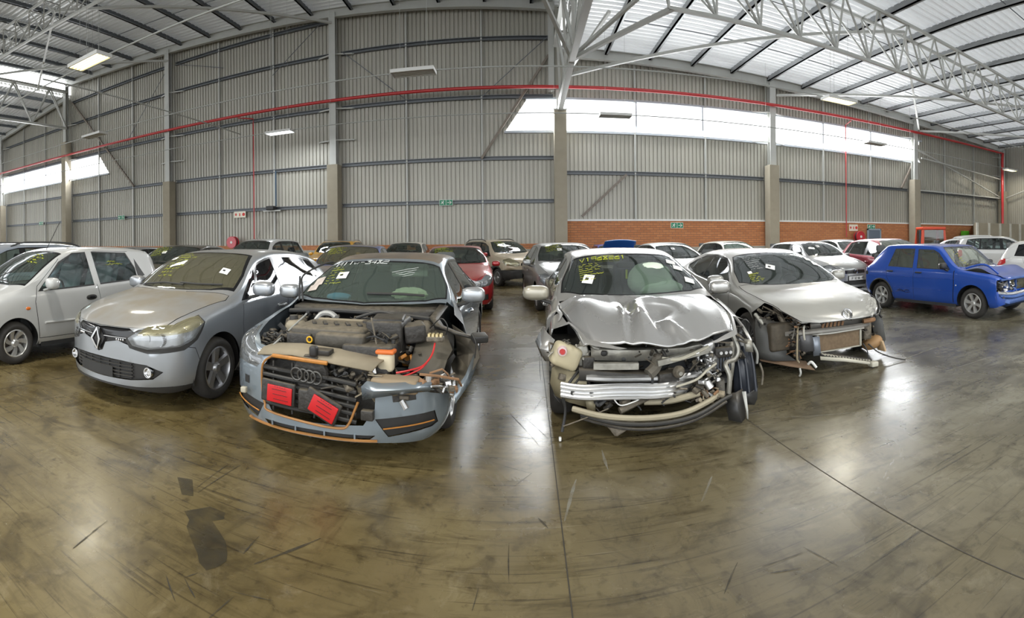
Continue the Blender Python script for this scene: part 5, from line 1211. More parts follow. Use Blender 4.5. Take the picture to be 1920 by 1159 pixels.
def build_background():
    mk=std_car
    mk('mpv_car','grey-blue people carrier with black roof rails beyond the white small hatchback at the left edge','suv',(-8.75,2.4,-90),4.3,.90,1.60,P_lblue,rails=black,write=3,group=None,antenna=True)
    mk('black_car','black hatchback parked behind the silver hatchback','hatch',(-7.25,7.0,-75),4.2,.89,1.53,P_black,write=6,stick=1)
    mk('grey_car','grey hatchback half hidden between the white small hatchback and the black hatchback','hatch',(-12.4,9.6,-90),3.9,.83,1.47,P_silver2)
    mk('white_van','white panel van with two roof aerials behind the silver hatchback','suv',(-8.5,11.95,-90),4.1,.88,1.72,P_white,antenna=True)
    mk('yellow_car','yellow crossover with silver roof rails near the back wall','suv',(-7.25,16.5,-84),3.9,.90,1.66,P_yellow,roofm=P_silver2,rails=alum)
    mk('dusty_blue_car','dusty blue hatchback behind the wrecked grey-blue car without a bonnet','hatch',(-3.5,8.5,-80),4.0,.86,1.50,P_dblue,roofm=P_dbroof,bonm=P_dbroof,write=4,glassm=wglassd)
    mk('cream_car','cream hatchback behind the dusty blue hatchback','hatch',(-4.35,16.2,-86),3.9,.84,1.56,P_cream)
    mk('red_car','red hatchback with big black grille in the aisle behind the first wrecked car','hatch',(-1.47,10.0,-84),4.1,.88,1.45,P_red,roofm=P_redroof,bonm=P_redroof,grille='big',wr=.31,write=3,lampm=lens,emblem=None)
    mk('beige_crossover','dusty beige crossover with black wheel arches and roof rails by the back wall','suv',(.25,16.3,-57),4.1,.87,1.62,P_beige,rails=black,cladding=black,style='multi',write=5,stick=1,mirror_m=redm if False else P_red,lampm=lensy)
    mk('silver_hatchback','silver hatchback with a dented bonnet peeping out left of the wrecked silver sedan','hatch',(1.22,9.95,-84),4.05,.87,1.50,P_silver,write=4,stick=1)
    mk('silver_sedan','silver sedan behind the right shoulder of the wrecked silver sedan','sedan',(4.75,11.7,-80),4.4,.86,1.47,P_silver,stick=1)
    mk('cream_hatchback','small cream hatchback with green tinted screen by the brick wall','hatch',(7.85,14.4,-82),3.7,.81,1.48,P_cream,glassm=glass('glass_green',(.55,.85,.7),.25,(.3,.42,.33)))
    mk('compact_car','silver hatchback with four round lamps and a white number plate','hatch',PL['round_lamp'],3.9,.81,1.465,P_silver,emblem='vw',plate_t='JP 12 BB GP',write=0,stick=2,lampm=lens)
    mk('dark_glass_car','silver car with dark glass between the silver hatchback and the maroon hatchback','hatch',(12.4,13.6,-90),4.0,.85,1.50,P_silver)
    mk('maroon_car','maroon hatchback with black wing mirrors behind the blue car','hatch',(9.95,8.6,-97),3.95,.85,1.53,P_maroon,roofm=paint('paint_maroon_roof',(.30,.03,.05),.2,.35,.5,dustcol=(.6,.5,.48)),mirror_m=black,glassm=glass('glass_pale',(.75,.85,.75),.3,(.42,.46,.38)))
    mk('white_delivery_van','white delivery van with a rounded roof by the partition','suv',(24.2,14.4,-30),4.3,.90,1.68,P_white)
    mk('white_pickup','white pickup in front of the white delivery van','sedan',(19.6,12.0,-60),4.4,.86,1.50,P_white)
    mk('green_glass_pickup','white pickup with a green tinted windscreen in front of the boarded partition','suv',(18.6,9.6,-45),4.2,.88,1.60,P_white,glassm=glass('glass_green2',(.25,.8,.6),.35,(.12,.45,.34)))
    mk('white_hatchback','white hatchback turned away with a tall red tail lamp at the right edge','hatch',PL['turned_white'],3.95,.86,1.47,P_white,sideg=tglass,handle_m=chrome)
    blue=mk('blue_open_car','blue hatchback with its bonnet raised in front of the brick wall','hatch',(3.45,16.2,-90),3.9,.83,1.40,P_blue)
    mb=MB(); V=[];F=[]
    for i in range(9):
        for j in range(13):
            u=i/8;v=(j/12-.5)*2; V.append(blue.P(1.0-.55*u,v*.62*(1-.1*u*u),1.06+.55*u-.05*v*v-.06*u*u))
    for i in range(8):
        for j in range(12): q=i*13+j; F.append((q,q+1,q+14,q+13))
    o=mesh_obj('raised_bonnet',V,F,plain('bonnet_blue_teal',(.02,.10,.30),.3,.3,coat=.6),blue.root,60)
    m=o.modifiers.new('solid','SOLIDIFY'); m.thickness=.02
PL.update(white_hatch=(-6.15,2.40,-90),round_lamp=(8.32,10.0,-88),turned_white=(13.4,4.15,-62))
# ---- the wrecked cars of the front row --------------------------------------
PL.update(bare_bay=(-1.458,3.113,-89.5),crumpled=(1.078,3.373,-92.0),coupe=(3.453,4.323,-93.0),blue_old=(8.138,4.634,-87.2))
def hose(c,name,pts,r,mat,n=8):
    "smooth hose through (a,b,z) points"
    P=[c.P(*p) for p in pts]; Q=[]
    for i in range(len(P)-1):
        p0=P[max(i-1,0)];p1=P[i];p2=P[i+1];p3=P[min(i+2,len(P)-1)]
        for k in range(6):
            t=k/6; Q.append(.5*((2*p1)+(p2-p0)*t+(2*p0-5*p1+4*p2-p3)*t*t+(3*p1-p0-3*p2+p3)*t**3))
    Q.append(P[-1]); return MB().tube(Q,r,n).build(name,mat,c.root)
def clutter(c,name,lo,hi,n,mats,seed,size=(.02,.07),stuff=True):
    "tangle of brackets, plugs and wires that nobody could count"
    r=random.Random(seed); mb=MB()
    for i in range(n):
        p=c.P(*[r.uniform(lo[k],hi[k]) for k in range(3)]); k=r.randrange(5); mi=r.randrange(len(mats)); s_=r.uniform(*size)
        rot=(r.uniform(-.5,.5),r.uniform(-.5,.5),r.uniform(0,3))
        if k==0: mb.rbox(p,(s_,s_*r.uniform(.5,1.5),s_*r.uniform(.3,1)),s_*.12,rot,2,mi)
        elif k==1: mb.obox(p,(s_*r.uniform(1,2.2),s_*.5,s_*.12),rot,mi)
        elif k==2:
            d=Vector((r.uniform(-1,1),r.uniform(-1,1),r.uniform(-.5,.5)))*s_*2; m=Vector((r.uniform(-1,1),r.uniform(-1,1),r.uniform(-.2,1)))*s_; mb.tube([p-d,p-d*.4+m,p+d*.4+m*.6,p+d],s_*.09+.003,5,mi=mi)
        elif k==3: mb.tube([p,p+Vector((r.uniform(-1,1),r.uniform(-1,1),r.uniform(-1,1)))*s_],s_*.35,8,mi=mi)
        else: mb.blob(p,(s_,s_*r.uniform(.6,1.2),s_*r.uniform(.5,1)),2.6,5,.12,i,mi)
    o=mb.build(name,mats,c.root,30)
    if stuff: o['kind']='stuff'
    return o
def sheetpart(c,name,rows,mat,thick=.006,smooth=40,parent=None):
    "bent sheet through a grid of (a,b,z) points"
    V=[];F=[];n=len(rows[0])
    for r_ in rows: V+=[c.P(*p) for p in r_]
    for i in range(len(rows)-1):
        for j in range(n-1): F.append((i*n+j,i*n+j+1,(i+1)*n+j+1,(i+1)*n+j))
    o=mesh_obj(name,V,F,mat,parent or c.root,smooth); m=o.modifiers.new('thickness','SOLIDIFY'); m.thickness=thick; return o
def bar(c,name,p,q,w,h,mat,parent=None): return MB().beam(c.P(*p),c.P(*q),w,h).build(name,mat,parent or c.root,0)
def rb(c,name,p,size,mat,r=.02,rot=(0,0,0),parent=None):
    "rounded box; size (along car, across, up)"
    return MB().rbox(c.P(*p),size,r,rot).build(name,mat,parent or c.root)
def cl_top(sh,l): return l+[('d',float(sh.inv(*l[-1])[0]),1),('d',float(sh.inv(*l[0])[0]),1)]
def sedan_glass(c,sh,T,sa,sb,gw,gs,seal=True,sides=True,quarter=True,roof=None,wsx=0):
    A=lambda a:a*sa; cw,rf=A(T['cowl']),A(T['roof'])
    def wsc(d): return [('t',cw-.02-d,0),('t',cw+.01-d,.3*sb),('t',cw+.06-d,.55*sb),('t',cw+.17-d*.7,(.715+d*.6)*sb),('t',cw+.36,(.695+d*.6)*sb),('t',rf+d,(.575+d*.5)*sb),('t',rf-.04+d,.3*sb),('t',rf-.05+d,0)]
    if roof: c.region('roof',cl_top(sh,[('t',rf+.03,0),('t',rf+.05,.3*sb),('t',rf+.09,.57*sb),('t',rf+.5,.60*sb),('t',A(T['rt'])-.1,.58*sb),('t',A(T['rt'])-.04,0)]),roof)
    c.region('windscreen_seal',cl_top(sh,wsc(.022)),blackg,off=-.001); c.region('windscreen',cl_top(sh,wsc(0)),gw,off=-.004)
    if sides:
        w=[A(q) for q in T['win']]; q4=[A(q) for q in T['quarter']]
        c.region('window_surround',dlo(sh,w[0]-.07,w[1]-.07,q4[2]+.03,q4[3]+.02,.008,.035,9),blackg,off=-.002)
        c.region('front_window',dlo(sh,w[0],w[1],w[2],w[2],.03,.055),gs,off=-.005); c.region('rear_window',dlo(sh,w[3],w[3],w[4],w[5],.03,.055),gs,off=-.005)
        c.region('rear_quarter_glass',dlo(sh,q4[0],q4[1],q4[2],q4[3],.045,.06,4),gs,off=-.005)
    rb_,rt=A(T['rb']),A(T['rt'])
    c.region('rear_screen',cl_top(sh,[('t',rt,0),('t',rt+.02,.5*sb),('t',rb_-.03,.60*sb),('t',rb_,.3*sb),('t',rb_,0)]),gs,off=-.004)
def doors(c,sh,fd,bp,rd,zs=.30,ztop=.9,two=False):
    if two:
        c.region('front_door',[('s',fd,ztop),('s',fd-.02,.7),('s',fd+.01,zs),('s',bp,zs),('s',bp+.03,.6),('s',bp,ztop+.02)]); 
    else:
        c.region('front_door',[('s',fd,ztop),('s',fd-.02,.7),('s',fd+.01,zs),('s',bp,zs),('s',bp+.01,.6),('s',bp,ztop+.02)])
        c.region('rear_door',[('s',bp+.025,ztop+.02),('s',bp+.03,.6),('s',bp+.02,zs),('s',rd-.05,zs),('s',rd,.55),('s',rd+.18,.76),('s',rd+.22,ztop+.02)])
        c.strip([('s',rd+.23,ztop+.03),('s',rd+.2,.76),('s',rd+.01,.55),('s',rd-.04,zs)],.003)
    c.strip([('s',fd,ztop+.01),('s',fd-.02,.7),('s',fd+.01,zs)],.004); c.strip([('s',bp+.012,ztop+.04),('s',bp+.02,.6),('s',bp+.01,zs)],.003); c.strip([('s',fd,zs-.01),('s',bp+.5,zs-.01)],.003)
def build_bare_bay():
    L,W,H=4.31,.89,1.43; T=dict(TEMPL['sedan'],roof=1.88,bot=[(0,.165),(.3,.145),(.6,.19),(1.5,.2),(3,.2),(3.7,.24),(4.45,.32)]); sa=L/T['L'];sb=W/T['W']; sh=std_shell(T,L,W,H)
    def dmg(v,key):
        v=v.copy()
        if key in('front_bumper','fog_grille','lower_slot') or (key=='x' and v[0,0]<.6):
            k=np.clip((v[:,1]-.45)/.45,0,1); v[:,1]+=.035*k; v[:,0]-=.03*k; v[:,2]-=.02*k*k
        return v
    c=Car('sedan_car',sh,'wrecked grey-blue car with bare engine bay and two red plates in its grille','car',*PL['bare_bay'],fo=.87,wb=2.637,hi=True,damage=dmg,wheel_r=.315)
    pm=paint('paint_steel_blue',(.255,.305,.35),.5,.26,.2,dustcol=(.28,.25,.19)); rfm=paint('paint_blue_dusty_roof',(.04,.042,.05),.2,.4,.9,dustcol=(.20,.155,.105))
    c.arch(.87,.315,.385); c.arch(3.507,.315,.38)
    g=[('f',0,.745),('f',.36,.74),('f',.45,.60),('f',.44,.40),('f',.36,.28),('f',0,.265),('d',0,sh.inv('f',0,.265)[1]),('d',0,sh.inv('f',0,.745)[1])]
    c.region('front_wing',[('f',.40,.62),('s',.20,.56),('s',.48,.58),('s',.62,.30),('s',1.2,.35),('s',1.32,.9),('t',1.30,.76),('t',1.0,.735),('t',.6,.69),('t',.3,.62),('t',.16,.52),('f',.29,.735),('f',.36,.70)],pm,drop='L')
    c.region('front_bumper',[('f',0,.62),('f',.40,.60),('f',.45,.535),('f',.62,.555),('s',.18,.565),('s',.48,.58),('s',.52,.45),('s',.50,.2),('d',.95,0),('d',0,0)],pm)
    c.region('headlamp',[('f',.45,.655),('f',.52,.59),('s',.20,.60),('s',.36,.60),('s',.55,.72),('t',.50,.715),('t',.25,.64)],lens,drop='L',off=.002)
    c.region('bonnet',cl_top(sh,[('f',0,.735),('f',.30,.735),('t',.16,.53),('t',.3,.63),('t',.6,.70),('t',1.0,.745),('t',1.27,.755),('t',1.20,.60),('t',1.16,.45),('t',1.12,0)]),drop='LR')
    c.region('grille',g,drop='LR')
    c.region('fog_grille',[('f',.44,.325),('f',.80,.365),('f',.815,.275),('f',.78,.25),('f',.52,.20)],black,off=-.012)
    c.region('lower_slot',[('f',0,.215),('f',.44,.21),('f',.40,.18),('f',0,.18),('d',0,sh.inv('f',0,.18)[1]),('d',0,sh.inv('f',0,.215)[1])],black,off=-.02)
    sedan_glass(c,sh,T,sa,sb,glass('sedan_screen',(.78,.92,.84),.20,(.25,.32,.27),.8),sglass,roof=rfm)
    doors(c,sh,1.36,2.30,3.02)
    c.build_body(pm); c.liners(('FR','RL','RR')); c.under(a0=1.2,a1=3.1); c.interior(ac=1.28,steer=-1)
    c.wheels('spoke5v',rim_r=.225)
    add_lamp(c,'headlamp',[(.2,.60,.64,.045)])
    # orange-edged grille frame, pushed in at the torn end
    fx=-.005
    fpts=[(fx+.02,.10,.695),(fx,-.15,.71),(fx+.02,-.34,.71),(fx+.04,-.44,.63),(fx+.05,-.455,.45),(fx+.03,-.42,.34),(fx,-.36,.295),(fx-.02,0,.265),(fx,.20,.255),(fx+.02,.255,.28),(fx+.03,.30,.38),(fx+.03,.325,.44)]
    hose(c,'grille_frame',fpts[:1]+fpts[1:2]+fpts[2:3],.015,orange); hose(c,'grille_frame',fpts[2:],.009,plain('copper_tape',(.36,.17,.05),.45))
    for (a,b) in ((.60,.64),(.545,.60),(.49,.53),(.44,.43),(.39,.36),(.335,.31)):
        hose(c,'grille_slat',[(.05,-.44,a+.01),(.03,-.2,a),(.03,.05,a-.01),(.06,.30,a-.05)],.017,black)
    for b in (-.36,-.2,-.02,.12,.24): bar(c,'grille_upright',(.06,b,.66-.1*(b>.1)),(.05,b,.28),.012,.012,grimed)
    for i in range(4):
        ctr=c.P(-.0+.004*i,-.135+.050*i,.600-.006*i); MB().tube([ctr+Vector((.006*math.sin(t),(.043-.003*(i==3))*math.cos(t),.046*math.sin(t)))for t in np.linspace(0,2*PI,21)[:-1]],.0085,6,closed=True).build('ring_emblem',plain('ring_dusty',(.085,.082,.075),.4,.5,noise=.4),c.root)
    MB().lathe([(0,.02),(.13,.02),(.14,.0)],20,'x',tuple(c.P(.06,-.05,.60))).build('sensor_cover',grimed,c.root)
    for (b,z,ry) in ((-.262,.44,-4),(.085,.385,-25)):
        o=MB().rbox(c.P(-.012,b-.02,z+.01),(.03,.28,.165),.012,(R(ry),0,0)).build('plate_holder',grimed,c.root)
        p_=MB().rbox(c.P(-.035,b,z),(.012,.205,.125),.006,(R(ry),0,0)).build('red_plate',redm,o)
        mb=MB(); Mx=Matrix.Rotation(R(ry),3,'X')
        for k in range(3): mb.beam(c.P(-.042,b,z)+Mx@Vector((0,-.06+.008*k,.035-.035*k)),c.P(-.042,b,z)+Mx@Vector((0,.06+.008*k,.035-.035*k)),.008,.002)
        for k in range(5): mb.beam(c.P(-.042,b,z)+Mx@Vector((0,-.04+.02*k,.056)),c.P(-.042,b,z)+Mx@Vector((0,-.03+.02*k,.056)),.006,.002)
        mb.build('plate_slots',inkm,p_,0)
    rb(c,'plate_bracket',(-.0,-.07,.42),(.05,.10,.16),grimed)
    # radiator panel behind the grille, dusty front cross panel
    rb(c,'radiator',(.22,0,.45),(.05,1.0,.40),grimed); 
    sheetpart(c,'cross_panel',[[(.05,-.50,.70),(.04,-.2,.725),(.03,.1,.70),(.05,.42,.66)],[(.12,-.48,.745),(.10,-.2,.76),(.10,.1,.74),(.12,.45,.70)],[(.27,-.46,.75),(.25,-.2,.77),(.24,.1,.755),(.26,.48,.71)],[(.30,-.46,.68),(.28,-.2,.69),(.27,.1,.68),(.29,.5,.64)]],dusttop,.012)
    rb(c,'bonnet_catch',(.05,-.02,.765),(.06,.06,.08),black); rb(c,'bonnet_catch_plate',(.10,.02,.755),(.10,.16,.04),grimed,.01)
    # engine bay
    mb=MB(); mb.box(tuple(c.P(1.15,-.66,.36)),tuple(c.P(.25,.66,.40))); mb.box(tuple(c.P(1.22,-.70,.4)),tuple(c.P(1.18,.70,.88))); mb.build('engine_bay_floor',trimd,c.root,0)
    sheetpart(c,'inner_wing',[[(.25,-.66,.62),(.7,-.68,.72),(1.18,-.70,.85)],[(.25,-.60,.66),(.7,-.60,.76),(1.18,-.60,.87)],[(.25,-.56,.45),(.7,-.55,.45),(1.18,-.55,.45)]],grime,.01)
    ec=MB(); ec.rbox(c.P(.56,-.05,.80),(.46,.64,.16),.05); ec.rbox(c.P(.40,.08,.79),(.26,.42,.13),.05); 
    eo=ec.build('engine_cover',plain('engine_cover_dusty',(.05,.045,.036),.55,dust=.75,dustcol=(.25,.21,.145),bump=.35,noise=.5,nscale=20),c.root)
    for k in range(5): MB().rbox(c.P(.55,-.24+.10*k,.885),(.13,.035,.025),.01,(0,0,R(28))).build('cover_rib',grimed,eo)
    MB().rbox(c.P(.74,-.05,.885),(.04,.46,.02),.008).build('cover_ridge',dusttop,eo); MB().lathe([(0,.0),(.05,.0),(.055,-.02)],18,'z',tuple(c.P(.70,.19,.895))).build('oil_cap',grimed,eo)
    MB().rbox(c.P(.36,-.27,.77),(.12,.22,.13),.02).build('cover_end',grimed,eo)
    MB().tube([c.P(.30,-.17,.79)+Vector((0,.022*math.cos(t),.022*math.sin(t))) for t in np.linspace(0,2*PI,17)[:-1]],.007,6,closed=True).build('dipstick_ring',plain('dipstick_yellow',(.75,.42,.02),.4),c.root)
    rb(c,'battery_box',(.66,.38,.80),(.36,.30,.26),grimed,.03); rb(c,'battery_lid',(.66,.38,.925),(.30,.26,.05),plain('box_black',(.015,.015,.015),.4,dust=.22,bump=.2,nscale=20,noise=.5),.03,(0,0,.15))
    rb(c,'fuse_box',(.62,.60,.83),(.20,.17,.14),grimed,.02,(.1,0,.3)); rb(c,'air_filter_box',(.38,.32,.70),(.30,.40,.18),grimed,.03)
    mb=MB()
    for k in range(9): mb.beam(c.P(.24,.16+.042*k,.72),c.P(.52,.16+.042*k,.80),.012,.02)
    mb.build('filter_box_ribs',grimed,c.root,0)
    hose(c,'turbo_hose',[(.86,-.40,.80),(.88,-.32,.90),(.86,-.22,.915),(.80,-.14,.89)],.026,plain('hose_silver',(.55,.55,.53),.4,.6))
    hose(c,'air_duct',[(.80,.22,.86),(.62,.17,.80),(.48,.16,.72)],.04,grimed); hose(c,'coolant_hose',[(.34,.10,.66),(.44,.19,.80),(.62,.22,.86),(.8,.3,.88)],.022,grimed)
    hose(c,'bonnet_stay',[(.18,-.44,.74),(.86,-.46,.90)],.008,steel); hose(c,'stay_rod',[(.28,.40,.72),(.40,.31,.97)],.007,grime)
    o=MB().blob(c.P(.72,-.50,.80),(.20,.17,.14),2.6,12).build('coolant_bottle',plain('bottle_dusty',(.34,.30,.22),.6,dust=.6),c.root); MB().lathe([(0,.03),(.035,.03),(.04,0),(.04,-.03)],16,'z',tuple(c.P(.72,-.52,.875))).build('bottle_cap',grimed,o)
    MB().lathe([(.02,.03),(.06,.03),(.10,.0),(.12,-.08)],22,'z',tuple(c.P(.90,-.58,.84))).build('strut_top',grime,c.root); MB().lathe([(.02,.03),(.06,.03),(.10,.0),(.12,-.08)],22,'z',tuple(c.P(.92,.60,.84))).build('strut_top',grime,c.root)
    o=MB().rbox(c.P(.24,.47,.68),(.09,.12,.14),.03).build('washer_neck',plain('neck_cream',(.62,.55,.40),.6,noise=.2),c.root); MB().rbox(c.P(.24,.47,.755),(.10,.14,.03),.012).build('neck_rim',plain('rim_orange',(.68,.16,.03),.5),o)
    rb(c,'orange_clip',(.30,.36,.76),(.05,.05,.05),plain('rim_orange',(.68,.16,.03),.5),.01)
    hose(c,'red_cable',[(.18,.56,.62),(.20,.66,.64),(.26,.74,.66),(.34,.79,.72),(.42,.80,.79)],.007,plain('cable_red',(.55,.03,.03),.4)); hose(c,'red_cable',[(.18,.57,.60),(.14,.62,.61),(.22,.72,.64),(.30,.76,.67)],.006,plain('cable_red',(.55,.03,.03),.4))
    tb=MB().rbox(c.P(.44,.80,.82),(.07,.13,.04),.01).build('terminal_block',grime,c.root)
    for k in range(8): MB().lathe([(0,.02),(.011,.02),(.013,-.01)],8,'z',tuple(c.P(.42+.035*(k%2),.755+.03*(k//2),.84))).build('terminal',plain('brass',(.6,.5,.28),.35,.7),tb)
    # torn left corner: dusty wheel liner, bent wing rail, hanging wing scrap
    sheetpart(c,'wheel_arch_liner',[[(.30,.62,.62),(.62,.62,.76),(.95,.66,.80),(1.2,.72,.74)],[(.28,.74,.58),(.60,.76,.74),(.92,.80,.78),(1.18,.84,.70)],[(.24,.84,.50),(.46,.88,.66),(.60,.90,.70),(.66,.90,.66)],[(.20,.62,.40),(.4,.64,.42),(.6,.66,.42),(.8,.68,.42)]],plain('liner_dusty',(.05,.046,.038),.7,dust=.5,noise=.5,nscale=7,dustcol=(.19,.16,.11)),.008)
    sheetpart(c,'bent_wing_rail',[[(1.25,.70,.97),(.95,.66,.90),(.80,.74,.86),(.66,.92,.83),(.60,1.10,.80)],[(1.25,.78,.96),(.97,.74,.89),(.84,.80,.85),(.72,.95,.82),(.67,1.12,.79)]],grimed,.02)
    sheetpart(c,'torn_wing',[[(.95,.86,.84),(.80,.98,.80),(.66,1.10,.74)],[(.90,.90,.72),(.76,1.02,.68),(.62,1.12,.64)],[(.78,.92,.62),(.62,1.02,.56),(.50,1.06,.54)],[(.55,.90,.60),(.36,.97,.50),(.24,.96,.46)]],plain('torn_wing_inner',(.07,.06,.045),.6,.2,noise=.5,nscale=9,dust=.25,dustcol=(.2,.17,.11)),.006,25)
    sheetpart(c,'torn_wing_edge',[[(.66,1.07,.66),(.42,1.03,.56),(.16,.98,.52)],[(.64,1.10,.60),(.40,1.06,.50),(.14,.99,.44)]],pm,.006)
    sheetpart(c,'crumpled_wing',[[(1.35,.80,1.0),(1.22,.84,.97),(1.12,.86,.9)],[(1.38,.88,.9),(1.28,.90,.88),(1.10,.94,.82)],[(1.36,.87,.7),(1.22,.93,.72),(1.05,.98,.7)]],plain('crumpled_grey',(.32,.33,.34),.4,.5,noise=.15),.006,20)
    rb(c,'black_connector',(.60,1.12,.80),(.10,.12,.06),black,.015,(0,.2,.4))
    hose(c,'hanging_wire',[(.56,1.06,.84),(.50,1.10,.78),(.52,1.09,.66)],.004,black); hose(c,'loop_wire',[(.75,.70,.84),(.70,.80,.93),(.66,.86,.88),(.7,.84,.80)],.005,black)
    clutter(c,'engine_bay_tangle',(.3,-.62,.62),(1.1,-.34,.84),60,[grime,grimed,grimed,trimd],3); clutter(c,'torn_corner_tangle',(.05,.30,.46),(.30,.66,.62),70,[grime,grimed,alum,dusttop],5); clutter(c,'bay_tangle',(.85,-.3,.70),(1.12,.6,.86),50,[grimed,grimed,trimd,orange],6); clutter(c,'lamp_mount_scrap',(.04,.78,.50),(.22,.98,.64),34,[alum,grime,rust,grimed],8); clutter(c,'bay_tangle',(.42,.48,.60),(.7,.72,.72),24,[grimed,grime,orange],9)
    clutter(c,'bay_tangle',(.28,-.62,.70),(.5,-.40,.80),30,[grimed,grime,steel,trimd],11,(.02,.06)); clutter(c,'bay_tangle',(.30,.28,.78),(.55,.52,.84),22,[grimed,trimd,black],12,(.02,.05)); clutter(c,'bay_tangle',(.9,-.55,.84),(1.05,.6,.90),40,[grimed,trimd,black,grime],13,(.02,.05)); clutter(c,'grille_wreck',(.06,-.1,.50),(.16,.32,.66),50,[grimed,black,grime],14,(.02,.06))
    for b0,b1,z in ((-.38,.02,.80),(-.1,.3,.84),(.05,.44,.90)): hose(c,'engine_hose',[(.78,b0,z),(.84,(b0+b1)/2,z+.05),(.80,b1,z+.02)],.014,black)
    rb(c,'radiator_bottle',(.10,.58,.565),(.16,.34,.10),plain('bottle_brown',(.27,.20,.12),.6,dust=.4),.03)
    for k in range(4): hose(c,'lamp_rib',[(.16+.05*k,-.50,.745+.01*k),(.24+.06*k,-.64,.735+.012*k)],.010,grimed)
    # scuttle, screen wipers, bent wiper standing up
    sheetpart(c,'scuttle_tray',[[(1.08,-.70,.90),(1.02,-.3,.915),(1.02,.3,.91),(1.06,.72,.89)],[(1.14,-.72,.935),(1.10,-.3,.95),(1.10,.3,.95),(1.13,.74,.93)],[(1.36,-.70,.96),(1.24,-.3,.975),(1.24,.3,.975),(1.36,.72,.96)]],grimed,.01)
    hose(c,'bonnet_seal',[(1.00,-.70,.90),(.96,-.35,.925),(.97,0,.925),(1.0,.4,.90),(.98,.74,.87)],.022,black)
    c.wiper([('t',1.28,.55),('t',1.27,.3),('t',1.25,.02)],.012); hose(c,'wiper_arm',[(1.26,.30,.985),(1.22,0,.97),(1.20,-.12,.955)],.008,black)
    w_=hose(c,'raised_wiper',[(1.20,-.66,.97),(1.24,-.685,1.10),(1.30,-.70,1.22),(1.50,-.58,1.32),(1.62,-.50,1.345)],.010,black); hose(c,'wiper_blade',[(1.22,-.70,1.22),(1.20,-.70,.98)],.010,black)
    c.mirror(1.55,1.03,paint('paint_mirror_silver',(.42,.44,.46),.6,.3,.3),b=.985,size=(.15,.23,.15))
    c.handle(2.16,.79,chrome,recess=False)
    c.ink('t',tstrokes('Mllw-3482',1.725,-.50,.05,.07),whi,r=.005)
    c.ink('t',scribble_t(1.69,-.52,.20,7,.045,rnd),yel,r=.003)
    sticker(c,'t',1.54,-.36,.11,.11); c.patch('t',1.49,-.60,.13,.10,plain('sticker_pink',(.66,.58,.52),.7),'licence_sticker'); c.patch('t',1.40,-.63,.10,.10,plain('sticker_pink',(.66,.58,.52),.7),'licence_sticker')
    mb=MB(); 
    for k in range(4):
        P=[c.surf('t',1.58+.022*j-.02*k+.008*math.sin(j*3+k),.16+.05*j+.04*k,.006)[0] for j in range(6-k)]; mb.tube(P,.0022,4)
    mb.build('screen_cracks',whi,c.root)
    MB().blob(c.P(1.62,.33,1.02),(.22,.36,.14),2,14,.10,4).build('spent_airbag',plain('airbag_pale',(.62,.66,.48),.9,bump=.3),c.root)
    MB().blob(c.P(1.48,-.38,.99),(.14,.26,.09),2,10,.12,5).build('blue_cloth',plain('cloth_blue',(.10,.30,.50),.9),c.root)
    MB().rbox(c.P(1.86,.28,1.25),(.04,.40,.14),.02).build('sun_visor',plain('visor_grey',(.42,.46,.42),.8),c.root); MB().rbox(c.P(1.84,0,1.27),(.05,.16,.08),.03).build('interior_mirror',black,c.root)
    # bumper scars, fog trims, orange lip
    c.patch('f',.62,.48,.14,.055,grimed,'lamp_washer_hole',ang=6); MB().rbox(c.surf('f',.62,.48,.012)[0],(.03,.07,.03),.01).build('washer_jet',grime,c.root)
    rb(c,'loose_clip',(.01,.40,.365),(.05,.09,.07),grimed,.01); rb(c,'loose_clip',(.06,-.63,.40),(.04,.05,.045),plain('clip_cream',(.45,.42,.33),.6),.01)
    c.patch('f',-.64,.47,.06,.06,black,'bumper_hole',off=.003)
    for sg in (1,-1): MB().tube([c.surf('f',sg*u,.262+.13*(u-.5),.008)[0] for u in np.linspace(.49,.79,11)],.005,6).build('fog_trim',orange,c.root)
    MB().tube([c.surf('f',u,.178-.01*abs(u),.006)[0] for u in np.linspace(-.62,.45,24)],.012,6,flat=.8).build('lip_trim',plain('copper_tape',(.36,.17,.05)),c.root)
    for u in (-.36,-.15,.08,.3): MB().beam(c.surf('f',u,.218,.0)[0],c.surf('f',u,.175,.0)[0],.012).build('lip_bracket',pm,c.root,0)
    sheetpart(c,'torn_bumper_edge',[[(-.0,.40,.60),(.02,.50,.585),(.03,.66,.60),(.06,.84,.60)],[(.0,.36,.56),(-.03,.46,.545),(-.02,.64,.565),(.04,.84,.58)],[(.03,.36,.46),(-.005,.44,.49),(.0,.62,.53),(.05,.83,.55)]],pm,.006,25)
    return c
def tstrokes(t,a,b,w,h,gap=.3,slant=.2):
    "word written on a screen: letters run along +b, their tops point up the screen (+a)"
    out=[];x=0
    for ch in t:
        for st in SEG.get(ch,[]): out.append([(a+v*h/2,b+x+u*w+slant*v*h/2*.5) for u,v in st])
        x+=w*(1+gap)
    return out
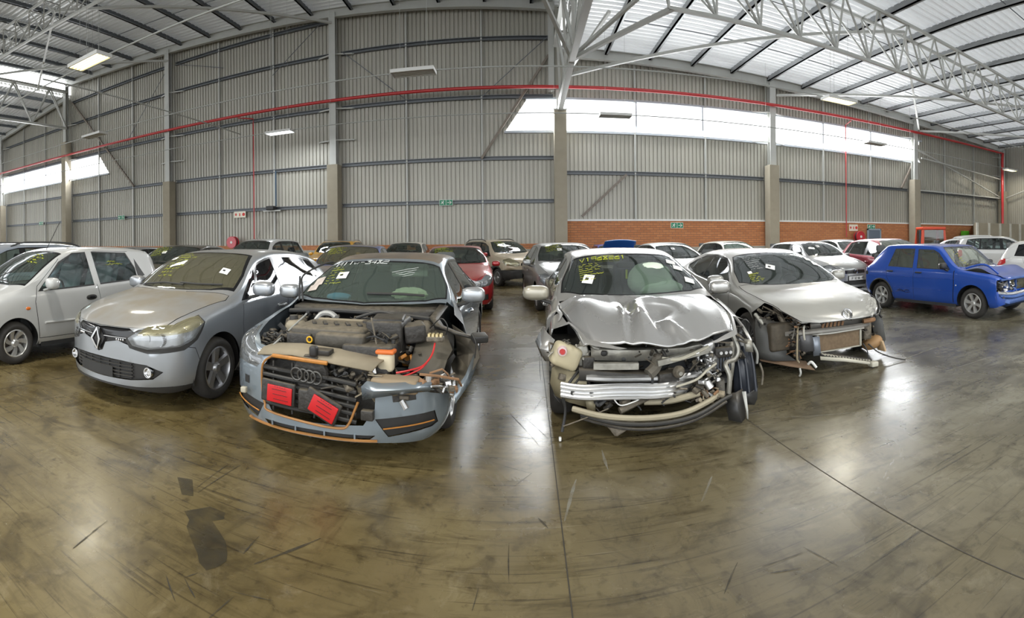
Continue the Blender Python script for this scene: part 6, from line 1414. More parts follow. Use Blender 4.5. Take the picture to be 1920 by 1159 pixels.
def build_crumpled():
    L,W,H=4.62,.888,1.455; T=dict(TEMPL['sedan'],roof=1.93); sa=L/T['L'];sb=W/T['W']; sh=std_shell(T,L,W,H)
    def dmg(v,key):
        v=v.copy()
        if key=='front_wing':
            k=np.clip((1.15-v[:,0])/.7,0,1); right=v[:,1]<0
            v[:,1]-=np.where(right,.07*k+.03*np.sin(v[:,0]*14)*k,0); v[:,0]+=np.where(right,.10*k,.0); v[:,2]+=np.where(right,.02*np.sin(v[:,0]*9)*k,0)
        return v
    c=Car('wrecked_sedan',sh,'wrecked silver sedan with crumpled bonnet and an inflated airbag behind the screen','car',*PL['crumpled'],fo=.95,wb=2.70,hi=True,damage=dmg,wheel_r=.31)
    pm=paint('paint_champagne_silver',(.42,.415,.40),.6,.24,.2,dustcol=(.36,.32,.25))
    c.arch(.95,.31,.38); c.arch(3.65,.31,.375)
    c.region('front_face',[('f',0,.78),('f',.38,.74),('t',.22,.62),('t',.55,.72),('s',.62,.73),('s',.60,.55),('s',.56,.2),('d',1.1,0),('d',0,0),('d',0,1),('d',.02,1)],drop='LR')
    c.region('front_wing',[('s',.60,.66),('s',.56,.45),('s',.6,.2),('s',1.32,.25),('s',1.36,.9),('t',1.38,.80),('t',1.0,.75),('t',.6,.70)],pm)
    c.region('left_lamp_gap',[('s',.60,.72),('s',.58,.3),('s',.98,.3),('s',.98,.70),('t',.9,.79),('t',.6,.74)],drop='L',mat=pm)
    c.region('bonnet',cl_top(sh,[('f',0,.70),('t',.12,.40),('t',.25,.60),('t',.6,.72),('t',1.0,.765),('t',1.26,.775),('t',1.20,.55),('t',1.16,.3),('t',1.14,0)]),drop='LR')
    sedan_glass(c,sh,T,sa,sb,glass('wreck_screen',(.78,.90,.85),.10,(.18,.22,.20),1.2),sglass)
    doors(c,sh,1.42,2.46,3.22)
    c.build_body(pm); c.liners(('FR','RL','RR')); c.under(a0=1.3,a1=3.2); c.interior(ac=1.32,steer=-1)
    c.wheels('spoke5',rim_r=.20)
    # crumpled bonnet: one sheet with real folds
    def bon(u,v):
        b0=u*.755; a=1.21-.05*(1-u*u)-v*(1.05-.16*u*u+.04*u); b=b0*(1-.17*v*v)+(-.04*(1-v) if u<0 else 0)
        if u>.55: b-=.02*(u-.55)*v
        k=min(1,v*4); G=lambda cu,cv,su,sv,h:h*math.exp(-((u-cu)/su)**2-((v-cv)/sv)**2); tent=lambda d,w:max(0,1-abs(d)/w)
        z=.985+.03*(1-u*u)-.055*v-.215*v**3.2*(1-.50*u*u)
        z-=.05*max(0,abs(u)-.86)/.14
        if u<.2: z+=.030*tent(v-.13-.03*math.sin(u*6+1),.06)*min(1,(.2-u)*3)-.02*tent(v-.22,.06)*min(1,(.2-u)*3)
        z+=G(-.72,.45,.22,.40,.05)*k                                   # lifted left panel
        f=u+.40-.10*math.sin(v*4); z+=(.030*tent(f+.03,.05)-.065*tent(f-.06,.11))*math.exp(-((v-.55)/.36)**2)
        z+=G(-.20,.70,.17,.28,.038)*k                                  # middle bulge
        z-=.05*tent(u+.02-.10*(v-.7),.09)*math.exp(-((v-.70)/.16)**2)
        r_=math.hypot((u-.10)/.30,(v-.60)/.34); z+=(.032*tent(r_-.95,.30) if v<.66 else 0)*(1 if u<.2 else max(0,1-(u-.2)*3))
        z-=.05*G(.06,.60,.14,.10,1)
        z+=.040*tent((v-.80)-.85*(u-.10),.10)*math.exp(-((u-.12)/.20)**2)*min(1,max(0,(v-.55)*5))
        z+=.010*math.sin(9*u+5*v)*k*(u<.1)+.02*tent(u-.42-.2*v,.25)*k
        if u<-.45: z-=.12*v*v*(-.45-u)
        return (a,b,z)
    nu,nv=72,56; V=[];F=[]
    for j in range(nv+1):
        for i in range(nu+1): V.append(c.P(*bon(-1+2*i/nu,j/nv)))
    for j in range(nv):
        for i in range(nu): q=j*(nu+1)+i; F.append((q,q+1,q+nu+2,q+nu+1))
    bo=mesh_obj('bonnet',V,F,paint('paint_crumpled_silver',(.42,.42,.415),.6,.25,.10,dustcol=(.42,.37,.29)),c.root,35); bo['label']='crumpled silver bonnet'
    m=bo.modifiers.new('thickness','SOLIDIFY'); m.thickness=.014; m.offset=1
    # scuttle
    sheetpart(c,'scuttle_tray',[[(1.14,-.72,.955),(1.10,-.3,.985),(1.10,.3,.985),(1.14,.72,.955)],[(1.42,-.72,.975),(1.28,-.3,1.0),(1.28,.3,1.0),(1.42,.72,.975)]],black,.01)
    # bare front end
    mb=MB(); mb.box(tuple(c.P(1.25,-.66,.30)),tuple(c.P(.45,.66,.34))); mb.box(tuple(c.P(1.22,-.7,.34)),tuple(c.P(1.18,.7,.88))); mb.build('engine_bay_floor',trimd,c.root,0)
    rb(c,'engine_block',(.75,-.08,.62),(.40,.72,.34),grimed,.04); rb(c,'radiator',(.50,-.05,.50),(.05,.95,.36),trimd)
    silv=plain('bare_panel_silver',(.33,.32,.285),.4,.6,noise=.45,nscale=14,dust=.3,bump=.3,dustcol=(.30,.26,.18)); 
    def rail(nm,p,q,h,mat=silv,w=.05): return bar(c,nm,p,q,w,h,mat)
    # aluminium bumper beam with pressed ribs
    bm=MB(); xs=np.linspace(-.80,.34,26)
    def beamrow(z0,off,rad,m_):
        m_.tube([c.P(.20+off+.16*(abs(b+.25)/.6)**2.2+(.09*max(0,(b-.05)/.3)),b,z0-.045*max(0,(b+.2))/.5+.005*math.sin(b*12)) for b in xs],rad,8)
    for z0,r_ in ((.345,.020),(.375,.016),(.405,.020),(.432,.017)): beamrow(z0,0,r_,bm)
    bm.build('bumper_beam',alum,c.root); mb=MB()
    for z0 in (.36,.39,.42): beamrow(z0,.012,.020,mb)
    mb.build('beam_groove',plain('aluminium_dull',(.36,.36,.36),.4,.8),c.root)
    for b in (-.70,-.56): MB().blob(c.P(.215+.16*(abs(b+.25)/.6)**2.2-.016,b,.375),(.02,.065,.05),2,10).build('beam_hole',black,c.root)
    hose(c,'upper_beam',[(.34,-.60,.475),(.30,-.4,.465),(.29,-.1,.455),(.31,.2,.44),(.36,.34,.435)],.030,alum,8); bar(c,'beam_clip',(.275,-.09,.50),(.275,-.09,.42),.03,.02,trimd)
    # lower lip: two bent rails
    hose(c,'lower_rail',[(.22,-.72,.275),(.12,-.5,.245),(.07,-.2,.225),(.09,.1,.225),(.18,.34,.255),(.26,.46,.275)],.022,plain('rail_dusty',(.36,.32,.23),.6,.2,noise=.2),8)
    hose(c,'lower_lip',[(.20,-.66,.235),(.08,-.4,.20),(.04,-.1,.185),(.07,.2,.20),(.18,.46,.25),(.22,.56,.265)],.016,black,8); hose(c,'lower_lip_edge',[(.21,-.66,.205),(.07,-.36,.165),(.03,-.1,.155),(.07,.2,.17),(.18,.5,.235)],.012,grimed,8)
    hose(c,'bent_stay',[(.10,-.80,.19),(.16,-.62,.225),(.2,-.45,.27)],.005,grime); hose(c,'lower_bar',[(.30,-.15,.27),(.26,.06,.275),(.28,.30,.30)],.028,plain('rail_dusty',(.36,.32,.23),.6,.2,noise=.2)); hose(c,'diagonal_bar',[(.22,-.36,.24),(.28,-.15,.30),(.34,.05,.34)],.028,grime)
    sheetpart(c,'torn_bracket',[[(.16,-.52,.20),(.12,-.45,.14),(.10,-.42,.10)],[(.14,-.40,.18),(.10,-.38,.13),(.09,-.40,.10)],[(.13,-.26,.19),(.09,-.30,.15),(.09,-.33,.14)]],grime,.006,20)
    rb(c,'cooling_pack',(.42,-.02,.37),(.06,.80,.20),trimd,.01)
    # black air duct and slam panel with holes
    sheetpart(c,'black_air_duct',[[(.42,-.66,.54),(.38,-.3,.51),(.36,-.02,.485)],[(.34,-.66,.53),(.30,-.3,.495),(.28,-.02,.475)],[(.34,-.66,.455),(.30,-.3,.425),(.28,-.02,.405)]],plain('duct_black',(.045,.043,.04),.6,dust=.5,noise=.2),.012,25)
    hose(c,'duct_elbow',[(.42,-.02,.66),(.36,-.02,.60),(.30,-.06,.53),(.27,-.12,.49)],.05,plain('duct_grey',(.12,.11,.09),.6,dust=.4)); rb(c,'duct_end',(.30,.04,.45),(.10,.18,.09),grimed,.015,(0,0,.2))
    sheetpart(c,'slam_panel',[[(.46,-.56,.70),(.42,-.2,.69),(.42,.2,.68),(.48,.46,.70)],[(.38,-.56,.68),(.34,-.2,.665),(.34,.2,.66),(.40,.46,.68)],[(.38,-.56,.60),(.34,-.2,.585),(.34,.2,.58),(.40,.46,.60)]],silv,.008,25)
    for b,z in ((-.46,.655),(-.3,.60),(-.12,.62),(.02,.63),(.2,.62)): MB().blob(c.P(.355,b,z),(.03,.05,.045),2.6,8).build('panel_hole',black,c.root)
    rail('cross_rail',(.30,-.55,.575),(.27,-.20,.565),.05); rail('cross_rail',(.27,-.05,.575),(.34,.42,.635),.045)
    hose(c,'pale_pipe',[(.30,.0,.60),(.26,.12,.595),(.28,.26,.625),(.33,.40,.66)],.016,plain('pipe_pale',(.5,.47,.38),.5)); MB().lathe([(0,-.02),(.045,-.02),(.05,.0),(.03,.03),(0,.03)],18,'x',tuple(c.P(.24,.12,.50))).build('pulley',grime,c.root); MB().lathe([(0,.02),(.016,.02),(.016,-.02)],12,'x',tuple(c.P(.20,.12,.50))).build('pulley_hub',silv,c.root)
    hose(c,'thin_pipe',[(.25,.10,.38),(.22,.26,.43),(.24,.36,.49),(.3,.46,.52)],.010,plain('pipe_pale',(.5,.47,.38),.5)); hose(c,'white_tube',[(.2,-.42,.36),(.2,-.36,.29),(.19,-.26,.31),(.2,-.2,.33)],.005,white)
    # right corner: bent chassis rail with holes, washer bottle with red cap, tan bracket
    sheetpart(c,'perforated_rail',[[(.95,-.74,.90),(.70,-.71,.84),(.50,-.62,.76),(.38,-.54,.70)],[(.92,-.66,.90),(.66,-.62,.83),(.46,-.53,.74),(.36,-.46,.67)]],silv,.02,30)
    for t in (.3,.42,.54,.66,.78): MB().blob(c.P(.93-.53*t,-.70+.19*t,.905-.2*t),(.03,.03,.02),2,6).build('rail_hole',black,c.root)
    o=MB().rbox(c.P(.42,-.76,.63),(.16,.23,.19),.045,(R(-24),0,.2)).build('washer_bottle',plain('bottle_cream',(.52,.46,.31),.45,noise=.08),c.root); MB().lathe([(0,.05),(.035,.05),(.040,.02),(.04,-.02)],18,'x',tuple(c.P(.35,-.79,.69))).build('bottle_cap',plain('cap_pale',(.7,.55,.55),.4),o); MB().lathe([(0,.06),(.02,.06),(.024,.05)],14,'x',tuple(c.P(.345,-.79,.69))).build('cap_symbol',redl,o)
    sheetpart(c,'tan_side_panel',[[(.50,-.86,.54),(.40,-.74,.52),(.36,-.60,.50)],[(.48,-.88,.40),(.36,-.74,.40),(.33,-.60,.42)],[(.46,-.84,.30),(.36,-.74,.28),(.33,-.58,.24)]],plain('panel_tan',(.33,.29,.19),.55,.3,noise=.25,dust=.3),.008,30)
    sheetpart(c,'side_panel_tab',[[(.30,-.62,.34),(.28,-.54,.33)],[(.30,-.60,.22),(.28,-.54,.21)]],plain('panel_tan',(.33,.29,.19)),.008)
    hose(c,'loose_cable',[(.38,-.66,.52),(.32,-.74,.44),(.33,-.79,.36),(.34,-.77,.22),(.30,-.80,.07)],.012,black); hose(c,'loose_cable',[(.38,-.62,.50),(.33,-.70,.42),(.33,-.75,.33)],.009,black); rb(c,'cable_plug',(.29,-.815,.02),(.03,.02,.03),white,.006)
    sheetpart(c,'wing_scrap',[[(.80,-.93,.80),(.60,-.90,.78),(.50,-.84,.74)],[(.74,-1.0,.68),(.56,-.96,.66),(.48,-.88,.66)],[(.66,-.96,.60),(.54,-.92,.56),(.48,-.86,.58)]],pm,.006,25)
    rb(c,'lamp_carrier',(.46,-.62,.62),(.10,.12,.18),silv,.02,(.3,0,0)); rb(c,'dark_bracket',(.40,-.58,.58),(.08,.10,.10),grimed)
    # left corner: strut tower, grey sheets, black wheel liner, hanging flap
    sheetpart(c,'wheel_arch_liner',[[(.62,.70,.60),(.60,.80,.61),(.66,.92,.56),(.80,.96,.5)],[(.50,.70,.40),(.48,.80,.42),(.56,.93,.40),(.72,.97,.36)],[(.44,.68,.17),(.42,.80,.19),(.50,.93,.20),(.68,.97,.20)]],plain('liner_blue_black',(.025,.03,.042),.35),.010,50)
    for b in (.74,.81,.88): hose(c,'liner_rib',[(.545,b,.58),(.465,b,.40),(.415,b,.20)],.012,plain('liner_blue_black',(.025,.03,.042),.35))
    sheetpart(c,'hanging_flap',[[(.36,.55,.24),(.32,.64,.25),(.36,.72,.26)],[(.32,.56,.12),(.27,.64,.12),(.32,.72,.12)],[(.30,.57,.035),(.25,.66,.015),(.30,.72,.03)]],plain('flap_black',(.03,.03,.03),.35,dust=.3),.008,40)
    sheetpart(c,'flap_edge',[[(.32,.70,.25),(.31,.735,.25)],[(.28,.72,.10),(.27,.735,.10)],[(.27,.725,.03),(.265,.735,.03)]],steel,.006); sheetpart(c,'torn_liner',[[(.55,.70,.20),(.52,.95,.21)],[(.52,.74,.12),(.5,.93,.10)],[(.5,.8,.07),(.5,.9,.05)]],plain('flap_black',(.03,.03,.03),.35),.008)
    hose(c,'wing_edge',[(1.15,.80,.93),(.85,.83,.84),(.62,.86,.72),(.52,.88,.62)],.018,pm); hose(c,'wing_edge',[(.52,.90,.60),(.55,.96,.50),(.58,.97,.40)],.012,steel); hose(c,'liner_strip',[(.50,.96,.42),(.46,.97,.34),(.44,.95,.24)],.010,grime)
    sheetpart(c,'grey_upright',[[(.44,.60,.66),(.42,.68,.66)],[(.40,.58,.48),(.38,.66,.47)],[(.40,.60,.34),(.38,.64,.34)]],silv,.01); hose(c,'s_bracket',[(.46,.66,.74),(.40,.70,.60),(.38,.66,.52),(.34,.56,.50),(.30,.58,.40),(.30,.57,.26)],.022,silv)
    sheetpart(c,'mount_plate',[[(.50,.80,.66),(.48,.87,.64)],[(.46,.80,.55),(.45,.87,.54)]],silv,.01); rb(c,'white_mount',(.56,.60,.76),(.12,.16,.07),white,.02)
    rb(c,'torn_tower',(.42,.42,.62),(.16,.12,.20),alum,.04,(.3,.2,.2)); rb(c,'torn_tower',(.36,.44,.52),(.10,.10,.14),alum,.03,(.5,.2,.8)); rb(c,'vented_box',(.42,.54,.50),(.12,.18,.16),black,.02); rb(c,'dark_housing',(.60,.62,.64),(.26,.26,.22),trimd,.04); rb(c,'plug_housing',(.34,.54,.60),(.06,.16,.09),grimed,.02)
    mb=MB()
    for k in range(6): mb.beam(c.P(.352,.47+.026*k,.57),c.P(.352,.47+.026*k,.44),.008,.01)
    mb.build('vent_slats',plain('vent_blue_black',(.06,.07,.09),.4),c.root,0)
    for b in (.50,.545,.585): MB().lathe([(0,.02),(.014,.02),(.014,-.01)],10,'x',tuple(c.P(.30,b,.605))).build('plug',alum,c.root)
    MB().tube([c.P(.32,.50,.38),c.P(.34,.52,.24)],.04,12).build('damper_can',plain('can_grey',(.2,.19,.17),.45,.5),c.root); MB().tube([c.P(.30,.36,.40),c.P(.27,.40,.33)],.035,12).build('crash_can',alum,c.root)
    clutter(c,'front_tangle',(.30,-.20,.58),(.44,.10,.70),60,[grimed,black,grime],21,(.015,.045)); clutter(c,'corner_tangle',(.26,.26,.26),(.44,.52,.62),90,[alum,grime,silv,grimed],22,(.02,.06)); clutter(c,'corner_tangle',(.36,.50,.46),(.62,.78,.76),80,[grimed,black,grime,alum],23,(.02,.06)); clutter(c,'corner_tangle',(.36,-.86,.44),(.70,-.56,.74),70,[grimed,grime,silv],24,(.02,.06)); clutter(c,'low_tangle',(.22,-.55,.24),(.4,.4,.36),70,[grimed,grime,trimd],25,(.02,.06)); clutter(c,'bay_tangle',(.42,-.6,.44),(.6,.5,.62),70,[grimed,grime,black],26,(.03,.07)); clutter(c,'low_rust_tangle',(.22,.28,.24),(.36,.5,.32),30,[rust,grime,dusttop],27,(.02,.05))
    # glass, airbag, stickers, writing
    ab=MB(); ab.blob(c.P(1.80,.26,1.10),(.34,.50,.40),2.3,18,.03,2); ab.blob(c.P(1.72,.36,1.0),(.30,.50,.22),2.2,14,.05,3); ab.build('airbag',plain('airbag_mint',(.70,.80,.66),.9,noise=.1,bump=.5),c.root)
    c.mirror(1.56,1.02,pm,b=.99,size=(.16,.24,.15),sides=(1,)); 
    c.mirror(1.50,1.02,paint('mirror_dusty',(.40,.37,.30),.4,.35,.7,dustcol=(.36,.31,.2)),b=1.0,size=(.18,.27,.15),sides=(-1,))
    for a in (2.30,3.25): c.handle(a,.80,pm)
    sticker(c,'t',1.52,-.46,.13,.11,20); 
    for a,b in ((1.82,.50),(1.71,.55),(1.50,.62)): c.patch('t',a,b,.09,.10,paper,'paper_sticker',ang=8)
    c.ink('t',tstrokes('V1968261',1.84,-.52,.05,.075),yel,r=.005); c.ink('t',scribble_t(1.78,-.54,.26,8,.038,rnd),yel,r=.0035)
    MB().rbox(c.P(1.88,0,1.27),(.05,.2,.07),.02).build('interior_mirror',black,c.root); hose(c,'air_freshener',[(1.84,0,1.22),(1.84,0,1.12)],.012,yel)
    hose(c,'roof_edge_trim',[(1.5,-.70,1.06),(1.75,-.645,1.2),(2.05,-.59,1.36)],.008,chrome)
    return c
def build_coupe():
    L,W,H=4.256,.905,1.404
    sh=Shell(L,W,
     top=[(0,.62),(.08,.70),(.35,.81),(.8,.89),(1.12,.94),(1.2,.97),(1.6,1.20),(1.95,1.345),(2.4,1.400),(2.9,1.395),(3.5,1.33),(3.8,1.24),(4.0,1.02),(4.15,.93),(4.256,.70)],
     edge=[(0,.58),(.08,.66),(.35,.76),(.8,.845),(1.18,.90),(1.34,.95),(1.7,1.14),(2.05,1.28),(2.45,1.345),(2.9,1.34),(3.5,1.27),(3.8,1.17),(4.0,.97),(4.256,.66)],
     belt=[(0,.53),(.08,.60),(.35,.70),(.8,.79),(1.3,.87),(2,.905),(2.8,.95),(3.4,1.02),(3.8,1.03),(4.05,.93),(4.256,.62)],
     bot=[(0,.20),(.3,.18),(.6,.2),(1.5,.2),(3,.2),(3.6,.25),(4.256,.34)],
     ye=[(0,.80),(.5,.84),(1.1,.90),(1.34,.90),(2.05,.70),(2.5,.68),(3.5,.67),(3.8,.72),(4.0,.82),(4.256,.85)],dn=.55,nn=2.4,dt=.4,nt=2.6)
    def dmg(v,key):
        v=v.copy()
        if key=='bonnet':
            k=np.clip((v[:,1]-.28)/.35,0,1)*np.clip((.55-v[:,0])/.5,0,1)
            v[:,2]+=-.05*k+.035*k*np.sin(v[:,1]*38+v[:,0]*20)+.03*k*np.abs(np.sin(v[:,0]*22-v[:,1]*9)); v[:,0]+=.05*k
        return v
    c=Car('coupe_car',sh,'white-silver coupe without front bumper, round emblem on its dented bonnet','car',*PL['coupe'],fo=.88,wb=2.578,hi=True,damage=dmg,wheel_r=.325)
    pm=paint('paint_pearl_silver',(.34,.335,.31),.25,.28,.2,dustcol=(.36,.33,.27))
    c.arch(.88,.325,.385); c.arch(3.458,.325,.38)
    c.region('front_face',[('f',0,.60),('f',.55,.61),('t',.30,.715),('t',.56,.775),('s',.66,.68),('s',.60,.575),('s',.52,.46),('s',.50,.3),('s',.50,.2),('d',1.0,0),('d',0,0)],drop='LR')
    bon=[('f',0,.605),('f',.35,.600),('f',.55,.62),('t',.28,.70),('t',.6,.765),('t',1.0,.80),('t',1.28,.80),('t',1.20,.55),('t',1.15,.3),('t',1.13,0)]
    c.region('bonnet',cl_top(sh,bon),paint('paint_pearl_bonnet',(.35,.345,.32),.2,.3,.32,dustcol=(.42,.40,.34))); c.strip(bon[:-1],.005)
    def ws(d): return [('t',1.13-d,0),('t',1.16-d,.35),('t',1.22-d,.60),('t',1.36-d*.7,.755+d*.6),('t',1.6,.725+d*.6),('t',1.98+d,.585+d*.5),('t',1.94+d,.3),('t',1.93+d,0)]
    c.region('windscreen_seal',cl_top(sh,ws(.022)),blackg,off=-.001); c.region('windscreen',cl_top(sh,ws(0)),glass('coupe_screen',(.72,.84,.80),.14,(.20,.24,.22),1.1),off=-.004)
    wn=[('s',1.52,.905),('s',2.3,.965),('s',2.9,1.005),('s',3.42,1.085),('s',3.52,1.12),('s',3.40,1.19),('s',3.0,1.265),('s',2.5,1.285),('s',2.1,1.245),('s',1.78,1.10)]
    wo=[('s',1.44,.885),('s',2.3,.945),('s',2.9,.985),('s',3.44,1.065),('s',3.58,1.12),('s',3.43,1.21),('s',3.0,1.290),('s',2.5,1.308),('s',2.08,1.27),('s',1.72,1.10)]
    c.region('window_surround',wo,blackg,off=-.002); c.region('side_window',wn,sglass,off=-.005); c.strip([('s',2.62,.97),('s',2.60,1.29)],.02,mat=blackg,key='pillar_trim')
    c.region('rear_screen',cl_top(sh,[('t',3.82,0),('t',3.83,.5),('t',3.98,.60),('t',4.0,0)]),sglass,off=-.004)
    doors(c,sh,1.42,2.72,3.3,two=True,ztop=.875)
    c.build_body(pm); c.liners(('FL','RL','RR')); c.under(a0=1.3,a1=3.1); c.interior(ac=1.24,steer=-1,zs=.48)
    c.wheels('multi',mat=plain('alloy_smoke',(.30,.30,.30),.3,.8),rim_r=.245)
    MB().tube([c.surf('s',a,z-.022,.004,sg)[0] for sg in (-1,) for a,z in ((1.5,.89),(2.3,.95),(2.9,.99),(3.4,1.06),(3.56,1.115))],.007,6).build('window_chrome',chrome,c.root)
    q,_=c.surf('f',.03,.66,.012); emblem_vw(c,q+Vector((0,0,.0)),.062,R(-28))
    c.mirror(1.62,.985,pm,b=1.0,size=(.15,.23,.15)); c.handle(2.55,.80,pm)
    # bare front
    silv=plain('bare_panel_grey',(.26,.25,.23),.45,.5,noise=.3,nscale=9,dust=.4)
    mb=MB(); mb.box(tuple(c.P(1.2,-.66,.30)),tuple(c.P(.42,.66,.34))); mb.box(tuple(c.P(1.2,-.7,.34)),tuple(c.P(1.16,.7,.80))); mb.build('engine_bay_floor',trimd,c.root,0); rb(c,'engine_block',(.75,0,.55),(.4,.9,.3),grimed,.04)
    o=rb(c,'radiator',(.22,.03,.335),(.05,.60,.20),plain('radiator_brown',(.20,.14,.085),.7,.2,noise=.35,nscale=30,bump=.3),.008)
    for b in (-.28,.34): rb(c,'radiator_tank',(.21,b,.335),(.06,.03,.22),plain('tank_pale',(.45,.43,.36),.5,.4),.008)
    for z in (.44,.23): bar(c,'radiator_edge',(.2,-.28,z),(.2,.34,z),.03,.014,plain('tank_pale',(.45,.43,.36)))
    hose(c,'bumper_beam',[(.34,-.62,.45),(.20,-.40,.475),(.15,0,.48),(.18,.36,.475),(.30,.56,.46)],.034,silv,8); hose(c,'beam_edge',[(.30,-.48,.435),(.13,-.2,.45),(.115,.1,.455),(.15,.36,.45)],.014,plain('beam_pale',(.5,.49,.45),.35,.6),8)
    hose(c,'beam_cap',[(.16,.36,.53),(.14,.46,.535),(.18,.54,.53)],.03,rust)
    sheetpart(c,'slam_panel',[[(.30,-.36,.60),(.26,.0,.60),(.30,.44,.60)],[(.22,-.36,.57),(.20,.0,.57),(.22,.44,.57)],[(.22,-.36,.50),(.20,.0,.50),(.22,.44,.50)]],silv,.01,25)
    for k in range(6): bar(c,'grille_fin',(.185,-.20+.055*k,.575-.003*k),(.185,-.215+.055*k,.51),.014,.03,rust)
    hose(c,'panel_arch',[(.18,-.24,.56),(.17,-.1,.60),(.17,.06,.61),(.18,.2,.565)],.012,grimed)
    # black scuffed wheel liners, undertray, brackets
    sheetpart(c,'wheel_arch_liner',[[(.62,-.86,.66),(.50,-.80,.62),(.46,-.62,.56)],[(.50,-.93,.50),(.42,-.82,.45),(.40,-.62,.42)],[(.46,-.93,.28),(.38,-.80,.24),(.34,-.60,.22)],[(.50,-.92,.18),(.36,-.76,.16),(.28,-.52,.15)]],plain('liner_scuffed',(.085,.087,.085),.55,noise=.4,nscale=5,dust=.25),.010,45)
    sheetpart(c,'undertray_flap',[[(.55,-.90,.19),(.38,-.70,.165),(.24,-.42,.14)],[(.45,-.88,.15),(.26,-.62,.10),(.12,-.36,.05)]],plain('tray_brown',(.20,.13,.08),.8,noise=.4),.008,45)
    hose(c,'tray_clip',[(.14,-.55,.10),(.12,-.55,.05),(.13,-.56,.015)],.012,steel)
    sheetpart(c,'wheel_arch_liner',[[(.56,.66,.60),(.46,.80,.60),(.56,.92,.58)],[(.44,.72,.40),(.38,.86,.40),(.52,.97,.40)],[(.42,.76,.22),(.36,.88,.20),(.50,.97,.22)],[(.46,.78,.10),(.42,.86,.09),(.52,.92,.11)]],plain('liner_scuffed',(.085,.087,.085)),.010,45)
    o=MB().blob(c.P(.34,.64,.20),(.26,.28,.15),2.4,12,rot=(R(20),0,R(-20))).build('brown_duct',plain('duct_brown',(.34,.20,.09),.6,noise=.3),c.root); MB().rbox(c.P(.24,.70,.17),(.16,.03,.15),.01,(R(20),0,0)).build('duct_edge',plain('duct_pale',(.5,.36,.22),.6),o)
    # perforated strip hanging to the floor
    o=sheetpart(c,'hanging_strip',[[(.17,-.27,.215),(.10,.0,.17),(.02,.34,.09)],[(.12,-.27,.205),(.05,.0,.16),(-.03,.34,.08)]],plain('strip_black',(.03,.03,.03),.5,dust=.3),.012,20)
    mb=MB()
    for k in range(16): mb.beam(c.P(.150-.009*k,-.25+.036*k,.222-.008*k),c.P(.095-.009*k,-.235+.036*k,.212-.008*k),.014,.012)
    mb.build('strip_teeth',plain('strip_pale',(.50,.48,.40),.5),o,0)
    sheetpart(c,'strip_edge',[[(.11,-.30,.205),(.04,.0,.155),(-.04,.30,.08)],[(.10,-.30,.165),(.03,.0,.115),(-.05,.30,.05)]],plain('strip_pale',(.50,.48,.40)),.006); rb(c,'strip_foot',(-.03,.36,.045),(.10,.10,.06),plain('strip_pale',(.50,.48,.40)),.015)
    sheetpart(c,'crash_box',[[(.34,-.56,.50),(.22,-.46,.50),(.2,-.36,.49)],[(.34,-.56,.28),(.20,-.44,.26),(.18,-.34,.26)]],plain('box_dark',(.10,.10,.105),.45,.3,noise=.3),.02,30); sheetpart(c,'crash_box_face',[[(.19,-.36,.42),(.17,-.27,.42)],[(.19,-.34,.20),(.17,-.25,.20)]],plain('face_blue_grey',(.28,.31,.36),.4,.4,noise=.3),.01)
    rb(c,'rear_block',(.40,-.66,.42),(.14,.30,.32),plain('block_brown',(.085,.07,.05),.7,noise=.6,nscale=12,bump=.5),.04); rb(c,'left_block',(.30,.50,.40),(.14,.12,.26),grime,.03)
    hose(c,'pale_bracket',[(.20,-.45,.55),(.18,-.47,.535),(.17,-.475,.46),(.18,-.46,.40)],.012,plain('bracket_pale',(.55,.53,.46),.5)); hose(c,'loop_cable',[(.26,-.50,.54),(.20,-.545,.44),(.17,-.565,.30),(.18,-.56,.20),(.19,-.53,.15)],.012,plain('cable_tan',(.33,.28,.19),.6)); hose(c,'loop_cable',[(.24,-.52,.50),(.19,-.53,.36),(.18,-.535,.18)],.008,black)
    hose(c,'lamp_frame',[(.64,-.86,.66),(.54,-.84,.60),(.48,-.78,.52),(.44,-.68,.50)],.022,plain('frame_pale',(.50,.49,.44),.5)); hose(c,'strut_pipe',[(.60,-.62,.74),(.48,-.60,.62),(.44,-.58,.54)],.035,grime); hose(c,'strut_pipe',[(.56,-.50,.74),(.46,-.46,.62),(.42,-.42,.56)],.022,plain('frame_pale',(.50,.49,.44)))
    mb=MB()
    for k in range(5): mb.beam(c.P(.60-.03*k,-.875,.63-.012*k),c.P(.60-.03*k,-.875,.575-.012*k),.012,.01)
    mb.build('arch_comb',black,c.root,0)
    hose(c,'dangling_wire',[(.22,.40,.24),(.16,.42,.16),(.14,.42,.06)],.008,black); hose(c,'dangling_wire',[(.24,.50,.22),(.14,.58,.12),(.02,.72,.05),(-.06,.86,.012)],.008,black); hose(c,'white_scrap',[(.14,-.44,.13),(.10,-.42,.16),(.06,-.38,.10)],.015,white)
    clutter(c,'front_tangle',(.22,-.60,.40),(.5,-.30,.60),70,[grime,grimed,silv,rust],31,(.02,.055)); clutter(c,'front_tangle',(.20,.30,.28),(.44,.60,.58),60,[grime,grimed,silv],32,(.02,.055)); clutter(c,'slam_tangle',(.24,-.3,.52),(.4,.5,.60),60,[grimed,grime,black],33,(.015,.045)); clutter(c,'lamp_hole_tangle',(.42,-.84,.50),(.62,-.50,.70),50,[grimed,black,grime],34,(.02,.06)); clutter(c,'low_tangle',(.2,-.60,.18),(.36,-.40,.40),40,[rust,grime,grimed],35,(.02,.05)); clutter(c,'corner_tangle',(.34,.62,.48),(.60,.86,.68),40,[grimed,grime,black],36,(.02,.05))
    sticker(c,'t',1.52,-.22,.10,.13,28); c.patch('t',1.46,-.56,.05,.06,paper,'small_sticker')
    for a,b in ((1.74,.52),(1.62,.575)): c.patch('t',a,b,.10,.10,paper,'paper_sticker',ang=4)
